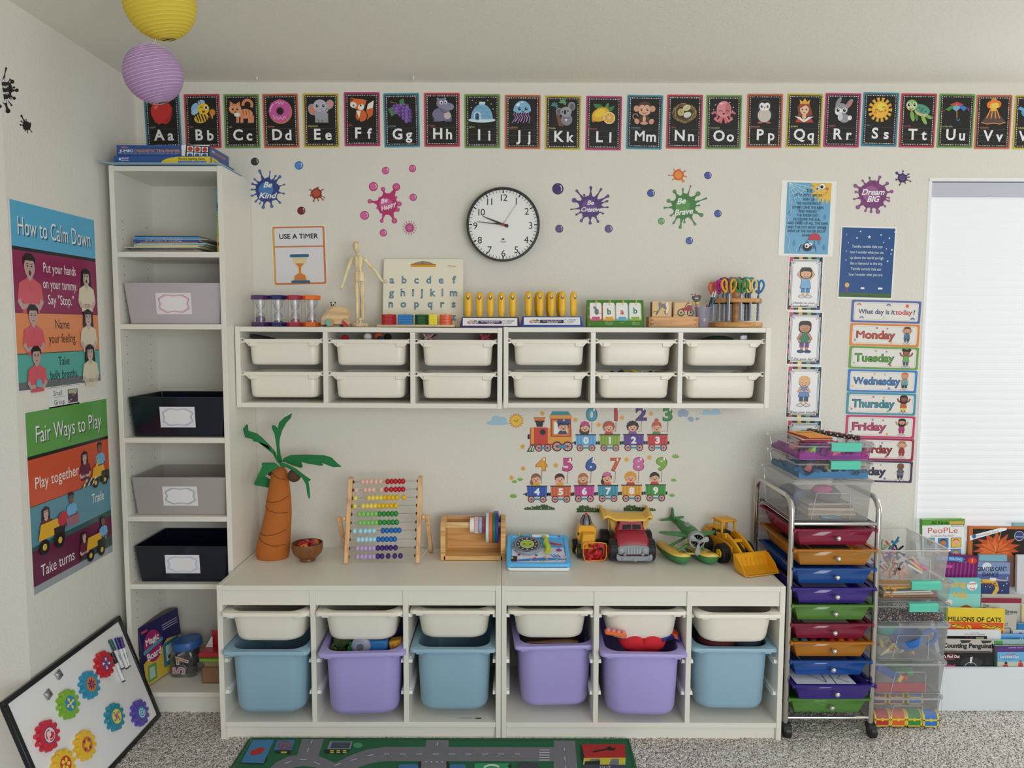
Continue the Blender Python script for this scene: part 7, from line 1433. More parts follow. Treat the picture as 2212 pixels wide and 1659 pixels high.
for s_ in (-1,1):
 MB().lathe([(36 *k,0),(36 *k,.004),(30 *k,.006),(26 *k,.005),(10 *k,.009),(.0003,.0095)],mat('#8E9399',.35),(s_*140 *k-4 *k,-.012,g3(0,512)[1]),24,'y').obj('headlight',t,smooth=40).scale=(1,1,1)
 MB().ball((s_*105 *k-0 *k,-.018,g3(0,556)[1]),.0065,gr,12,8).obj('fog_light',t)
for o in [c for c in t.children if c.name.startswith('headlight')]:o.scale=(1,-1,1);o.location=(0,-.024,0)
MB().loft([[(x_,y_,z_) for x_,z_ in [(p_[0]*k,g3(0,p_[1])[1]) for p_ in [(-200,548),(-160,575),(160,575),(215,548),(225,600),(205,632),(-185,632),(-205,600)]]] for y_ in (-.024,-.010)],gr).obj('bumper',t,bevel=.003)
MB().lathe([(28 *k,0),(28 *k,.0016),(24 *k,.0022)],gr,(20 *k,-.0255,g3(0,606)[1]),18,'y').obj('tow_ring',t);MB().ball((-135 *k,-.0245,g3(0,603)[1]),.004,gr,10,6).ball((185 *k,-.0245,g3(0,606)[1]),.004,gr,10,6).obj('bumper_bolt',t)
for u in (395,445,495,540):MB().ball((g3(u,0)[0],.07,g3(0,214)[1]+.003),.003,red,8,6).obj('roof_light',t)
yb=mat('#C9A244',.4)
bed=[]
for y,tw,bw2,tz,bz in ((.10,255,175,190,390),(.235,270,200,150,420)):bed.append([(-tw*k,y,g3(0,tz)[1]),(-bw2*k,y,g3(0,bz)[1]),(bw2*k,y,g3(0,bz)[1]),(tw*k,y,g3(0,tz)[1])])
MB().loft(bed,yb,True,True,False).obj('tipping_bed',t).modifiers.new('s','SOLIDIFY').thickness=.004
# overhanging canopy
cz_=[(-335,150),(-290,135),(-250,150),(-190,178),(0,182),(170,178),(215,135),(250,140)]
MB().loft([[(u*k,y,g3(0,v+dv)[1]) for u,v in cz_]+[(u*k*.97,y,g3(0,v+dv+24)[1]) for u,v in reversed(cz_)] for y,dv in ((.045,8),(.05,0),(.13,-12))],yb).obj('bed_canopy',t,smooth=30)
for s_,u in ((-1,-330),(1,240)):MB().prism([(.045,g3(0,145)[1]),(.14,g3(0,118)[1]),(.17,g3(0,108)[1]),(.16,g3(0,240)[1]),(.06,g3(0,210)[1])],u*k-.004,u*k+.006,yb,'yz').obj('bed_side',t,bevel=.002)
for u in (-250,-215,170,205):MB().box(u*k-.002,u*k+.002,.098,.102,g3(0,370)[1],g3(0,200)[1],mat('#B8923C',.4)).obj('bed_rib',t,bevel=.001)
MB().box(-.05,.05,.01,.2,.028,.05,mat('#8C2230',.4)).obj('chassis',t)
# seaplane
cx=onz(1487,1214,ZL).x;t=thing('toy_seaplane','green toy seaplane with yellow floats and grey propeller','toy vehicle',(cx,-.20,ZL+.0006));gn=mat('#37713E',.45);yf=mat('#CDAA4C',.45);gy=mat('#84878A',.4)
def g4(u,v):return ((u-1090)*k,(668 -v)*k)
def loftz(name,secs,m,n=18,hide=None):MB().loft([[(cx_+rx*cos(q),y,cz2+rz*sin(q)) for q in [2 *pi*i/n for i in range(n)]] for y,cx_,cz2,rx,rz in secs],m).obj(name,t,smooth=70)
fx,fz=g4(1170,390);S=k
loftz('fuselage',[(.02,fx,fz+.002,.018,.018),(.03,fx,fz+.004,.027,.026),(.07,fx-.008,fz+.012,.026,.027),(.11,fx-.022,fz+.020,.019,.022),(.16,fx-.042,fz+.030,.010,.014),(.20,fx-.058,fz+.036,.005,.008)],gn)
MB().ball((fx-.018,.085,fz+.037),(.014,.022,.010),mat('#6E7C78',.25),14,8).obj('canopy',t)
MB().lathe([(95 *S*.80,0),(95 *S*.95,.008),(95 *S,.02),(95 *S*.94,.032)],gy,(fx,-.006,fz),28,'y',False).obj('engine_cowl',t,smooth=60)
for o in [c for c in t.children if c.name.startswith('engine_cowl')]:o.modifiers.new('s','SOLIDIFY').thickness=-.003
MB().lathe([(60 *S,0),(.0005,0)],mat('#1A1C1C',.5),(fx,.006,fz),24,'y').obj('engine_back',t)
for i in range(9):q=2 *pi*i/9;MB().tube([(fx+.008 *cos(q),.002,fz+.008 *sin(q)),(fx+60 *S*cos(q),.002,fz+60 *S*sin(q))],.0016,mat('#5E6264',.4),6).obj('cylinder_head',t)
px_,pz_=g4(1185,395);MB().lathe([(.0085,0),(.0085,.010),(.006,.016),(.001,.0185)],gy,(px_,.004,pz_),16,'y').obj('spinner',t,smooth=50).scale=(1,-1,1)
for (u,v) in ((1075,338),(1300,358),(1170,560)):
 q=g4(u,v);d=V((q[0]-px_,0,q[1]-pz_));n_=V((-d.z,0,d.x)).normalized();c0=V((px_,-.010,pz_));rings=[]
 for f_,w_ in ((.08,.0035),(.35,.006),(.75,.0105),(.92,.0085),(1.0,.003)):m_=c0+d*f_;rings.append([m_+n_*w_+V((0,.002,0)),m_+V((0,.0025,0)),m_-n_*w_+V((0,-.001,0)),m_-V((0,.0025,0))])
 MB().loft(rings,gy).obj('propeller_blade',t,smooth=60)
def wing(tip,root,rootc,tipc,th,name='wing'):
 rings=[]
 for f_ in (0,.25,.6,.88,1.0):
  c_=V(root).lerp(V(tip),f_);ch=rootc+(tipc-rootc)*f_**1.5;h_=th*(1 -.6 *f_); 
  if f_ == 1.0:ch *= .3;h_ *= .5
  rings.append([c_+V((0,ch/2 *cos(q),h_*sin(q))) for q in [2 *pi*i/12 for i in range(12)]])
 MB().loft(rings,gn).obj(name,t,smooth=70)
q=g4(760,345);wing((q[0],.06,q[1]),(fx-.02,.06,fz+.004),.062,.034,.008);q=g4(1425,345);wing((q[0]+.004,.07,q[1]),(fx+.015,.06,fz+.006),.062,.034,.008)
q=g4(835,272);wing((q[0],.17,q[1]-.006),(fx-.052,.18,fz+.036),.034,.022,.005,'tail_wing');wing((fx-.005,.19,fz+.042),(fx-.052,.18,fz+.036),.034,.022,.005,'tail_wing')
MB().prism([(.14,fz+.036),(.15,fz+.055),(.168,g4(0,130)[1]-.004),(.178,g4(0,118)[1]-.004),(.188,g4(0,140)[1]),(.20,fz+.034)],fx-.056 -.0035,fx-.056 +.0035,gn,'yz').obj('tail_fin',t,bevel=.003)
for s_,u in ((-1,1000),(1,1330)):
 X=g4(u,0)[0];zt_=.034;secs=[(-.026,.014,.6),(-.018,.028,.85),(.0,.0325,1),(.05,.0325,1),(.10,.028,.95),(.135,.019,.8),(.150,.006,.5)];dxm=-.34
 lo=[];hi=[]
 for y,w_,hh in secs:
  c_=X+(y+.02)*dxm;lo.append([(c_+w_*cos(q),y,zt_+(zt_*hh*sin(q) if sin(q)<0 else 0)) for q in [pi+pi*i/10 for i in range(11)]])
  hi.append([(c_+w_*1.03 *cos(q),y,zt_+(.011 *sin(q) if sin(q)>0 else 0)) for q in [pi*i/10 for i in range(11)]])
 MB().loft(lo,gn).obj('float_hull',t,smooth=60);MB().loft(hi,yf).obj('float_deck',t,smooth=50)
 for j in range(6):xx=X-.011 +j*.0044;MB().box(xx-.001,xx+.001,-.008 +abs(j-2.5)*.001,.010 -abs(j-2.5)*.001,zt_+.0095,zt_+.0118,mat('#3A3018',.5)).obj('deck_slot',t)
 MB().tube([(X+dxm*.04,.02,zt_+.008),(fx+s_*.012,.035,fz-.018)],.0055,gn,8).tube([(X+dxm*.1,.08,zt_+.008),(fx-.012 +s_*.012,.08,fz-.012)],.0055,gn,8).obj('strut',t)
MB().box(g4(1010,0)[0],g4(1320,0)[0],.0,.012,.035,.040,yf).obj('cross_bar',t,bevel=.001)
# yellow wheel loader
t=thing('toy_wheel_loader','large yellow toy wheel loader with its scoop down beside the drawer cart','toy vehicle',(.872,-.113,ZL+.0006),radians(18));ym2=mat('#CB9014',.4);dk='#141416'
# local: -y is forward (towards the scoop)
for xx,yy in ((-.052,-.055),(.052,-.055),(-.052,.062),(.052,.062)):wheelx(t,(xx,yy,.036),.035,.032,dk,'hub',YL,22)
MB().prism([(-.085,.040),(-.085,.066),(-.03,.078),(.02,.078),(.03,.086),(.105,.092),(.115,.082),(.110,.046),(.02,.036)],-.032,.032,ym2,'yz').obj('chassis',t,bevel=.003)
MB().prism([(.05,.088),(.055,.108),(.10,.104),(.108,.088)],-.026,.026,ym2,'yz').obj('engine_cover',t,bevel=.003)
mb=MB()
for s_ in (-1,1):
 mb.prism([(-.022,.078),(-.016,.142),(-.006,.142),(-.012,.078)],s_*.032,s_*.025,ym2,'yz').prism([(.038,.078),(.030,.142),(.040,.142),(.050,.078)],s_*.032,s_*.025,ym2,'yz').prism([(-.018,.136),(-.016,.146),(.038,.146),(.042,.136)],s_*.032,s_*.025,ym2,'yz').prism([(-.02,.078),(-.018,.098),(.046,.098),(.048,.078)],s_*.032,s_*.026,ym2,'yz')
mb.box(-.034,.034,-.020,.044,.142,.150,ym2).obj('cab_frame',t,bevel=.002);MB().box(-.022,.022,.0,.035,.078,.10,mat(dk,.6)).obj('cab_seat',t,bevel=.003)
for s_ in (-1,1):MB().prism([(-.028,.100),(-.040,.108),(-.095,.088),(-.150,.052),(-.158,.040),(-.146,.034),(-.100,.062),(-.050,.082),(-.028,.084)],s_*.030,s_*.020,ym2,'yz').obj('lift_arm',t,bevel=.002);MB().lathe([(.011,-.004),(.011,.004)],ym2,(s_*.032,-.038,.096),16,'x').obj('pivot',t)
MB().box(-.03,.03,-.075,-.068,.078,.09,ym2).prism([(-.036,.09),(-.09,.074),(-.13,.05),(-.128,.044),(-.088,.064),(-.036,.08)],-.005,.005,mat(dk,.5),'yz').obj('tilt_link',t,bevel=.001)
pr=[(-.145,.062),(-.152,.060),(-.150,.036),(-.160,.014),(-.185,.004),(-.232,.001),(-.232,.0035),(-.188,.008),(-.166,.018),(-.156,.038)]
MB().prism(pr,-.072,.072,ym2,'yz').obj('scoop',t,bevel=.0008)
for s_ in (-1,1):MB().prism([(-.148,.062),(-.152,.03),(-.165,.010),(-.188,.003),(-.230,.002),(-.224,.010),(-.205,.034),(-.165,.060)],s_*.072,s_*.0685,ym2,'yz').obj('scoop_side',t,bevel=.0008)
for i in range(7):x_=-.055 +i*.018;MB().tube([(x_,-.157,.045),(x_,-.166,.020),(x_,-.186,.0095),(x_,-.215,.005)],.0012,ym2,5).obj('scoop_rib',t)
MB().box(-.058,.058,-.226,-.224,.0036,.0046,mat('#5A3A10',.5)).obj('edge_slot',t)
a=Art(lambda u,v,w:V((-.0325 -w,-u,v)),1,.4);a.P([(-.046,.080),(-.018,.080),(-.022,.108),(-.044,.108)],'#1A1816');a.txt('CAT'[:0]+'C',-.032,.094,.010,'#D0CCC0',b=1);a.obj('badge_print',t)
# ================================================================ drawer cart
cx0,cx1,yF,yB=1.011,1.313,-.41,-.045;chm=mat('#B4B2AE',.16,.95)
cart=thing('drawer_cart','chrome rolling cart with ten coloured see-through drawers','cart',(cx0,yF,0));W=cx1-cx0;D=yB-yF
for x in (0,W):
 q=.05;z1=.862;pts=[(x,D,.055),(x,D,z1-q)]+[(x,D-q+q*cos(a_),z1-q+q*sin(a_)) for a_ in (.4,.8,1.2,1.57)]+[(x,q-q*sin(a_),z1-q+q*cos(a_)) for a_ in (0,.4,.8,1.2,1.57)]+[(x,0,.055)]
 MB().tube(pts,.0098,chm,14).obj('side_tube',cart,smooth=60)
 for y in (0,D):
  w_=MB().lathe([(.004,.02),(.004,.06)],chm,(x,y,0),10).obj('caster',cart)
  MB().lathe([(.022,-.011),(.024,-.009),(.024,.009),(.022,.011)],mat('#16161A',.4),(x+.004,y-.006,.0265),20,'x').obj('caster_wheel',w_,smooth=40);MB().prism([(y-.026,.028),(y-.02,.05),(y+.004,.058),(y+.016,.05),(y+.016,.034)],x-.013,x+.017,mat('#1A1A1E',.35),'yz').obj('caster_hood',w_,bevel=.003)
ZR=[.755,.685,.617,.549,.485,.417,.352,.283,.208,.145]
for y,r_ in ((0,.0062),(D,.005)):
 for z_ in (.773,.072):MB().tube([(0,y,z_),(W,y,z_)],r_,chm,10).obj('cross_bar',cart)
for z_ in ZR+[.773]:
 for x in (.012,W-.012):MB().tube([(x-(.012 if x<.1 else -.012),0,z_-.004),(x,.01,z_-.004),(x,D-.01,z_-.004),(x-(.012 if x<.1 else -.012),D,z_-.004)],.0024,chm,6).obj('rail',cart)
mb=MB(); 
for i in range(34):mb.box(.012 +(W-.024)*i/33 -.0012,.012 +(W-.024)*i/33 +.0012,.005,D-.005,.775,.778,mat('#6A666C',.4))
mb.box(.01,W-.01,.004,.02,.773,.778,mat('#6A666C',.4)).box(.01,W-.01,D-.03,D-.005,.773,.778,mat('#6A666C',.4));tag(mb.obj('top_grid',cart),kind='stuff')
DC=[('#A82C50','crimson'),('#CC9030','amber'),('#2C66B4','blue'),('#5038A2','violet'),('#72A652','green'),('#A02C4C','crimson'),('#CE8E2C','amber'),('#2A64B8','blue'),('#4A349C','violet'),('#6EA650','green')]
for i,(col,nm) in enumerate(DC):
 z_=ZR[i];out=(.0,.006,.002,.008,0,0,.002,.0,.028,.0)[i];m=mat(col,.3,0,'tint');H=.058;y0=-.006 -out;xx=W/2 +(0 if i != 8 else .004);w0=W-.034;L_=D-.02
 def rg(w_,f,z):return [(xx-w_/2,y0+f,z),(xx+w_/2,y0+f,z),(xx+w_/2,y0+L_-f,z),(xx-w_/2,y0+L_-f,z)]
 mb=MB().loft([rg(w0-.042,.02,z_-H),rg(w0-.008,.003,z_-.004)],m,True,False).loft([rg(w0-.008,.003,z_-.004),rg(w0+.022,-.004,z_-.004),rg(w0+.022,-.004,z_),rg(w0-.002,.006,z_)],m,False,False)
 d=mb.obj('drawer',cart,bevel=.0);d.modifiers.new('s','SOLIDIFY').thickness=-.0018;d['label']=nm+' see-through drawer'
 for s_ in (-1,1):MB().box(xx+s_*(w0/2 +.004),xx+s_*(w0/2 +.012),y0-.006,y0+.004,z_-.009,z_+.002,m).obj('corner_hook',d)
 MB().ball((W/2 +.008 -(0 if i != 8 else -.004),y0-.0075,z_-.030),.0095,mat('#C9C9C6',.12,.95),16,12).tube([(W/2 +.008,y0+.012,z_-.030),(W/2 +.008,y0-.004,z_-.030)],.003,chm,8).obj('knob',d,smooth=70)
r_=random.Random(3)
def rnd_things(n,name,cat,group,fn):
 for i in range(n):fn(i)
for i,col in enumerate(['#2E6A3A','#2A6A88','#5A2A1E','#3A1A1A','#A01E24','#C8441C','#B8301E']):
 o=MB().ball((0,0,0),.0145,mat(col,.3),16,12).obj('craft_ball',None,(cx0+.035 +i*.033,yF+.028,.338));tag(o,'%s ball showing over the lower amber drawer' %['green','teal','brown','dark maroon','crimson','orange','red orange'][i],'ball','balls in the lower amber drawer')
t=thing('paper_sheet','white sheet with black marker lines on top of the lower violet drawer','paper',(cx0+.03,yF-.025,.203));MB().box(0,.21,0,.20,0,.0012,mat('#C9CCD8',.6)).obj('sheet',t);a=fart(Matrix(((1,0,0,0),(0,1,0,0),(0,0,1,.0014),(0,0,0,1))));a.L([(.04,.11),(.11,.02)],.003,K1);a.L([(.11,.02),(.12,.12)],.003,K1);a.L([(.14,.01),(.145,.11),(.18,.07),(.16,.05),(.19,.02)],.003,K1);a.obj('pen_lines',t)
for lb,z_,cols in (('magazines inside the top crimson drawer',.700,['#7A4A3A','#A0604A','#3A2A2A']),('craft sticks inside the upper amber drawer',.640,['#6A4A2A','#A8926A','#3A2A22']),('papers inside the upper violet drawer',.505,['#2A2038','#8A86A0']),('papers in the lower crimson drawer',.372,['#8A8A80','#B9B4A8']),('papers inside the lower blue drawer',.236,['#B9BCC8','#3A4A6A'])):
 t=thing('paper_pile','loose ' +lb,'papers',(cx0+W/2,yF+.17,z_))
 for j,c_ in enumerate(cols*2):MB(Matrix.Rotation(r_.uniform(-.08,.08),4,'Z')).box(-.10 +.008 *j,.10 -.006 *j,-.145,.12,j*.007,j*.007 +.005,mat(c_,.7)).obj('sheet',t)

# ================================================================ clear plastic boxes
def clear_box(label,x0,x1,y0,y1,z0,H,kind='clear',lid=True,latch=False,panel=False,tap=.012,tint='#D8DEEE',group='clear plastic boxes'):
 t=thing('clear_box',label,'box',((x0+x1)/2,y0,z0),0,group);W,D=x1-x0,y1-y0;m=mat(tint,.1,0,kind);em=mat('#DDE1EA',.1,0,'milk' if kind == 'cloud' else 'frost');hb=H-(.012 if lid else 0)
 def rg(f,z,r=.012):return rr(W-2 *f,D-2 *f,r,3,0,D/2,z)
 MB().loft([rg(tap+.005,0),rg(tap+.001,.004),rg(.006,hb)],m,True,False).obj('box_body',t,smooth=40)
 MB().tube([V(p) for p in rg(.004,hb)],.0030 if kind == 'cloud' else .0022,em,6,True).tube([V(p) for p in rg(tap+.002,.003)],.0012,em,5,True).obj('rim',t)
 if panel:
  q=W*.2;z_=hb*.72;P=lambda x,z:(x,(tap+(.006 -tap)*z/hb)-.002,z);MB().tube([P(-q*1.25,.004),P(-q,z_),P(-q*.95,z_+.004),P(q,z_+.004),P(q*1.05,z_),P(q*1.1,.004)],.0012,em,5).obj('panel_line',t)
 if lid:MB().loft([rg(.001,hb-.004),rg(0,hb),rg(0,H-.002),rg(.004,H),rg(.014,H),rg(.016,H-.004)],mat('#D5DAE8',.08,0,'cloud' if kind == 'cloud' else 'clear'),False,True).obj('lid',t,smooth=30)
 if latch:
  for yy,s_ in ((0,1),(D,-1)):MB().prism([(yy-s_*.006,hb-.016),(yy-s_*.008,H-.004),(yy-s_*.004,H+.002),(yy+s_*.012,H+.002),(yy+s_*.012,H-.001),(yy-s_*.002,H-.002),(yy-s_*.003,hb-.016)],-W*.16 +W*.09,W*.22 +W*.09,mat('#52B49C',.35),'yz').obj('latch',t,bevel=.001)
 return t
def heap(name,label,cat,x0,x1,y0,y1,z0,h,col,seed=1,rough=.9,amp=1.):
 nx,ny=30,26;vs=[];fs=[]
 for j in range(ny):
  for i in range(nx):
   x,y=x0+(x1-x0)*i/(nx-1),y0+(y1-y0)*j/(ny-1);n_=noise.noise(V((x*22,y*22,seed)))*.5 +noise.noise(V((x*70,y*70,seed)))*.25 +noise.noise(V((x*180,y*180,seed)))*.12;vs.append((x,y,z0+h*(.6 +amp*n_)))
 for j in range(ny-1):
  for i in range(nx-1):k=j*nx+i;fs.append((k,k+1,k+nx+1,k+nx))
 n0=len(vs);vs += [(x,y,z0) for (x,y,_) in vs[:nx]];fs += [(n0+i,n0+i+1,i+1,i) for i in range(nx-1)]
 n1=len(vs);vs += [(vs[j*nx][0],vs[j*nx][1],z0) for j in range(ny)];fs += [(n1+j+1,n1+j,j*nx,(j+1)*nx) for j in range(ny-1)]
 o=MB().add(vs,fs,mat(col,rough)).obj(name,smooth=0);return tag(o,label,cat,None,'stuff')
# on top of the cart
clear_box('large cloudy clear box standing on the cart top',1.012,1.300,-.405,-.075,.7785,.147,'cloud',True,False,True,.012)
t=thing('water_bottle','dark blue bottle lying inside the large box on the cart, at the back left','bottle',(1.085,-.20,.835));MB().lathe([(.001,-.10),(.03,-.098),(.033,-.09),(.033,.02),(.02,.045),(.018,.07),(.001,.072)],mat('#34406E',.4),n=20,axis='y').obj('bottle_body',t,smooth=50)
t=thing('sketch_pad','pile of worn paper pads inside the large box on the cart','papers',(1.165,-.385,.786))
for j,c_ in enumerate(['#7A6A5A','#A89C88','#8A8078','#B9A890','#6A5A58','#9A9284']):MB(Matrix.Rotation(.03 *(j %3 -1),4,'Z')).box(-.085,.085 -.004 *j,.005,.22,j*.009,j*.009 +.008,mat(c_,.8)).obj('pad',t)
t=thing('ring_clip','light blue wire ring clip in the large box on the cart','clip',(1.15,-.394,.789));MB().tube([(-.03,-.001,.006),(.0,-.001,.004),(.03,-.001,.010),(.036,-.001,.006),(.03,-.001,.001),(.0,-.001,.000),(-.03,-.001,.006)],.0011,'#7AA0B8',6).ball((-.032,-.001,.006),.004,'#3A7A9A',8,6).obj('wire',t)
t=thing('cloth_roll','pink and grey cloth bundle high inside the large box on the cart','cloth',(1.16,-.33,.850));MB().ball((0,0,.012),(.05,.06,.03),mat('#6A6468',.9),14,8).ball((-.02,-.02,.032),(.035,.03,.018),mat('#B04A78',.9),12,8).obj('cloth_fold',t)
zA=.9265;clear_box('flat clear box of blue sand with a teal latch, on the large box',1.026,1.300,-.395,-.095,zA,.064,'clear',True,True)
heap('blue_sand','blue play sand in the lower flat box on the cart','sand',1.042,1.284,-.382,-.11,zA+.002,.028,'#3F7AA4',2,.9,1.4)
for i in range(30):
 x,y=1.09 +r_.random()*.18,-.386 +r_.random()*.09;o=MB(Matrix.Rotation(r_.random()*6,4,'Z') @ Matrix.Rotation(r_.uniform(-.6,.6),4,'Y')).ball((0,0,0),(.017,.005,.005),mat(['#8A8260','#7A7458','#9A9478'][i %3],.6),8,4).tube([(.004,0,0),(.010,.002,.009)],.0018,['#8A8260','#7A7458','#9A9478'][i %3],5).tube([(-.006,0,0),(-.010,-.002,-.008)],.0018,['#8A8260','#7A7458','#9A9478'][i %3],5).obj('sea_creature',None,(x,y,zA+.034 +r_.random()*.016));tag(o,'%s plastic sea creature half buried in the blue sand' %['olive','dark khaki','pale khaki'][i %3],'figure','plastic figures in the blue sand')
def mould(lb,x,y,z,col,kind,group):
 o=thing('sand_mould',lb,'mould',(x,y,z),r_.random(),group,None);mb=MB(Matrix.Rotation(.5,4,'X'))
 if kind:mb.loft([[(.016 *q*cos(a_),.016 *q*sin(a_),z_) for a_ in [2 *pi*i/4 for i in range(4)]] for q,z_ in ((1,0),(1,.004),(.25,.03))],mat(col,.4))
 else:mb.box(-.014,.014,-.012,.012,0,.016,mat(col,.4)).box(-.006,.006,-.006,.006,.016,.026,mat(col,.4))
 mb.obj('mould_body',o,bevel=.001)
mould('pink cone mould lying on the blue sand',1.09,-.34,zA+.024,'#C46A74',1,'sand moulds');mould('lime mould piece under the latch in the blue sand box',1.20,-.35,zA+.034,'#8AAE2C',0,'sand moulds')
zB=zA+.0655;clear_box('flat clear box of purple sand with a teal latch, topmost on the cart',1.024,1.300,-.398,-.095,zB,.062,'clear',True,True)
heap('purple_sand','purple play sand in the upper flat box on the cart','sand',1.040,1.284,-.384,-.11,zB+.002,.034,'#8A2E88',5,.9,1.5)
mould('lime green pyramid mould in the purple sand',1.085,-.370,zB+.022,'#86B428',1,'sand moulds');mould('pink castle mould in the purple sand, front right',1.165,-.372,zB+.022,'#C66A84',0,'sand moulds');mould('pink cone mould standing in the purple sand',1.182,-.36,zB+.022,'#C87888',1,'sand moulds');mould('pink cup mould at the back left of the purple sand',1.06,-.28,zB+.026,'#C47A82',0,'sand moulds');mould('blue round mould behind the lime one in the purple sand',1.11,-.33,zB+.024,'#2E6E94',0,'sand moulds')
t=thing('ring_tie','bright pink plastic hook in the front right of the purple sand','hook',(1.268,-.388,zB+.014));MB().tube([(-.012,0,.004),(-.006,0,.018),(.004,0,.022),(.010,0,.006),(.0,0,-.004),(-.012,0,.004)],.0015,'#C8205A',6).tube([(.0,0,.022),(-.004,0,.045)],.001,'#C8205A',5).obj('wire',t)
zC=zB+.0635
for lb,x,y,w_,d_,col,z_,rot in [('crimson notebook at the bottom of the pile on the top box',1.12,-.27,.11,.20,'#A02A40',0,-.10),('pale paper pad second from the bottom on the top box',1.11,-.275,.10,.17,'#B9A894',.004,-.04),('dark red notebook in the middle of the pile on the top box',1.115,-.28,.095,.17,'#8A2A34',.008,.02),('orange envelope topmost on the upper flat box',1.115,-.285,.085,.15,'#CC862C',.012,.10)]:
 o=thing('notebook',lb,'notebook',(x,y,zC+z_),rot,'notebooks on the topmost box');MB().box(-w_/2,w_/2,-d_/2,d_/2,0,.0034,mat(col,.6)).obj('cover',o,bevel=.0005)
 if z_>.01: 
  for i in range(5):MB().box(-.03 +i*.012,-.023 +i*.012,.03,.05,.0034,.0037,mat('#7A4E1E',.6)).obj('stamp_mark',o)
t=thing('patterned_pencil_case','long black and floral patterned tube lying across the topmost box','pencil case',(1.155,-.17,zC+.012));d_=V((.10,-.19,-.0));MB().tube([V((0,0,0)),d_],.0085,'#3A3438',12).obj('tube_body',t)
for i in range(60):f_=i/60;a_=i*2.4;p_=d_*f_+V((.0085 *cos(a_)*.88,.0085 *cos(a_)*.47,.0085 *sin(a_)));MB().ball(p_,.0036,['#C88A88','#4A8A84','#B8B0A0','#A8506A'][i %4],6,4).obj('flower_spot',t,smooth=0)
MB().ball(d_+V((0,0,0)),.0095,'#3A1E2C',10,8).obj('end_cap',t)

# the stack between the cart and the books
bx0=1.340
def zz(a_,b_):return a_,b_-a_-.001
clear_box('cloudy box at the bottom of the floor stack, holding toy treasure chests',bx0,1.597,-.372,-.05,.009,.122,'cloud',True,False,True)
for i,(dx,dy,lvl,col,nm) in enumerate([(.008,.0,0,'#A8302A','red'),(.066,.0,0,'#C0562A','orange'),(.124,.0,0,'#2E7A3E','green'),(.182,-.004,0,'#2A6AB0','blue'),(.02,.055,1,'#5A2A70','purple'),(.085,.055,1,'#6A3A7A','violet'),(.155,.055,1,'#2C6CB0','bright blue')]):
 o=thing('treasure_chest',nm+' and yellow toy treasure chest ' +('in the front row of the bottom box' if not lvl else 'in the upper row of the bottom box'),'toy chest',(bx0+.034 +dx,-.34 +dy,.0125 +lvl*.054),0,'toy treasure chests');w_=.0275;m=mat(col,.4);ye=mat('#C8B23A',.4)
 arc=[(w_*.8 *cos(q),.026 +.027 *sin(q)) for q in [pi*j/8 for j in range(9)]]
 MB().box(-w_,w_,-w_*.8,w_*.8,0,.026,m).obj('chest_base',o,bevel=.002);MB().prism([(y_,z_) for y_,z_ in arc],-w_+.001,w_-.001,m,'yz').obj('chest_lid',o,smooth=40)
 for x_ in (-w_,w_-.004):MB().box(x_-.001,x_+.005,-w_*.84,w_*.84,-.0,.027,ye).prism([(y_*1.05,z_+.0008) for y_,z_ in arc],x_-.001,x_+.005,ye,'yz').obj('band',o)
 MB().box(-w_,w_,-w_*.84,-w_*.78,.023,.029,ye).lathe([(.006,0),(.006,.003)],ye,(0,-w_*.86,.026),12,'y').box(-w_,w_,-w_*.84,-w_*.78,-.0,.004,ye).obj('clasp',o)
clear_box('cloudy box with red and green toy pans, second from the floor',bx0,1.606,-.372,-.05,.132,.127,'cloud',True,False,True)
clear_box('cloudy box with a blue toy pitcher and teal bowl, third from the floor',bx0,1.612,-.372,-.05,.260,.139,'cloud',True,False,True)
def toyp(name,lb,cat,fnm,loc,group='toy kitchen pieces in the boxes'):o=thing(name,lb,cat,loc,0,group);fnm(o);return o
toyp('toy_pan','red flat toy pan handle near the bottom of its box','toy pan',lambda o:MB().loft([rr(.19,.030,.014,4,0,0,z_) for z_ in (0,.006)],mat('#A01E30',.35)).obj('pan_handle',o),(bx0+.11,-.34,.150)).rotation_euler=(radians(80),0,0)
toyp('toy_pan','green toy pan in the upper part of the second box','toy pan',lambda o:(MB().lathe([(.001,0),(.05,0),(.062,.022),(.060,.022),(.048,.003),(.001,.003)],mat('#2A7A48',.35),(.02,.02,0),24,'z',False).obj('pan_body',o),MB().box(.07,.15,-.01,.01,.016,.022,mat('#2A7A48',.35)).obj('pan_handle',o,bevel=.003)),(bx0+.10,-.31,.205))
toyp('toy_knife','blue and yellow plastic toy knife in the second box','toy knife',lambda o:(MB(Matrix.Rotation(.5,4,'Y')).box(-.055,.03,-.004,.004,-.012,.014,mat('#2A4A90',.35)).obj('blade',o,bevel=.002),MB(Matrix.Rotation(.5,4,'Y')).box(.03,.045,-.005,.005,-.010,.014,mat('#C8A42A',.35)).obj('blade_edge',o)),(bx0+.07,-.352,.205))
toyp('toy_ball','small red ball in the second box from the floor','ball',lambda o:MB().ball((0,0,0),.012,mat('#B0222C',.35)).obj('ball_body',o),(bx0+.125,-.345,.188));toyp('toy_ball','small green ball in the second box from the floor','ball',lambda o:MB().ball((0,0,0),.014,mat('#2E8A5A',.35)).obj('ball_body',o),(bx0+.145,-.335,.200))
toyp('toy_bowl','teal toy bowl at the upper left of the third box','toy bowl',lambda o:MB().lathe([(.001,0),(.025,0),(.044,.022),(.050,.040),(.047,.040),(.040,.024),(.001,.004)],mat('#2A9488',.35),n=28,cap=False).obj('bowl_body',o,smooth=60),(bx0+.065,-.30,.335))
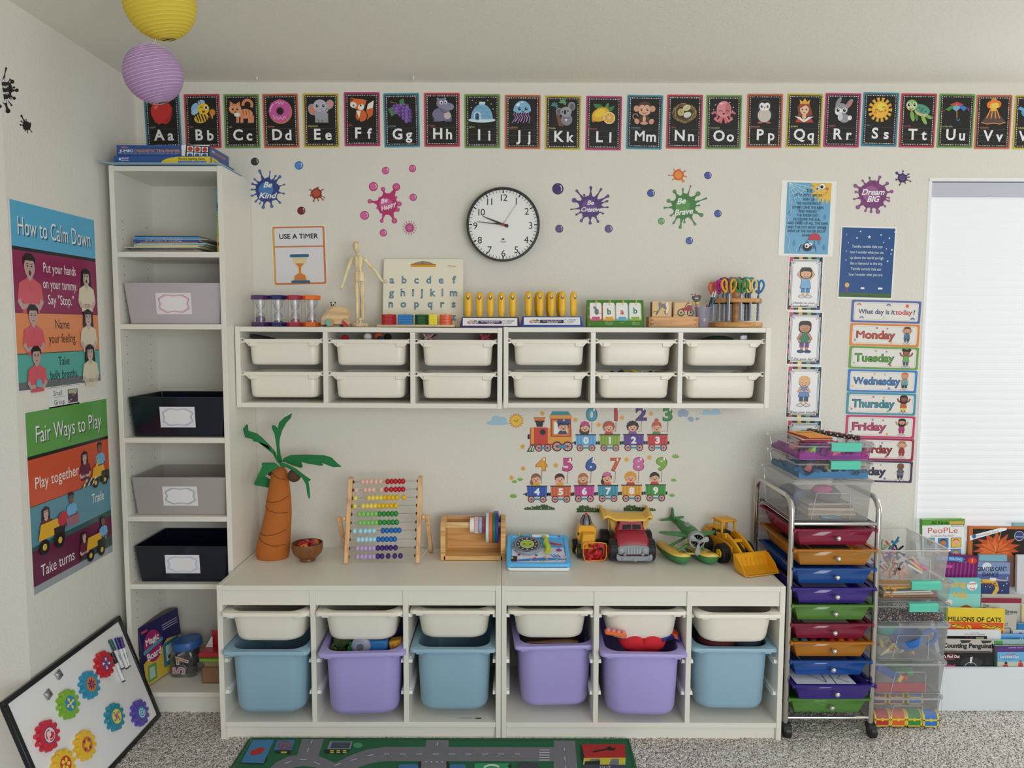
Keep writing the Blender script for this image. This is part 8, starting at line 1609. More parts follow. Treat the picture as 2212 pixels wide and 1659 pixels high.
def pitcher(o):
 m=mat('#1E5EA8',.35);MB(Matrix.Rotation(-.35,4,'Y')).lathe([(.001,-.03),(.03,-.028),(.05,-.005),(.056,.022),(.053,.022),(.046,-.003),(.001,-.024)],m,n=30,cap=False).obj('pitcher_body',o,smooth=60)
 MB().tube([(.045,-.01,.028),(.075,-.012,.045),(.098,-.012,.036),(.094,-.012,.005),(.065,-.012,-.014)],[.006,.007,.008,.007,.006],m,10).obj('handle',o,smooth=60)
toyp('toy_pitcher','blue toy pitcher with a big handle in the third box','toy pitcher',pitcher,(bx0+.145,-.315,.315))
for i in range(16):o=MB(Matrix.Rotation(r_.random()*6,4,'Z') @ Matrix.Rotation(r_.random(),4,'Y')).ball((0,0,0),(.022,.008,.007),mat(['#B9A04A','#A83A4A','#C9C0A0','#B86A2A','#8AA05A'][i %5],.5),8,5).obj('toy_food',None,(bx0+.05 +r_.random()*.12,-.345 +r_.random()*.05,.280 +r_.random()*.025));tag(o,['mustard','raspberry','cream','orange','olive'][i %5]+' toy food piece at the bottom of the third box','toy food','toy food in the third box')
zE=.400;clear_box('flat clear box of tiny multicoloured beads with a teal latch',bx0-.006,1.606,-.374,-.06,zE,.074,'clear',True,True)
mb=MB();bc_=['#8A1E3A','#2A2A3A','#B9B0A8','#1E4A7A','#2E7A4A','#B8862A','#3A1E3A','#6A2A6A','#1A1A1E','#C8C4BC','#4A1A24']
for i in range(2600):
 x,y=bx0+.012 +r_.random()*.236,-.361 +abs(r_.gauss(0,.05));y=min(y,-.08);h_=.018 +.012 *noise.noise(V((x*20,y*20,0)))+.012 *(x-bx0)/.24;z_=zE+.004 +r_.random()*h_;s_=.0028;mb.add([(x-s_,y,z_),(x,y-s_,z_),(x+s_,y,z_),(x,y+s_,z_),(x,y,z_-s_),(x,y,z_+s_)],[(0,1,5),(1,2,5),(2,3,5),(3,0,5),(1,0,4),(2,1,4),(3,2,4),(0,3,4)],mat(bc_[i %11],.25))
tag(mb.obj('craft_beads',smooth=0),'loose multicoloured beads filling the flat bead box','beads',None,'stuff')
clear_box('flat clear box with a yellow star cutter and papers, teal latch',bx0-.006,1.612,-.378,-.06,.475,.081,'clear',True,True)
t=thing('star_cutter','yellow plastic star cookie cutter at the front left of the flat paper box','cutter',(bx0+.045,-.362,.517));sp=[((.026 if i %2 == 0 else .012)*cos(pi/2 +i*pi/5),(.026 if i %2 == 0 else .012)*sin(pi/2 +i*pi/5)) for i in range(10)];MB(Matrix.Rotation(.15,4,'Y')).tube([(x_,0,z_) for x_,z_ in sp],.0030,'#D09A1C',6,True).obj('star_outline',t)
t=thing('paper_pile','yellow tray and papers inside the flat box with the star cutter','papers',(bx0+.13,-.35,.482))
for j,c_ in enumerate(['#6A4A3A','#8A5A3A','#B9A898','#C9C4BC','#3A4A4A','#C8962A']):MB(Matrix.Rotation(.02 *j,4,'Z')).box(-.10,.10 -.008 *j,0,.22,j*.008,j*.008 +.006,mat(c_,.6)).obj('sheet',t)
ob=clear_box('open clear bin of rubbery stretch figures, topmost of the floor stack',bx0-.005,1.597,-.380,-.07,.5575,.110,'cloud',False,False,True)
for i in range(14):
 x,y,z_=bx0+.03 +r_.random()*.06,-.355 +r_.random()*.08,.575 +i*.0075;col=['#C86A50','#D0785A','#6A3A8A','#1E1E22','#C0504A','#8AA07A','#2A6A8A'][i %7];o=MB(Matrix.Rotation(r_.random()*6,4,'Y') @ Matrix.Rotation(r_.random()*2,4,'X')).tube([(-.028,0,.012),(-.01,0,0),(.01,.0,0),(.028,0,.010)],.0035,col,6).tube([(0,0,0),(.0,0,.02)],.0035,col,6).tube([(-.02,0,-.018),(0,0,0),(.018,0,-.02)],.0035,col,6).ball((0,0,.026),.006,col,8,6).obj('stretch_figure',None,(x,y,z_),smooth=60)
 tag(o,'%s stretchy figure %s in the open bin' %(['salmon','coral','purple','black','red','sage','blue'][i %7],'low down' if i<7 else 'sticking up'),'toy figure','stretch figures in the open bin')
for i in range(9):o=MB(Matrix.Rotation(.4 +r_.random()*.5,4,'Y')).tube([(-.03,0,0),(.03,0,0)],.0042,['#B83A80','#C8B05A','#3A5AA0','#5A2A80','#D0C8B0','#C83A8A','#7A3A9A','#C9A23A','#2A2A60'][i],8).obj('craft_pen',None,(bx0+.14 +r_.random()*.04,-.345 +r_.random()*.06,.588 +r_.random()*.015));tag(o,['magenta','sand yellow','blue','violet','cream','hot pink','light purple','gold','navy'][i]+' little pen in the right half of the open bin','pen','little pens in the open bin')

# ================================================================ book display
dx0=1.668;dw=mat('#C6CCCF',.4)
t=thing('book_display','white tiered book display under the window','book rack',(dx0,-.24,0));DW=1.0
bx('front_panel',t,0,DW,0,.016,.004,.172,dw);MB().prism([(0,.004),(0,.172),(.20,.60),(.215,.60),(.215,.004)],-.016,0,dw,'yz').obj('side_panel',t,bevel=.001);MB().prism([(0,.004),(0,.172),(.20,.60),(.215,.60),(.215,.004)],DW,DW+.016,dw,'yz').obj('side_panel',t,bevel=.001);bx('back_panel',t,0,DW,.205,.215,.004,.60,dw)
for i in range(6):bx('tier_shelf',t,0,DW,.016 +i*.033,.016 +(i+1)*.033 if i<5 else .205,.03 +i*.070,.036 +i*.070,dw)
def book(lb,u0,v0,u1,Y,ext,cover,fn=None,rz=0,pages='#C9C4B8',th=.010):
 p0,p1=at(*zp('D5',u0,v0),Y),at(*zp('D5',u1,v0),Y);W=p1.x-p0.x;H=W*ext;o=thing('picture_book',lb,'book',((p0.x+p1.x)/2,Y,p0.z-H),0,'picture books on the display',(radians(-3),rz,0));k=W/(u1-u0)
 MB().box(-W/2 +.001,W/2 -.002,.001,th-.001,.001,H-.002,mat(pages,.7)).obj('pages',o);MB().box(-W/2,W/2,-.001,.001,0,H,mat(cover,.35)).box(-W/2,W/2,th-.001,th,0,H,mat(cover,.35)).box(-W/2 -.0006,-W/2 +.0008,-.001,th,0,H,mat(cover,.35)).obj('cover',o)
 a=Art(lambda u,v,w:V(((u-(u0+u1)/2)*k,-.0012 -w,H-(v-v0)*k)),-1,.35)
 if fn:fn(a);a.obj('cover_print',o)
 return o
def f1(a):
 a.R(85,125,533,640,'#CDD0D2');a.txt('All Kinds of',300,97,32,'#142A14',w=240,b=1);a.txt('PeoPLe',300,178,62,'#B03A34',w=325);a.txt('A Lift-the-Flap Book',297,237,20,'#7A3440',w=240);a.R(375,85,525,118,'#B8963A');a.R(390,122,525,142,'#2A2A2A');a.R(394,125,520,138,'#B9B9B4')
 for i,(x,y,c,s,h) in enumerate([(160,310,'#5AA0A8','#6A4028',K1),(305,315,'#2A7AB8','#A8703A','#14110F'),(440,312,'#C8B02A','#D0A080','#A83A1E'),(160,430,'#3A8A5A','#B8886A','#6A4A2A'),(320,432,'#B0303A','#8A5A3A',K1),(435,432,'#5A8ABA','#C09A7A','#8A6A3A')]):a.R(x-55,y-52,x+55,y+52,'#2A3A6A');a.R(x-50,y-47,x+50,y+47,c);a.E(x,y-8,36,34,h);a.E(x,y,33,30,s);a.E(x-12,y-2,3,K1);a.E(x+12,y-2,3,K1);a.arc(x,y+6,12,.3,2.8,3,'#8A2A2A')
def f2(a):
 a.R(605,165,1180,600,'#1C1412');r=random.Random(2);P=[((1 if i %2 else .62)*(240 +r.random()*40)*cos(i*pi/14),(1 if i %2 else .62)*(150 +r.random()*30)*sin(i*pi/14)) for i in range(28)]
 a.P([(860 +x,370 +y) for x,y in P],'#A8481E');a.P([(840 +x*.7,400 +y*.8) for x,y in P],'#C0602A')
 for t_ in (-2.6,-2.0,-1.4,-.8,-.3):a.L([(860,420),(860 +230 *cos(t_),420 +170 *sin(t_))],6,'#8A2E14')
 a.L([(880,290),(900,200),(880,175)],7,'#C08A5A');a.P([(572,240),(900,150),(960,152),(960,175),(575,290)],'#D0D2D4');a.txt('MY INCREDIBLE WORLD',760,215,18,'#3A4A6A',w=240,rot=.25);a.E(618,245,24,'#3A5A8A');a.E(1095,235,52,'#C9CCD2');a.E(1095,235,48,'#2A3A6A');a.txt('PHOTOS',1095,245,16,'#C9CCD2',w=70)
 a.L([(845,340),(850,400),(820,440)],5,'#D8904A')
def f3(a):
 a.P([(200,455),(470,455),(510,478),(465,505),(200,505)],'#1E6AB0');a.txt('READING',405,480,30,'#9AC0E0',w=140,b=1);a.txt('INTO',290,480,30,'#9AC0E0',w=60,b=1);a.E(578,488,50,34,'#B8321E');a.txt('1',578,488,36,'#D8D4D0',b=1);a.txt('ready to read',480,505,12,'#C9CCD0',w=90)
 for i in range(9):a.P([(250 +i*42,520),(268 +i*42,520),(262 +i*42,800),(240 +i*42,800)],'#8A2478')
 a.txt('Barbie',300,560,42,'#C05A94',w=140,b=1,rot=.08,sh=.3)
def f4(a):
 a.R(612,560,995,1000,'#24305E');a.R(612,515,995,640,'#6E82A8');a.R(612,640,995,720,'#46588C');a.E(750,560,50,42,'#B9C4D4');a.txt('GIRAFFES CAN\u2019T',805,585,46,'#1A2038',w=320,b=1,rot=.03);a.txt('DANCE',790,645,44,'#1A2038',w=175,b=1)
 a.L([(690,720),(780,715),(850,740),(865,800),(830,860)],42,'#C09A3A');a.L([(790,690),(900,705),(965,705),(970,670)],9,'#C9B08A');a.R(785,680,850,712,'#C9C4BC')
 for i in range(12):a.E(700 +(i*43) %160,715 +(i*29) %30 +(30 if i>8 else 0),9,'#7A4A1E',0,6)
 for x,y in ((960,555),(975,620),(930,760),(965,740),(785,780),(740,775),(915,815),(660,800)):a.E(x,y,5,'#C9D0DC',0,6)
def f5(a):
 a.R(240,690,690,1200,'#63A8A8');a.R(240,850,690,1200,'#7ABAB0');a.txt('Missing',385,745,66,'#D09A2E',w=290,b=1,rot=.06);a.txt('Milk',470,860,64,'#D09A2E',w=150,b=1);a.E(600,765,55,48,'#D6D4D0');a.txt('Farmer',600,740,22,'#A82A34',w=85,b=1,rot=.1);a.txt('Fred',600,792,22,'#A82A34',w=60,b=1);a.E(350,940,45,30,'#C9C4BC');a.P([(480,985),(540,965),(600,990),(600,1010),(480,1010)],'#8A4A24')
def f6(a):a.R(690,895,1115,945,'#7E1E34');a.R(690,945,1115,1300,'#A8AAA4');a.txt('The',740,972,26,'#2A4A30',w=65,b=1);a.txt('Garden',790,1010,40,'#2A4A30',w=190,b=1);a.txt('Grew',1000,1035,38,'#2A4A30',w=150,b=1)
def f7(a):
 a.R(338,1150,925,1400,'#C4481C');a.txt('MILLIONS OF CATS',618,1118,50,'#1A1410',w=565,b=1,rot=.0)
 for x,y in ((440,1190),(760,1190),(850,1200)):a.P([(x-80,y-10),(x-20,y-25),(x+60,y),(x+80,y+30),(x-40,y+15)],'#D0A82A');a.L([(x-70,y-5),(x-10,y-18),(x+60,y+10)],7,K1);a.L([(x-30,y+12),(x+10,y-8)],6,K1)
 a.E(560,1210,30,'#D0A82A');a.L([(540,1190),(575,1230)],7,K1)
def f8(a):a.txt('LET\u2019S LOOK AT FEELINGS',620,1275,17,'#2A2A2A',w=220);a.txt('Wayne Green',625,1256,10,'#6A6A6A',w=85);a.R(330,1292,750,1500,'#1A1418');a.R(635,1305,720,1400,'#8AA06A');a.L([(520,1292),(560,1330),(600,1300)],6,'#8A2A5A')
def f9(a):
 a.R(300,1335,820,1460,'#A8A49C'); 
 for x in (520,740):a.P([(x-60,1335),(x+60,1335),(x+40,1360),(x-40,1370)],'#2A2A26')
 a.txt('Counting Penguins!',545,1392,48,'#1A1A1A',w=530,b=2,sh=.05);a.txt('Beth Chapman',360,1442,13,'#3A3A3A',w=130)
def f10(a):
 a.txt('Let\u2019s Find Out',355,1507,34,'#A8283A',w=215,b=2);a.txt('Let\u2019s Find Out',355,1507,32,'#D8D4D4',w=210,b=1);a.R(338,1480,405,1488,'#B8303A');a.txt('My Body Books',350,1535,14,'#C0606A',w=120);a.E(590,1570,120,55,'#26262A');a.P([(575,1515),(600,1510),(585,1580),(570,1580)],'#C9C9C4');a.arc(580,1640,70,3.6,5.8,5,'#A8B4C0');a.P([(730,1530),(790,1520),(770,1560),(800,1600),(740,1590)],'#1E1E24');a.txt('Animal',350,1605,34,'#C84A7A',w=130,b=1)
def f11(a):a.P([(840,1398),(1200,1398),(1200,1460),(1000,1460),(850,1500)],'#4A2C6A');a.txt('LOOK OUT!',1060,1415,13,'#C9B8D0',w=160);a.R(865,1460,1200,1800,'#5A9AC0');a.txt('Let\u2019s Find Out',990,1512,30,'#24408A',w=205,b=2);a.txt('Let\u2019s Find Out',990,1512,28,'#D4D8DC',w=200,b=1);a.R(950,1482,1050,1490,'#B8303A');a.R(865,1565,1200,1800,'#A8AC98');a.txt('My Body Books',985,1538,13,'#2A4A7A',w=110);a.E(955,1580,16,'#2A1E1A');a.R(925,1596,975,1640,'#A82A3A');a.E(1110,1560,14,'#8A5A2E');a.P([(1085,1575),(1130,1575),(1140,1640),(1085,1640)],'#A82A4A')
book('tall picture book showing many small drawn faces, top left of the display',85,62,535,-.050,1.2,'#4E8A2C',f1,-.02,th=.018)
book('book with orange maple leaves on a dark cover, top right of the display',562,140,1180,-.052,.8,'#A8602A',f2,.01);book('thin teal book peeking up behind the maple leaf book',1030,100,1300,-.035,1.2,'#7AA0A4')
book('pale blue book standing behind the giraffe book',668,440,965,-.072,1.3,'#6E9AAC');book('white wide book at the right edge of the display',1075,440,1400,-.078,1.2,'#B9B9BC');book('dark green tall book behind the white one, mostly hidden',960,452,1068,-.058,3,'#6A4A3A')
book('purple curtain reader with a red number badge, left of the giraffe book',200,437,645,-.090,.85,'#5A1650',f3,.06);book('blue night book with a dancing giraffe',612,512,995,-.088,1.05,'#34406E',f4,.01,th=.014)
book('teal book with yellow hand-lettered title about milk',240,685,690,-.122,.9,'#63A8A8',f5);book('cream book edge behind the maroon-topped one',700,858,1180,-.105,.7,'#A8A498');book('grey book with a maroon top band about a garden',690,890,1115,-.118,.9,'#8A8C86',f6,.01);book('cream ribbed book at the far right, lower half',1118,960,1400,-.125,.9,'#B9AE8C')
book('bright yellow and orange book about cats',335,1005,935,-.155,.62,'#CDB32A',f7,.02);book('cream book with a thin blue frame, beside the cat book',860,1080,1062,-.148,1.2,'#A8A298',lambda a:(a.txt('NT',945,1170,34,'#3A3A38',w=60),a.frame(860,1205,1000,1400,8,'#24386A')));book('blue book at the right edge beside the cream one',1072,1160,1350,-.152,1,'#246A98');book('grey book with a big black letter at the right edge',1025,1238,1400,-.165,.8,'#A8AAB0',lambda a:a.ring(1105,1285,20,30,'#1A1A1A'))
book('white book with small lettering below the cat book',330,1232,898,-.182,.5,'#C4C6C8',f8);book('light blue book with a little ladybird badge',850,1275,1300,-.180,.55,'#3A7AB4',lambda a:(a.R(850,1275,1300,1300,'#5A94C4'),a.txt('LADYBIRD',1042,1322,14,'#24386A',w=92,b=1),a.E(1113,1322,13,'#C9CCD0'),a.E(1113,1322,8,K1)))
book('green and sea-foam photo book in the lower right of the display',828,1337,1300,-.200,.5,'#7AA09A',lambda a:(a.R(828,1340,915,1385,'#4E8A4A'),a.R(915,1340,1300,1500,'#8AA8A8')));book('grey book with black brushy penguin title',300,1332,820,-.204,.45,'#A8A49C',f9,.01)
book('black book with a cow face, front left of the display',240,1465,806,-.222,.5,'#0E0E12',f10);book('book with a purple top and beach photo, front right of the display',835,1396,1250,-.220,.75,'#2A3A34',f11,-.01)

# ================================================================ play rug
ra,rb=-.872,.449;t=thing('play_rug','green play rug printed with grey roads and little buildings','rug',((ra+rb)/2,-.446,.0085));RW=rb-ra
MB().box(-RW/2,RW/2,-1.5,0,0,.005,mat('#1E5A38',.95,0,'rug')).obj('rug_base',t)
lc=V(t.location);a=Art(lambda u,v,w:onz(*zp('D6',u,v),.0139 +w)-lc,-1,.95);a.m=lambda c:mat(c,.95,0,'rug')
GY='#6C6C72';DK='#1A2422'
for p_ in ([(140,36),(2110,44),(2112,48),(148,41)],[(140,36),(150,40),(28,230),(14,230)],[(2102,44),(2112,46),(2150,230),(2136,230)]):a.P(p_,'#164A2C')
a.L([(590,205),(680,158),(760,130),(850,117),(1735,119)],74,GY);a.L([(240,240),(300,185),(350,160),(425,148),(500,160),(570,190),(620,215)],62,GY);a.P([(415,40),(528,38),(500,130),(515,160),(380,160),(390,120)],GY)
a.P([(1062,44),(1177,44),(1174,90),(1052,90)],GY);a.P([(1030,150),(1172,150),(1168,250),(1030,250)],GY);a.P([(1722,46),(1832,48),(1850,250),(1722,250)],GY);a.P([(1020,155),(1034,155),(1032,240),(1014,240)],DK);a.P([(1164,155),(1176,155),(1180,240),(1166,240)],DK)
a.P([(160,43),(270,43),(215,165),(98,161)],'#3E74A0');a.P([(98,161),(215,165),(235,120),(232,150),(215,172),(96,166)],DK);a.P([(145,120),(150,100),(175,92),(190,84),(212,82),(222,95),(205,112),(178,122),(150,124)],'#A82A24')
a.P([(285,45),(378,43),(360,98),(268,98)],'#3E6C90');a.ring(325,72,26,33,'#A02A2A',22,0,2 *pi,.68);a.txt('H',325,72,24,'#A02A2A',w=30,b=1);a.P([(268,98),(360,98),(356,118),(278,113)],DK);a.R(305,104,335,113,'#B8B03A')
a.P([(560,52),(678,52),(665,92),(545,92)],'#7A8088');a.P([(572,56),(668,56),(658,87),(560,87)],'#3A4450');a.P([(530,94),(660,94),(665,98),(630,118),(530,112)],DK)
for i in range(3):
 for j in range(2):a.R(560 +i*33,97 +j*9,580 +i*33,103 +j*9,'#B8B03A')
a.E(705,72,25,15,'#3E8A60')
for i in range(9):a.R(838 +i*85,115,870 +i*85,119,'#B9B9BC')
for x,y,r_ in ((342,160,-.3),(422,147,0),(492,165,.5),(598,172,-.4),(684,146,-.25),(768,123,-.15)):a.P([(x-17,y+4 -r_*-14),(x+17,y+4 -r_*14),(x+17,y-r_*14 -0),(x-17,y+r_*14)] if 0 else [(x-16,y+2 -16 *r_),(x+16,y+2 +16 *r_),(x+16,y-2 +16 *r_),(x-16,y-2 -16 *r_)],'#B9B9BC')
for p_ in ([(464,46),(468,46),(464,62),(460,62)],[(448,86),(453,86),(443,106),(438,106)],[(1116,56),(1121,56),(1119,74),(1114,74)],[(1775,84),(1779,84),(1780,100),(1776,100)],[(1777,130),(1781,130),(1783,150),(1779,150)],[(1780,178),(1784,178),(1786,196),(1782,196)]):a.P(p_,'#B9B9BC')
for i in range(5):a.R(1646,94 +i*13,1700,99 +i*13,'#B9B9BC')
for i in range(4):a.P([(1052 +i*28,155),(1066 +i*28,155),(1059 +i*28,163)],'#B9B9BC')
a.RR(915,170,1018,250,12,'#3A6A94');a.RR(1182,170,1265,250,12,'#3A6A94');a.RR(1310,165,1490,250,8,'#2F8A5C');a.arc(1400,192,40,3.3,6.0,9,'#C9CCC0',10,18);a.P([(1500,168),(1500,195),(1480,180)],DK);a.R(1540,162,1640,250,'#3A3E44')
a.P([(1866,66),(2092,66),(2096,136),(1884,138)],'#A02420');a.P([(1866,66),(1884,138),(1874,172),(1862,120)],DK);a.P([(1878,138),(2096,136),(2094,172),(1874,172)],'#B8B03A');a.P([(1885,155),(1962,150),(1962,172),(1880,172)],DK);a.P([(1915,143),(1960,142),(1960,150),(1905,152)],'#6A6C70');a.P([(2020,143),(2062,142),(2058,172),(2010,172)],'#6A6C70');a.L([(1925,106),(2010,90)],8,'#1A1414');a.E(2020,88,22,12,'#1A1414');a.E(2030,80,12,6,'#A02420');a.P([(1874,172),(2094,172),(2110,250),(1860,250)],'#3A4048');a.txt('GUT',1990,186,12,'#B9BCC0',w=60)
a.obj('rug_print',t)

# ================================================================ what shows inside the bins
def bit(name,lb,cat,z,u,v,Y,fn,group):p=at(*zp(z,u,v),Y);o=thing(name,lb,cat,p,0,group);fn(o);return o
def ballf(r,col,sc=(1,1,1),ro=.9):return lambda o:MB().ball((0,0,0),(r*sc[0],r*sc[1],r*sc[2]),mat(col,ro),14,10).obj('fluff',o)
G1='pompoms in the top row bin'
bit('pompom','white pompom showing above its bin','pompom','B6',1085,140,-.12,ballf(.016,'#D0D0D2'),G1);bit('pompom','orange pompom next to the white one','pompom','B6',1172,138,-.11,ballf(.017,'#C05A2A'),G1);bit('pompom','red pompom low in the bin','pompom','B6',905,150,-.12,ballf(.014,'#A01E24'),G1);bit('pompom','black pompom at the right of the orange one','pompom','B6',1245,142,-.10,ballf(.015,'#1A181A'),G1);bit('pompom','navy pompom in front of the orange one','pompom','B6',1185,152,-.14,ballf(.010,'#22305A'),G1)
def feath(cols,n):
 def f(o):
  r=random.Random(8)
  for i in range(n):q=r.uniform(-1.2,1.2);MB().tube([(r.uniform(-.03,.03),0,-.012),(.022 *sin(q),0,.008 +.006 *r.random()),(.034 *sin(q),0,.010 +.010 *cos(q))],[.003,.004,.0005],cols[i %len(cols)],5).obj('feather_tuft',o)
 return f
bit('feather','pink and white feathers at the left of their bin','feather','B6',1575,150,-.12,feath(['#B06A78','#B9B0A8','#3A1E2A'],8),'feathers in the third bin');bit('feather','red and salmon feathers at the right of their bin','feather','B6',2030,150,-.12,feath(['#A02A30','#B8626A','#8A1E2C'],9),'feathers in the third bin')
t=thing('spiral_notebook','dark notebook with a black spiral binding in the far left wall bin','notebook',at(*zp('B6',215,128),-.12),0,None,(0,.17,0));MB().box(-.03,.05,-.002,.05,-.03,-.002,mat('#2A2A30',.6)).obj('cover',t)
for i in range(20):MB().tube([(-.028 +i*.0036 +.0022 *sin(q)*.3,.001 +.004 *sin(q),.003 *cos(q)) for q in [2 *pi*j/8 for j in range(8)]],.0006,'#141416',4,True).obj('spiral_loop',t)
bit('cloth','dark green cloth heap in the far right wall bin','cloth','B7',1740,152,-.12,lambda o:MB().ball((0,0,-.006),(.06,.04,.017),mat('#1C2E24',.9),16,8).ball((-.04,0,-.008),(.03,.03,.012),mat('#22302A',.9),12,8).obj('cloth_fold',o),None)
bit('small_bottle','clear square bottle in the far right wall bin','bottle','B7',1940,145,-.12,lambda o:MB().box(-.012,.012,-.008,.008,-.02,.010,mat('#B9BCC8',.1,0,'clear')).box(-.01,.01,-.006,.006,.006,.010,'#2A3A5A').obj('bottle_body',o,bevel=.001),None)
for x,c_,lb in ((280,'#B4B8BE','left clear case'),(480,'#A4A8B0','right clear case')):bit('clear_case',lb+' in the bottom bin right of the middle seam','case','B7',x,425,-.13,lambda o:MB().box(-.03,.03,-.03,.04,-.015,.004,mat(c_,.15,0,'clear')).obj('case_body',o,bevel=.001),'clear cases in a wall bin')
def crumple(cols,n,w,s=1.,kind=''):
 def f(o):
  r=random.Random(len(cols)+n)
  for i in range(n):MB(Matrix.Translation((r.uniform(-w,w),r.uniform(-.02,.03),r.uniform(-.008,.004))) @ Matrix.Rotation(r.uniform(-.5,.5),4,'Y') @ Matrix.Rotation(r.uniform(-1,1),4,'X') @ Matrix.Rotation(r.uniform(0,3),4,'Z')).loft([[(.02 *s*q*cos(t_)*(1 +.3 *sin(3 *t_)),.016 *s*q*sin(t_),z_*s) for t_ in [2 *pi*j/9 for j in range(9)]] for q,z_ in ((.6,-.005),(1,0),(.7,.006))],mat(cols[i %len(cols)],.35 if not kind else .1,0,kind)).obj('wrapper',o,smooth=20)
 return f
bit('packets','crumpled clear and yellow packets in the bottom bin, second from the right','packets','B7',1080,428,-.13,crumple(['#8A9A98','#2A3A3A','#B8A83A','#9AA4AC','#3A4444'],12,.09),None);bit('paper_pile','loose purple-grey papers in the far right bottom wall bin','papers','B7',1720,436,-.12,lambda o:[MB(Matrix.Rotation(.06 *j-.1,4,'Y') @ Matrix.Rotation(.1 *j,4,'Z')).box(-.09,.09,-.06,.05,-.004 +j*.003,-.003 +j*.003,['#5A4A60','#8A86A0','#6A3A4A','#A8A8B4'][j]).obj('sheet',o) for j in range(4)],None)
zs=zs3+0
def low(i,lb,cols,n=16,s=1.2,dz=-.012,name='packets',cat='packets',kindm=''):p=V((spot[i][0],-.28,zs3+dz));o=thing(name,lb,cat,p,0,'contents of the shallow white bins');crumple(cols,n,.10,s,kindm)(o)
low(0,'shiny dark packets in the leftmost shallow bin',['#1A1A20','#5A1E20','#2A2A3A','#A8A8A8','#1E1E22','#7A2A24'],22,1.4);low(1,'dark green bits in the second shallow bin',['#2A3A2A','#1E2A22','#3A3A2E'],18);low(2,'brown and yellow bits in the third shallow bin',['#2A2420','#A88A2A','#3A2E1E'],14)
low(3,'dark brown bits in the shallow bin right of the seam',['#3A2A20','#2A221E','#5A4A3A'],16);low(4,'olive bits in the fifth shallow bin',['#4A4A24','#2E2A1E','#6A6A3A'],16);low(5,'blue, orange and brown pegs in the rightmost shallow bin',['#1E3A8A','#B8561E','#5A3A1E','#8A9A2A','#7A3A1E'],20,1.2)
zd=zd3
def dthing(name,lb,cat,i,dx,y,dz,fn,g='toys in the deep purple bins',rot=None):o=thing(name,lb,cat,(spot[i][0]+dx,y,zd+dz),0,g,rot);fn(o)
def bcar(o):MB().box(-.045,.06,-.03,.03,-.02,.02,mat('#2A6098',.35)).obj('car_body',o,bevel=.006);MB().lathe([(.001,0),(.010,.001),(.020,.002),(.030,.006),(.034,.010),(.034,.022)],mat('#7A7C90',.4),(-.03,-.046,.005),24,'y',True).obj('wheel',o,smooth=30);MB().lathe([(.012,-.002),(.012,.003)],mat('#4A4C54',.4),(-.03,-.047,.005),8,'y').obj('hub',o)
dthing('toy_car','blue toy car with a grey wheel in the left purple bin','toy car',1,.03,-.385,-.004,bcar)
for j,(dx,dz,r,c_,nm) in enumerate([(-.075,-.015,.03,'#2E3E1A','olive'),(-.045,-.03,.022,'#2E7A3E','green'),(-.02,-.012,.022,'#B8561E','orange'),(.115,-.02,.022,'#C08A2A','amber'),(-.10,-.035,.02,'#3A4A1E','dark olive')]):dthing('toy_block',nm+' toy piece beside the blue car','toy',1,dx,-.37,dz+.008,lambda o:MB(Matrix.Rotation(j,4,'Y')).box(-r,r,-.02,.02,-r*.8,r*.8,mat(c_,.5)).lathe([(r*.5,-.024),(r*.5,.024)],mat(c_,.4),n=10,axis='y').obj('piece_body',o,bevel=.004))
def bag(o):MB().tube([(-.08,-.05,.0),(-.04,-.055,.006),(.0,-.05,.003),(.06,-.05,.004),(.10,-.045,.0)],[.010,.008,.014,.016,.012],mat('#5A3E2E',.6),10).ball((0,.05,-.02),(.11,.09,.03),mat('#3A2820',.6),16,8).obj('bag_body',o,smooth=60)
dthing('paper_bag','crumpled brown bag in the middle purple bin','bag',3,0,-.325,-.012,bag)
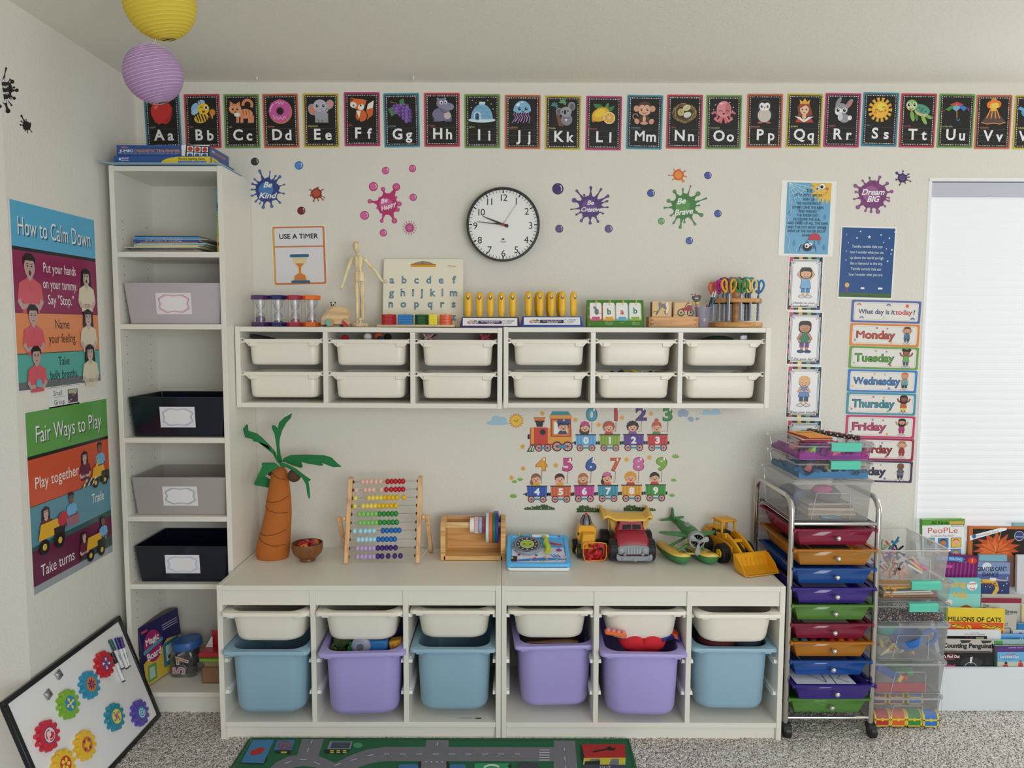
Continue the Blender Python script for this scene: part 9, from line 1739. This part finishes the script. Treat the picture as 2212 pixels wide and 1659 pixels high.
def heart(o):
 pts=[(.019 *16 *sin(q)**3 /3.6,.0,(13 *cos(q)-3.6 *cos(2 *q)-1.4 *cos(3 *q)-cos(4 *q))*.0046) for q in [2 *pi*i/36 for i in range(36)]]
 MB(Matrix.Rotation(.5,4,'X')).loft([[(x*s_,y_,z_*s_) for x,_,z_ in pts] for s_,y_ in ((.55,-.04),(.85,-.032),(1,-.01),(1,.01),(.8,.03))],mat('#B41A26',.8)).obj('cushion_body',o,smooth=70)
dthing('heart_cushion','red heart-shaped cushion filling the right purple bin','cushion',4,.005,-.375,.002,heart)
dthing('toy_brush','orange and pink bumpy toy sticking out at the left of the right purple bin','toy',4,-.098,-.44,.060,lambda o:(MB().box(-.038,.038,-.014,.014,-.009,.005,mat('#C8622A',.4)).obj('brush_back',o,bevel=.004),[MB().ball((-.028 +q*.018,-.004,.006),.0085,mat('#C87078',.4),10,6).obj('bump',o) for q in range(4)]),'toys in the deep purple bins',(0,.16,0))
dthing('toy_bag','shiny blue and orange wrapped toy at the right of the heart cushion','toy',4,.095,-.38,.02,crumple(['#1E2A78','#1A2460','#B8461E','#22307A'],9,.03,1.7))
dthing('cushion','dark navy round cushion in the rightmost blue bin','cushion',5,.06,-.32,-.008,lambda o:MB().ball((0,0,0),(.065,.08,.035),mat('#161C2E',.8),18,12).obj('cushion_body',o),None);dthing('cushion','dark maroon soft toy in the rightmost blue bin','cushion',5,-.04,-.33,-.008,lambda o:MB().ball((0,0,0),(.07,.07,.03),mat('#4A141C',.8),18,12).obj('cushion_body',o),None)
t=thing('price_sticker','small printed sticker on the bottom shelf under the third blue bin','label',onz(1015,1552,.0664));MB().box(-.045,.045,-.006,.006,0,.0003,mat('#B9B9B4',.5)).obj('sticker_paper',t);a=fart(Matrix(((1,0,0,0),(0,1,0,0),(0,0,1,.0005),(0,0,0,1))));a.txt('100 TRO 99',-.015,0,.005,'#7A7A78',w=.04);a.R(.02,-.004,.04,.004,'#3A3A3A');a.obj('print',t)
for i,(x,y) in enumerate(((555,166),(893,165))):
 p=onz(x,y,CZ);tag(MB().lathe([(.003,0),(.003,-.002),(.0015,-.012),(.004,-.014)],mat('#C9C8C4',.4),n=8).obj('ceiling_hook',None,(p.x,min(p.y,-.05),CZ-.0002)),'tiny white hook in the ceiling, %s' %('the left one' if i == 0 else 'the one near the middle'),'hook','ceiling hooks')
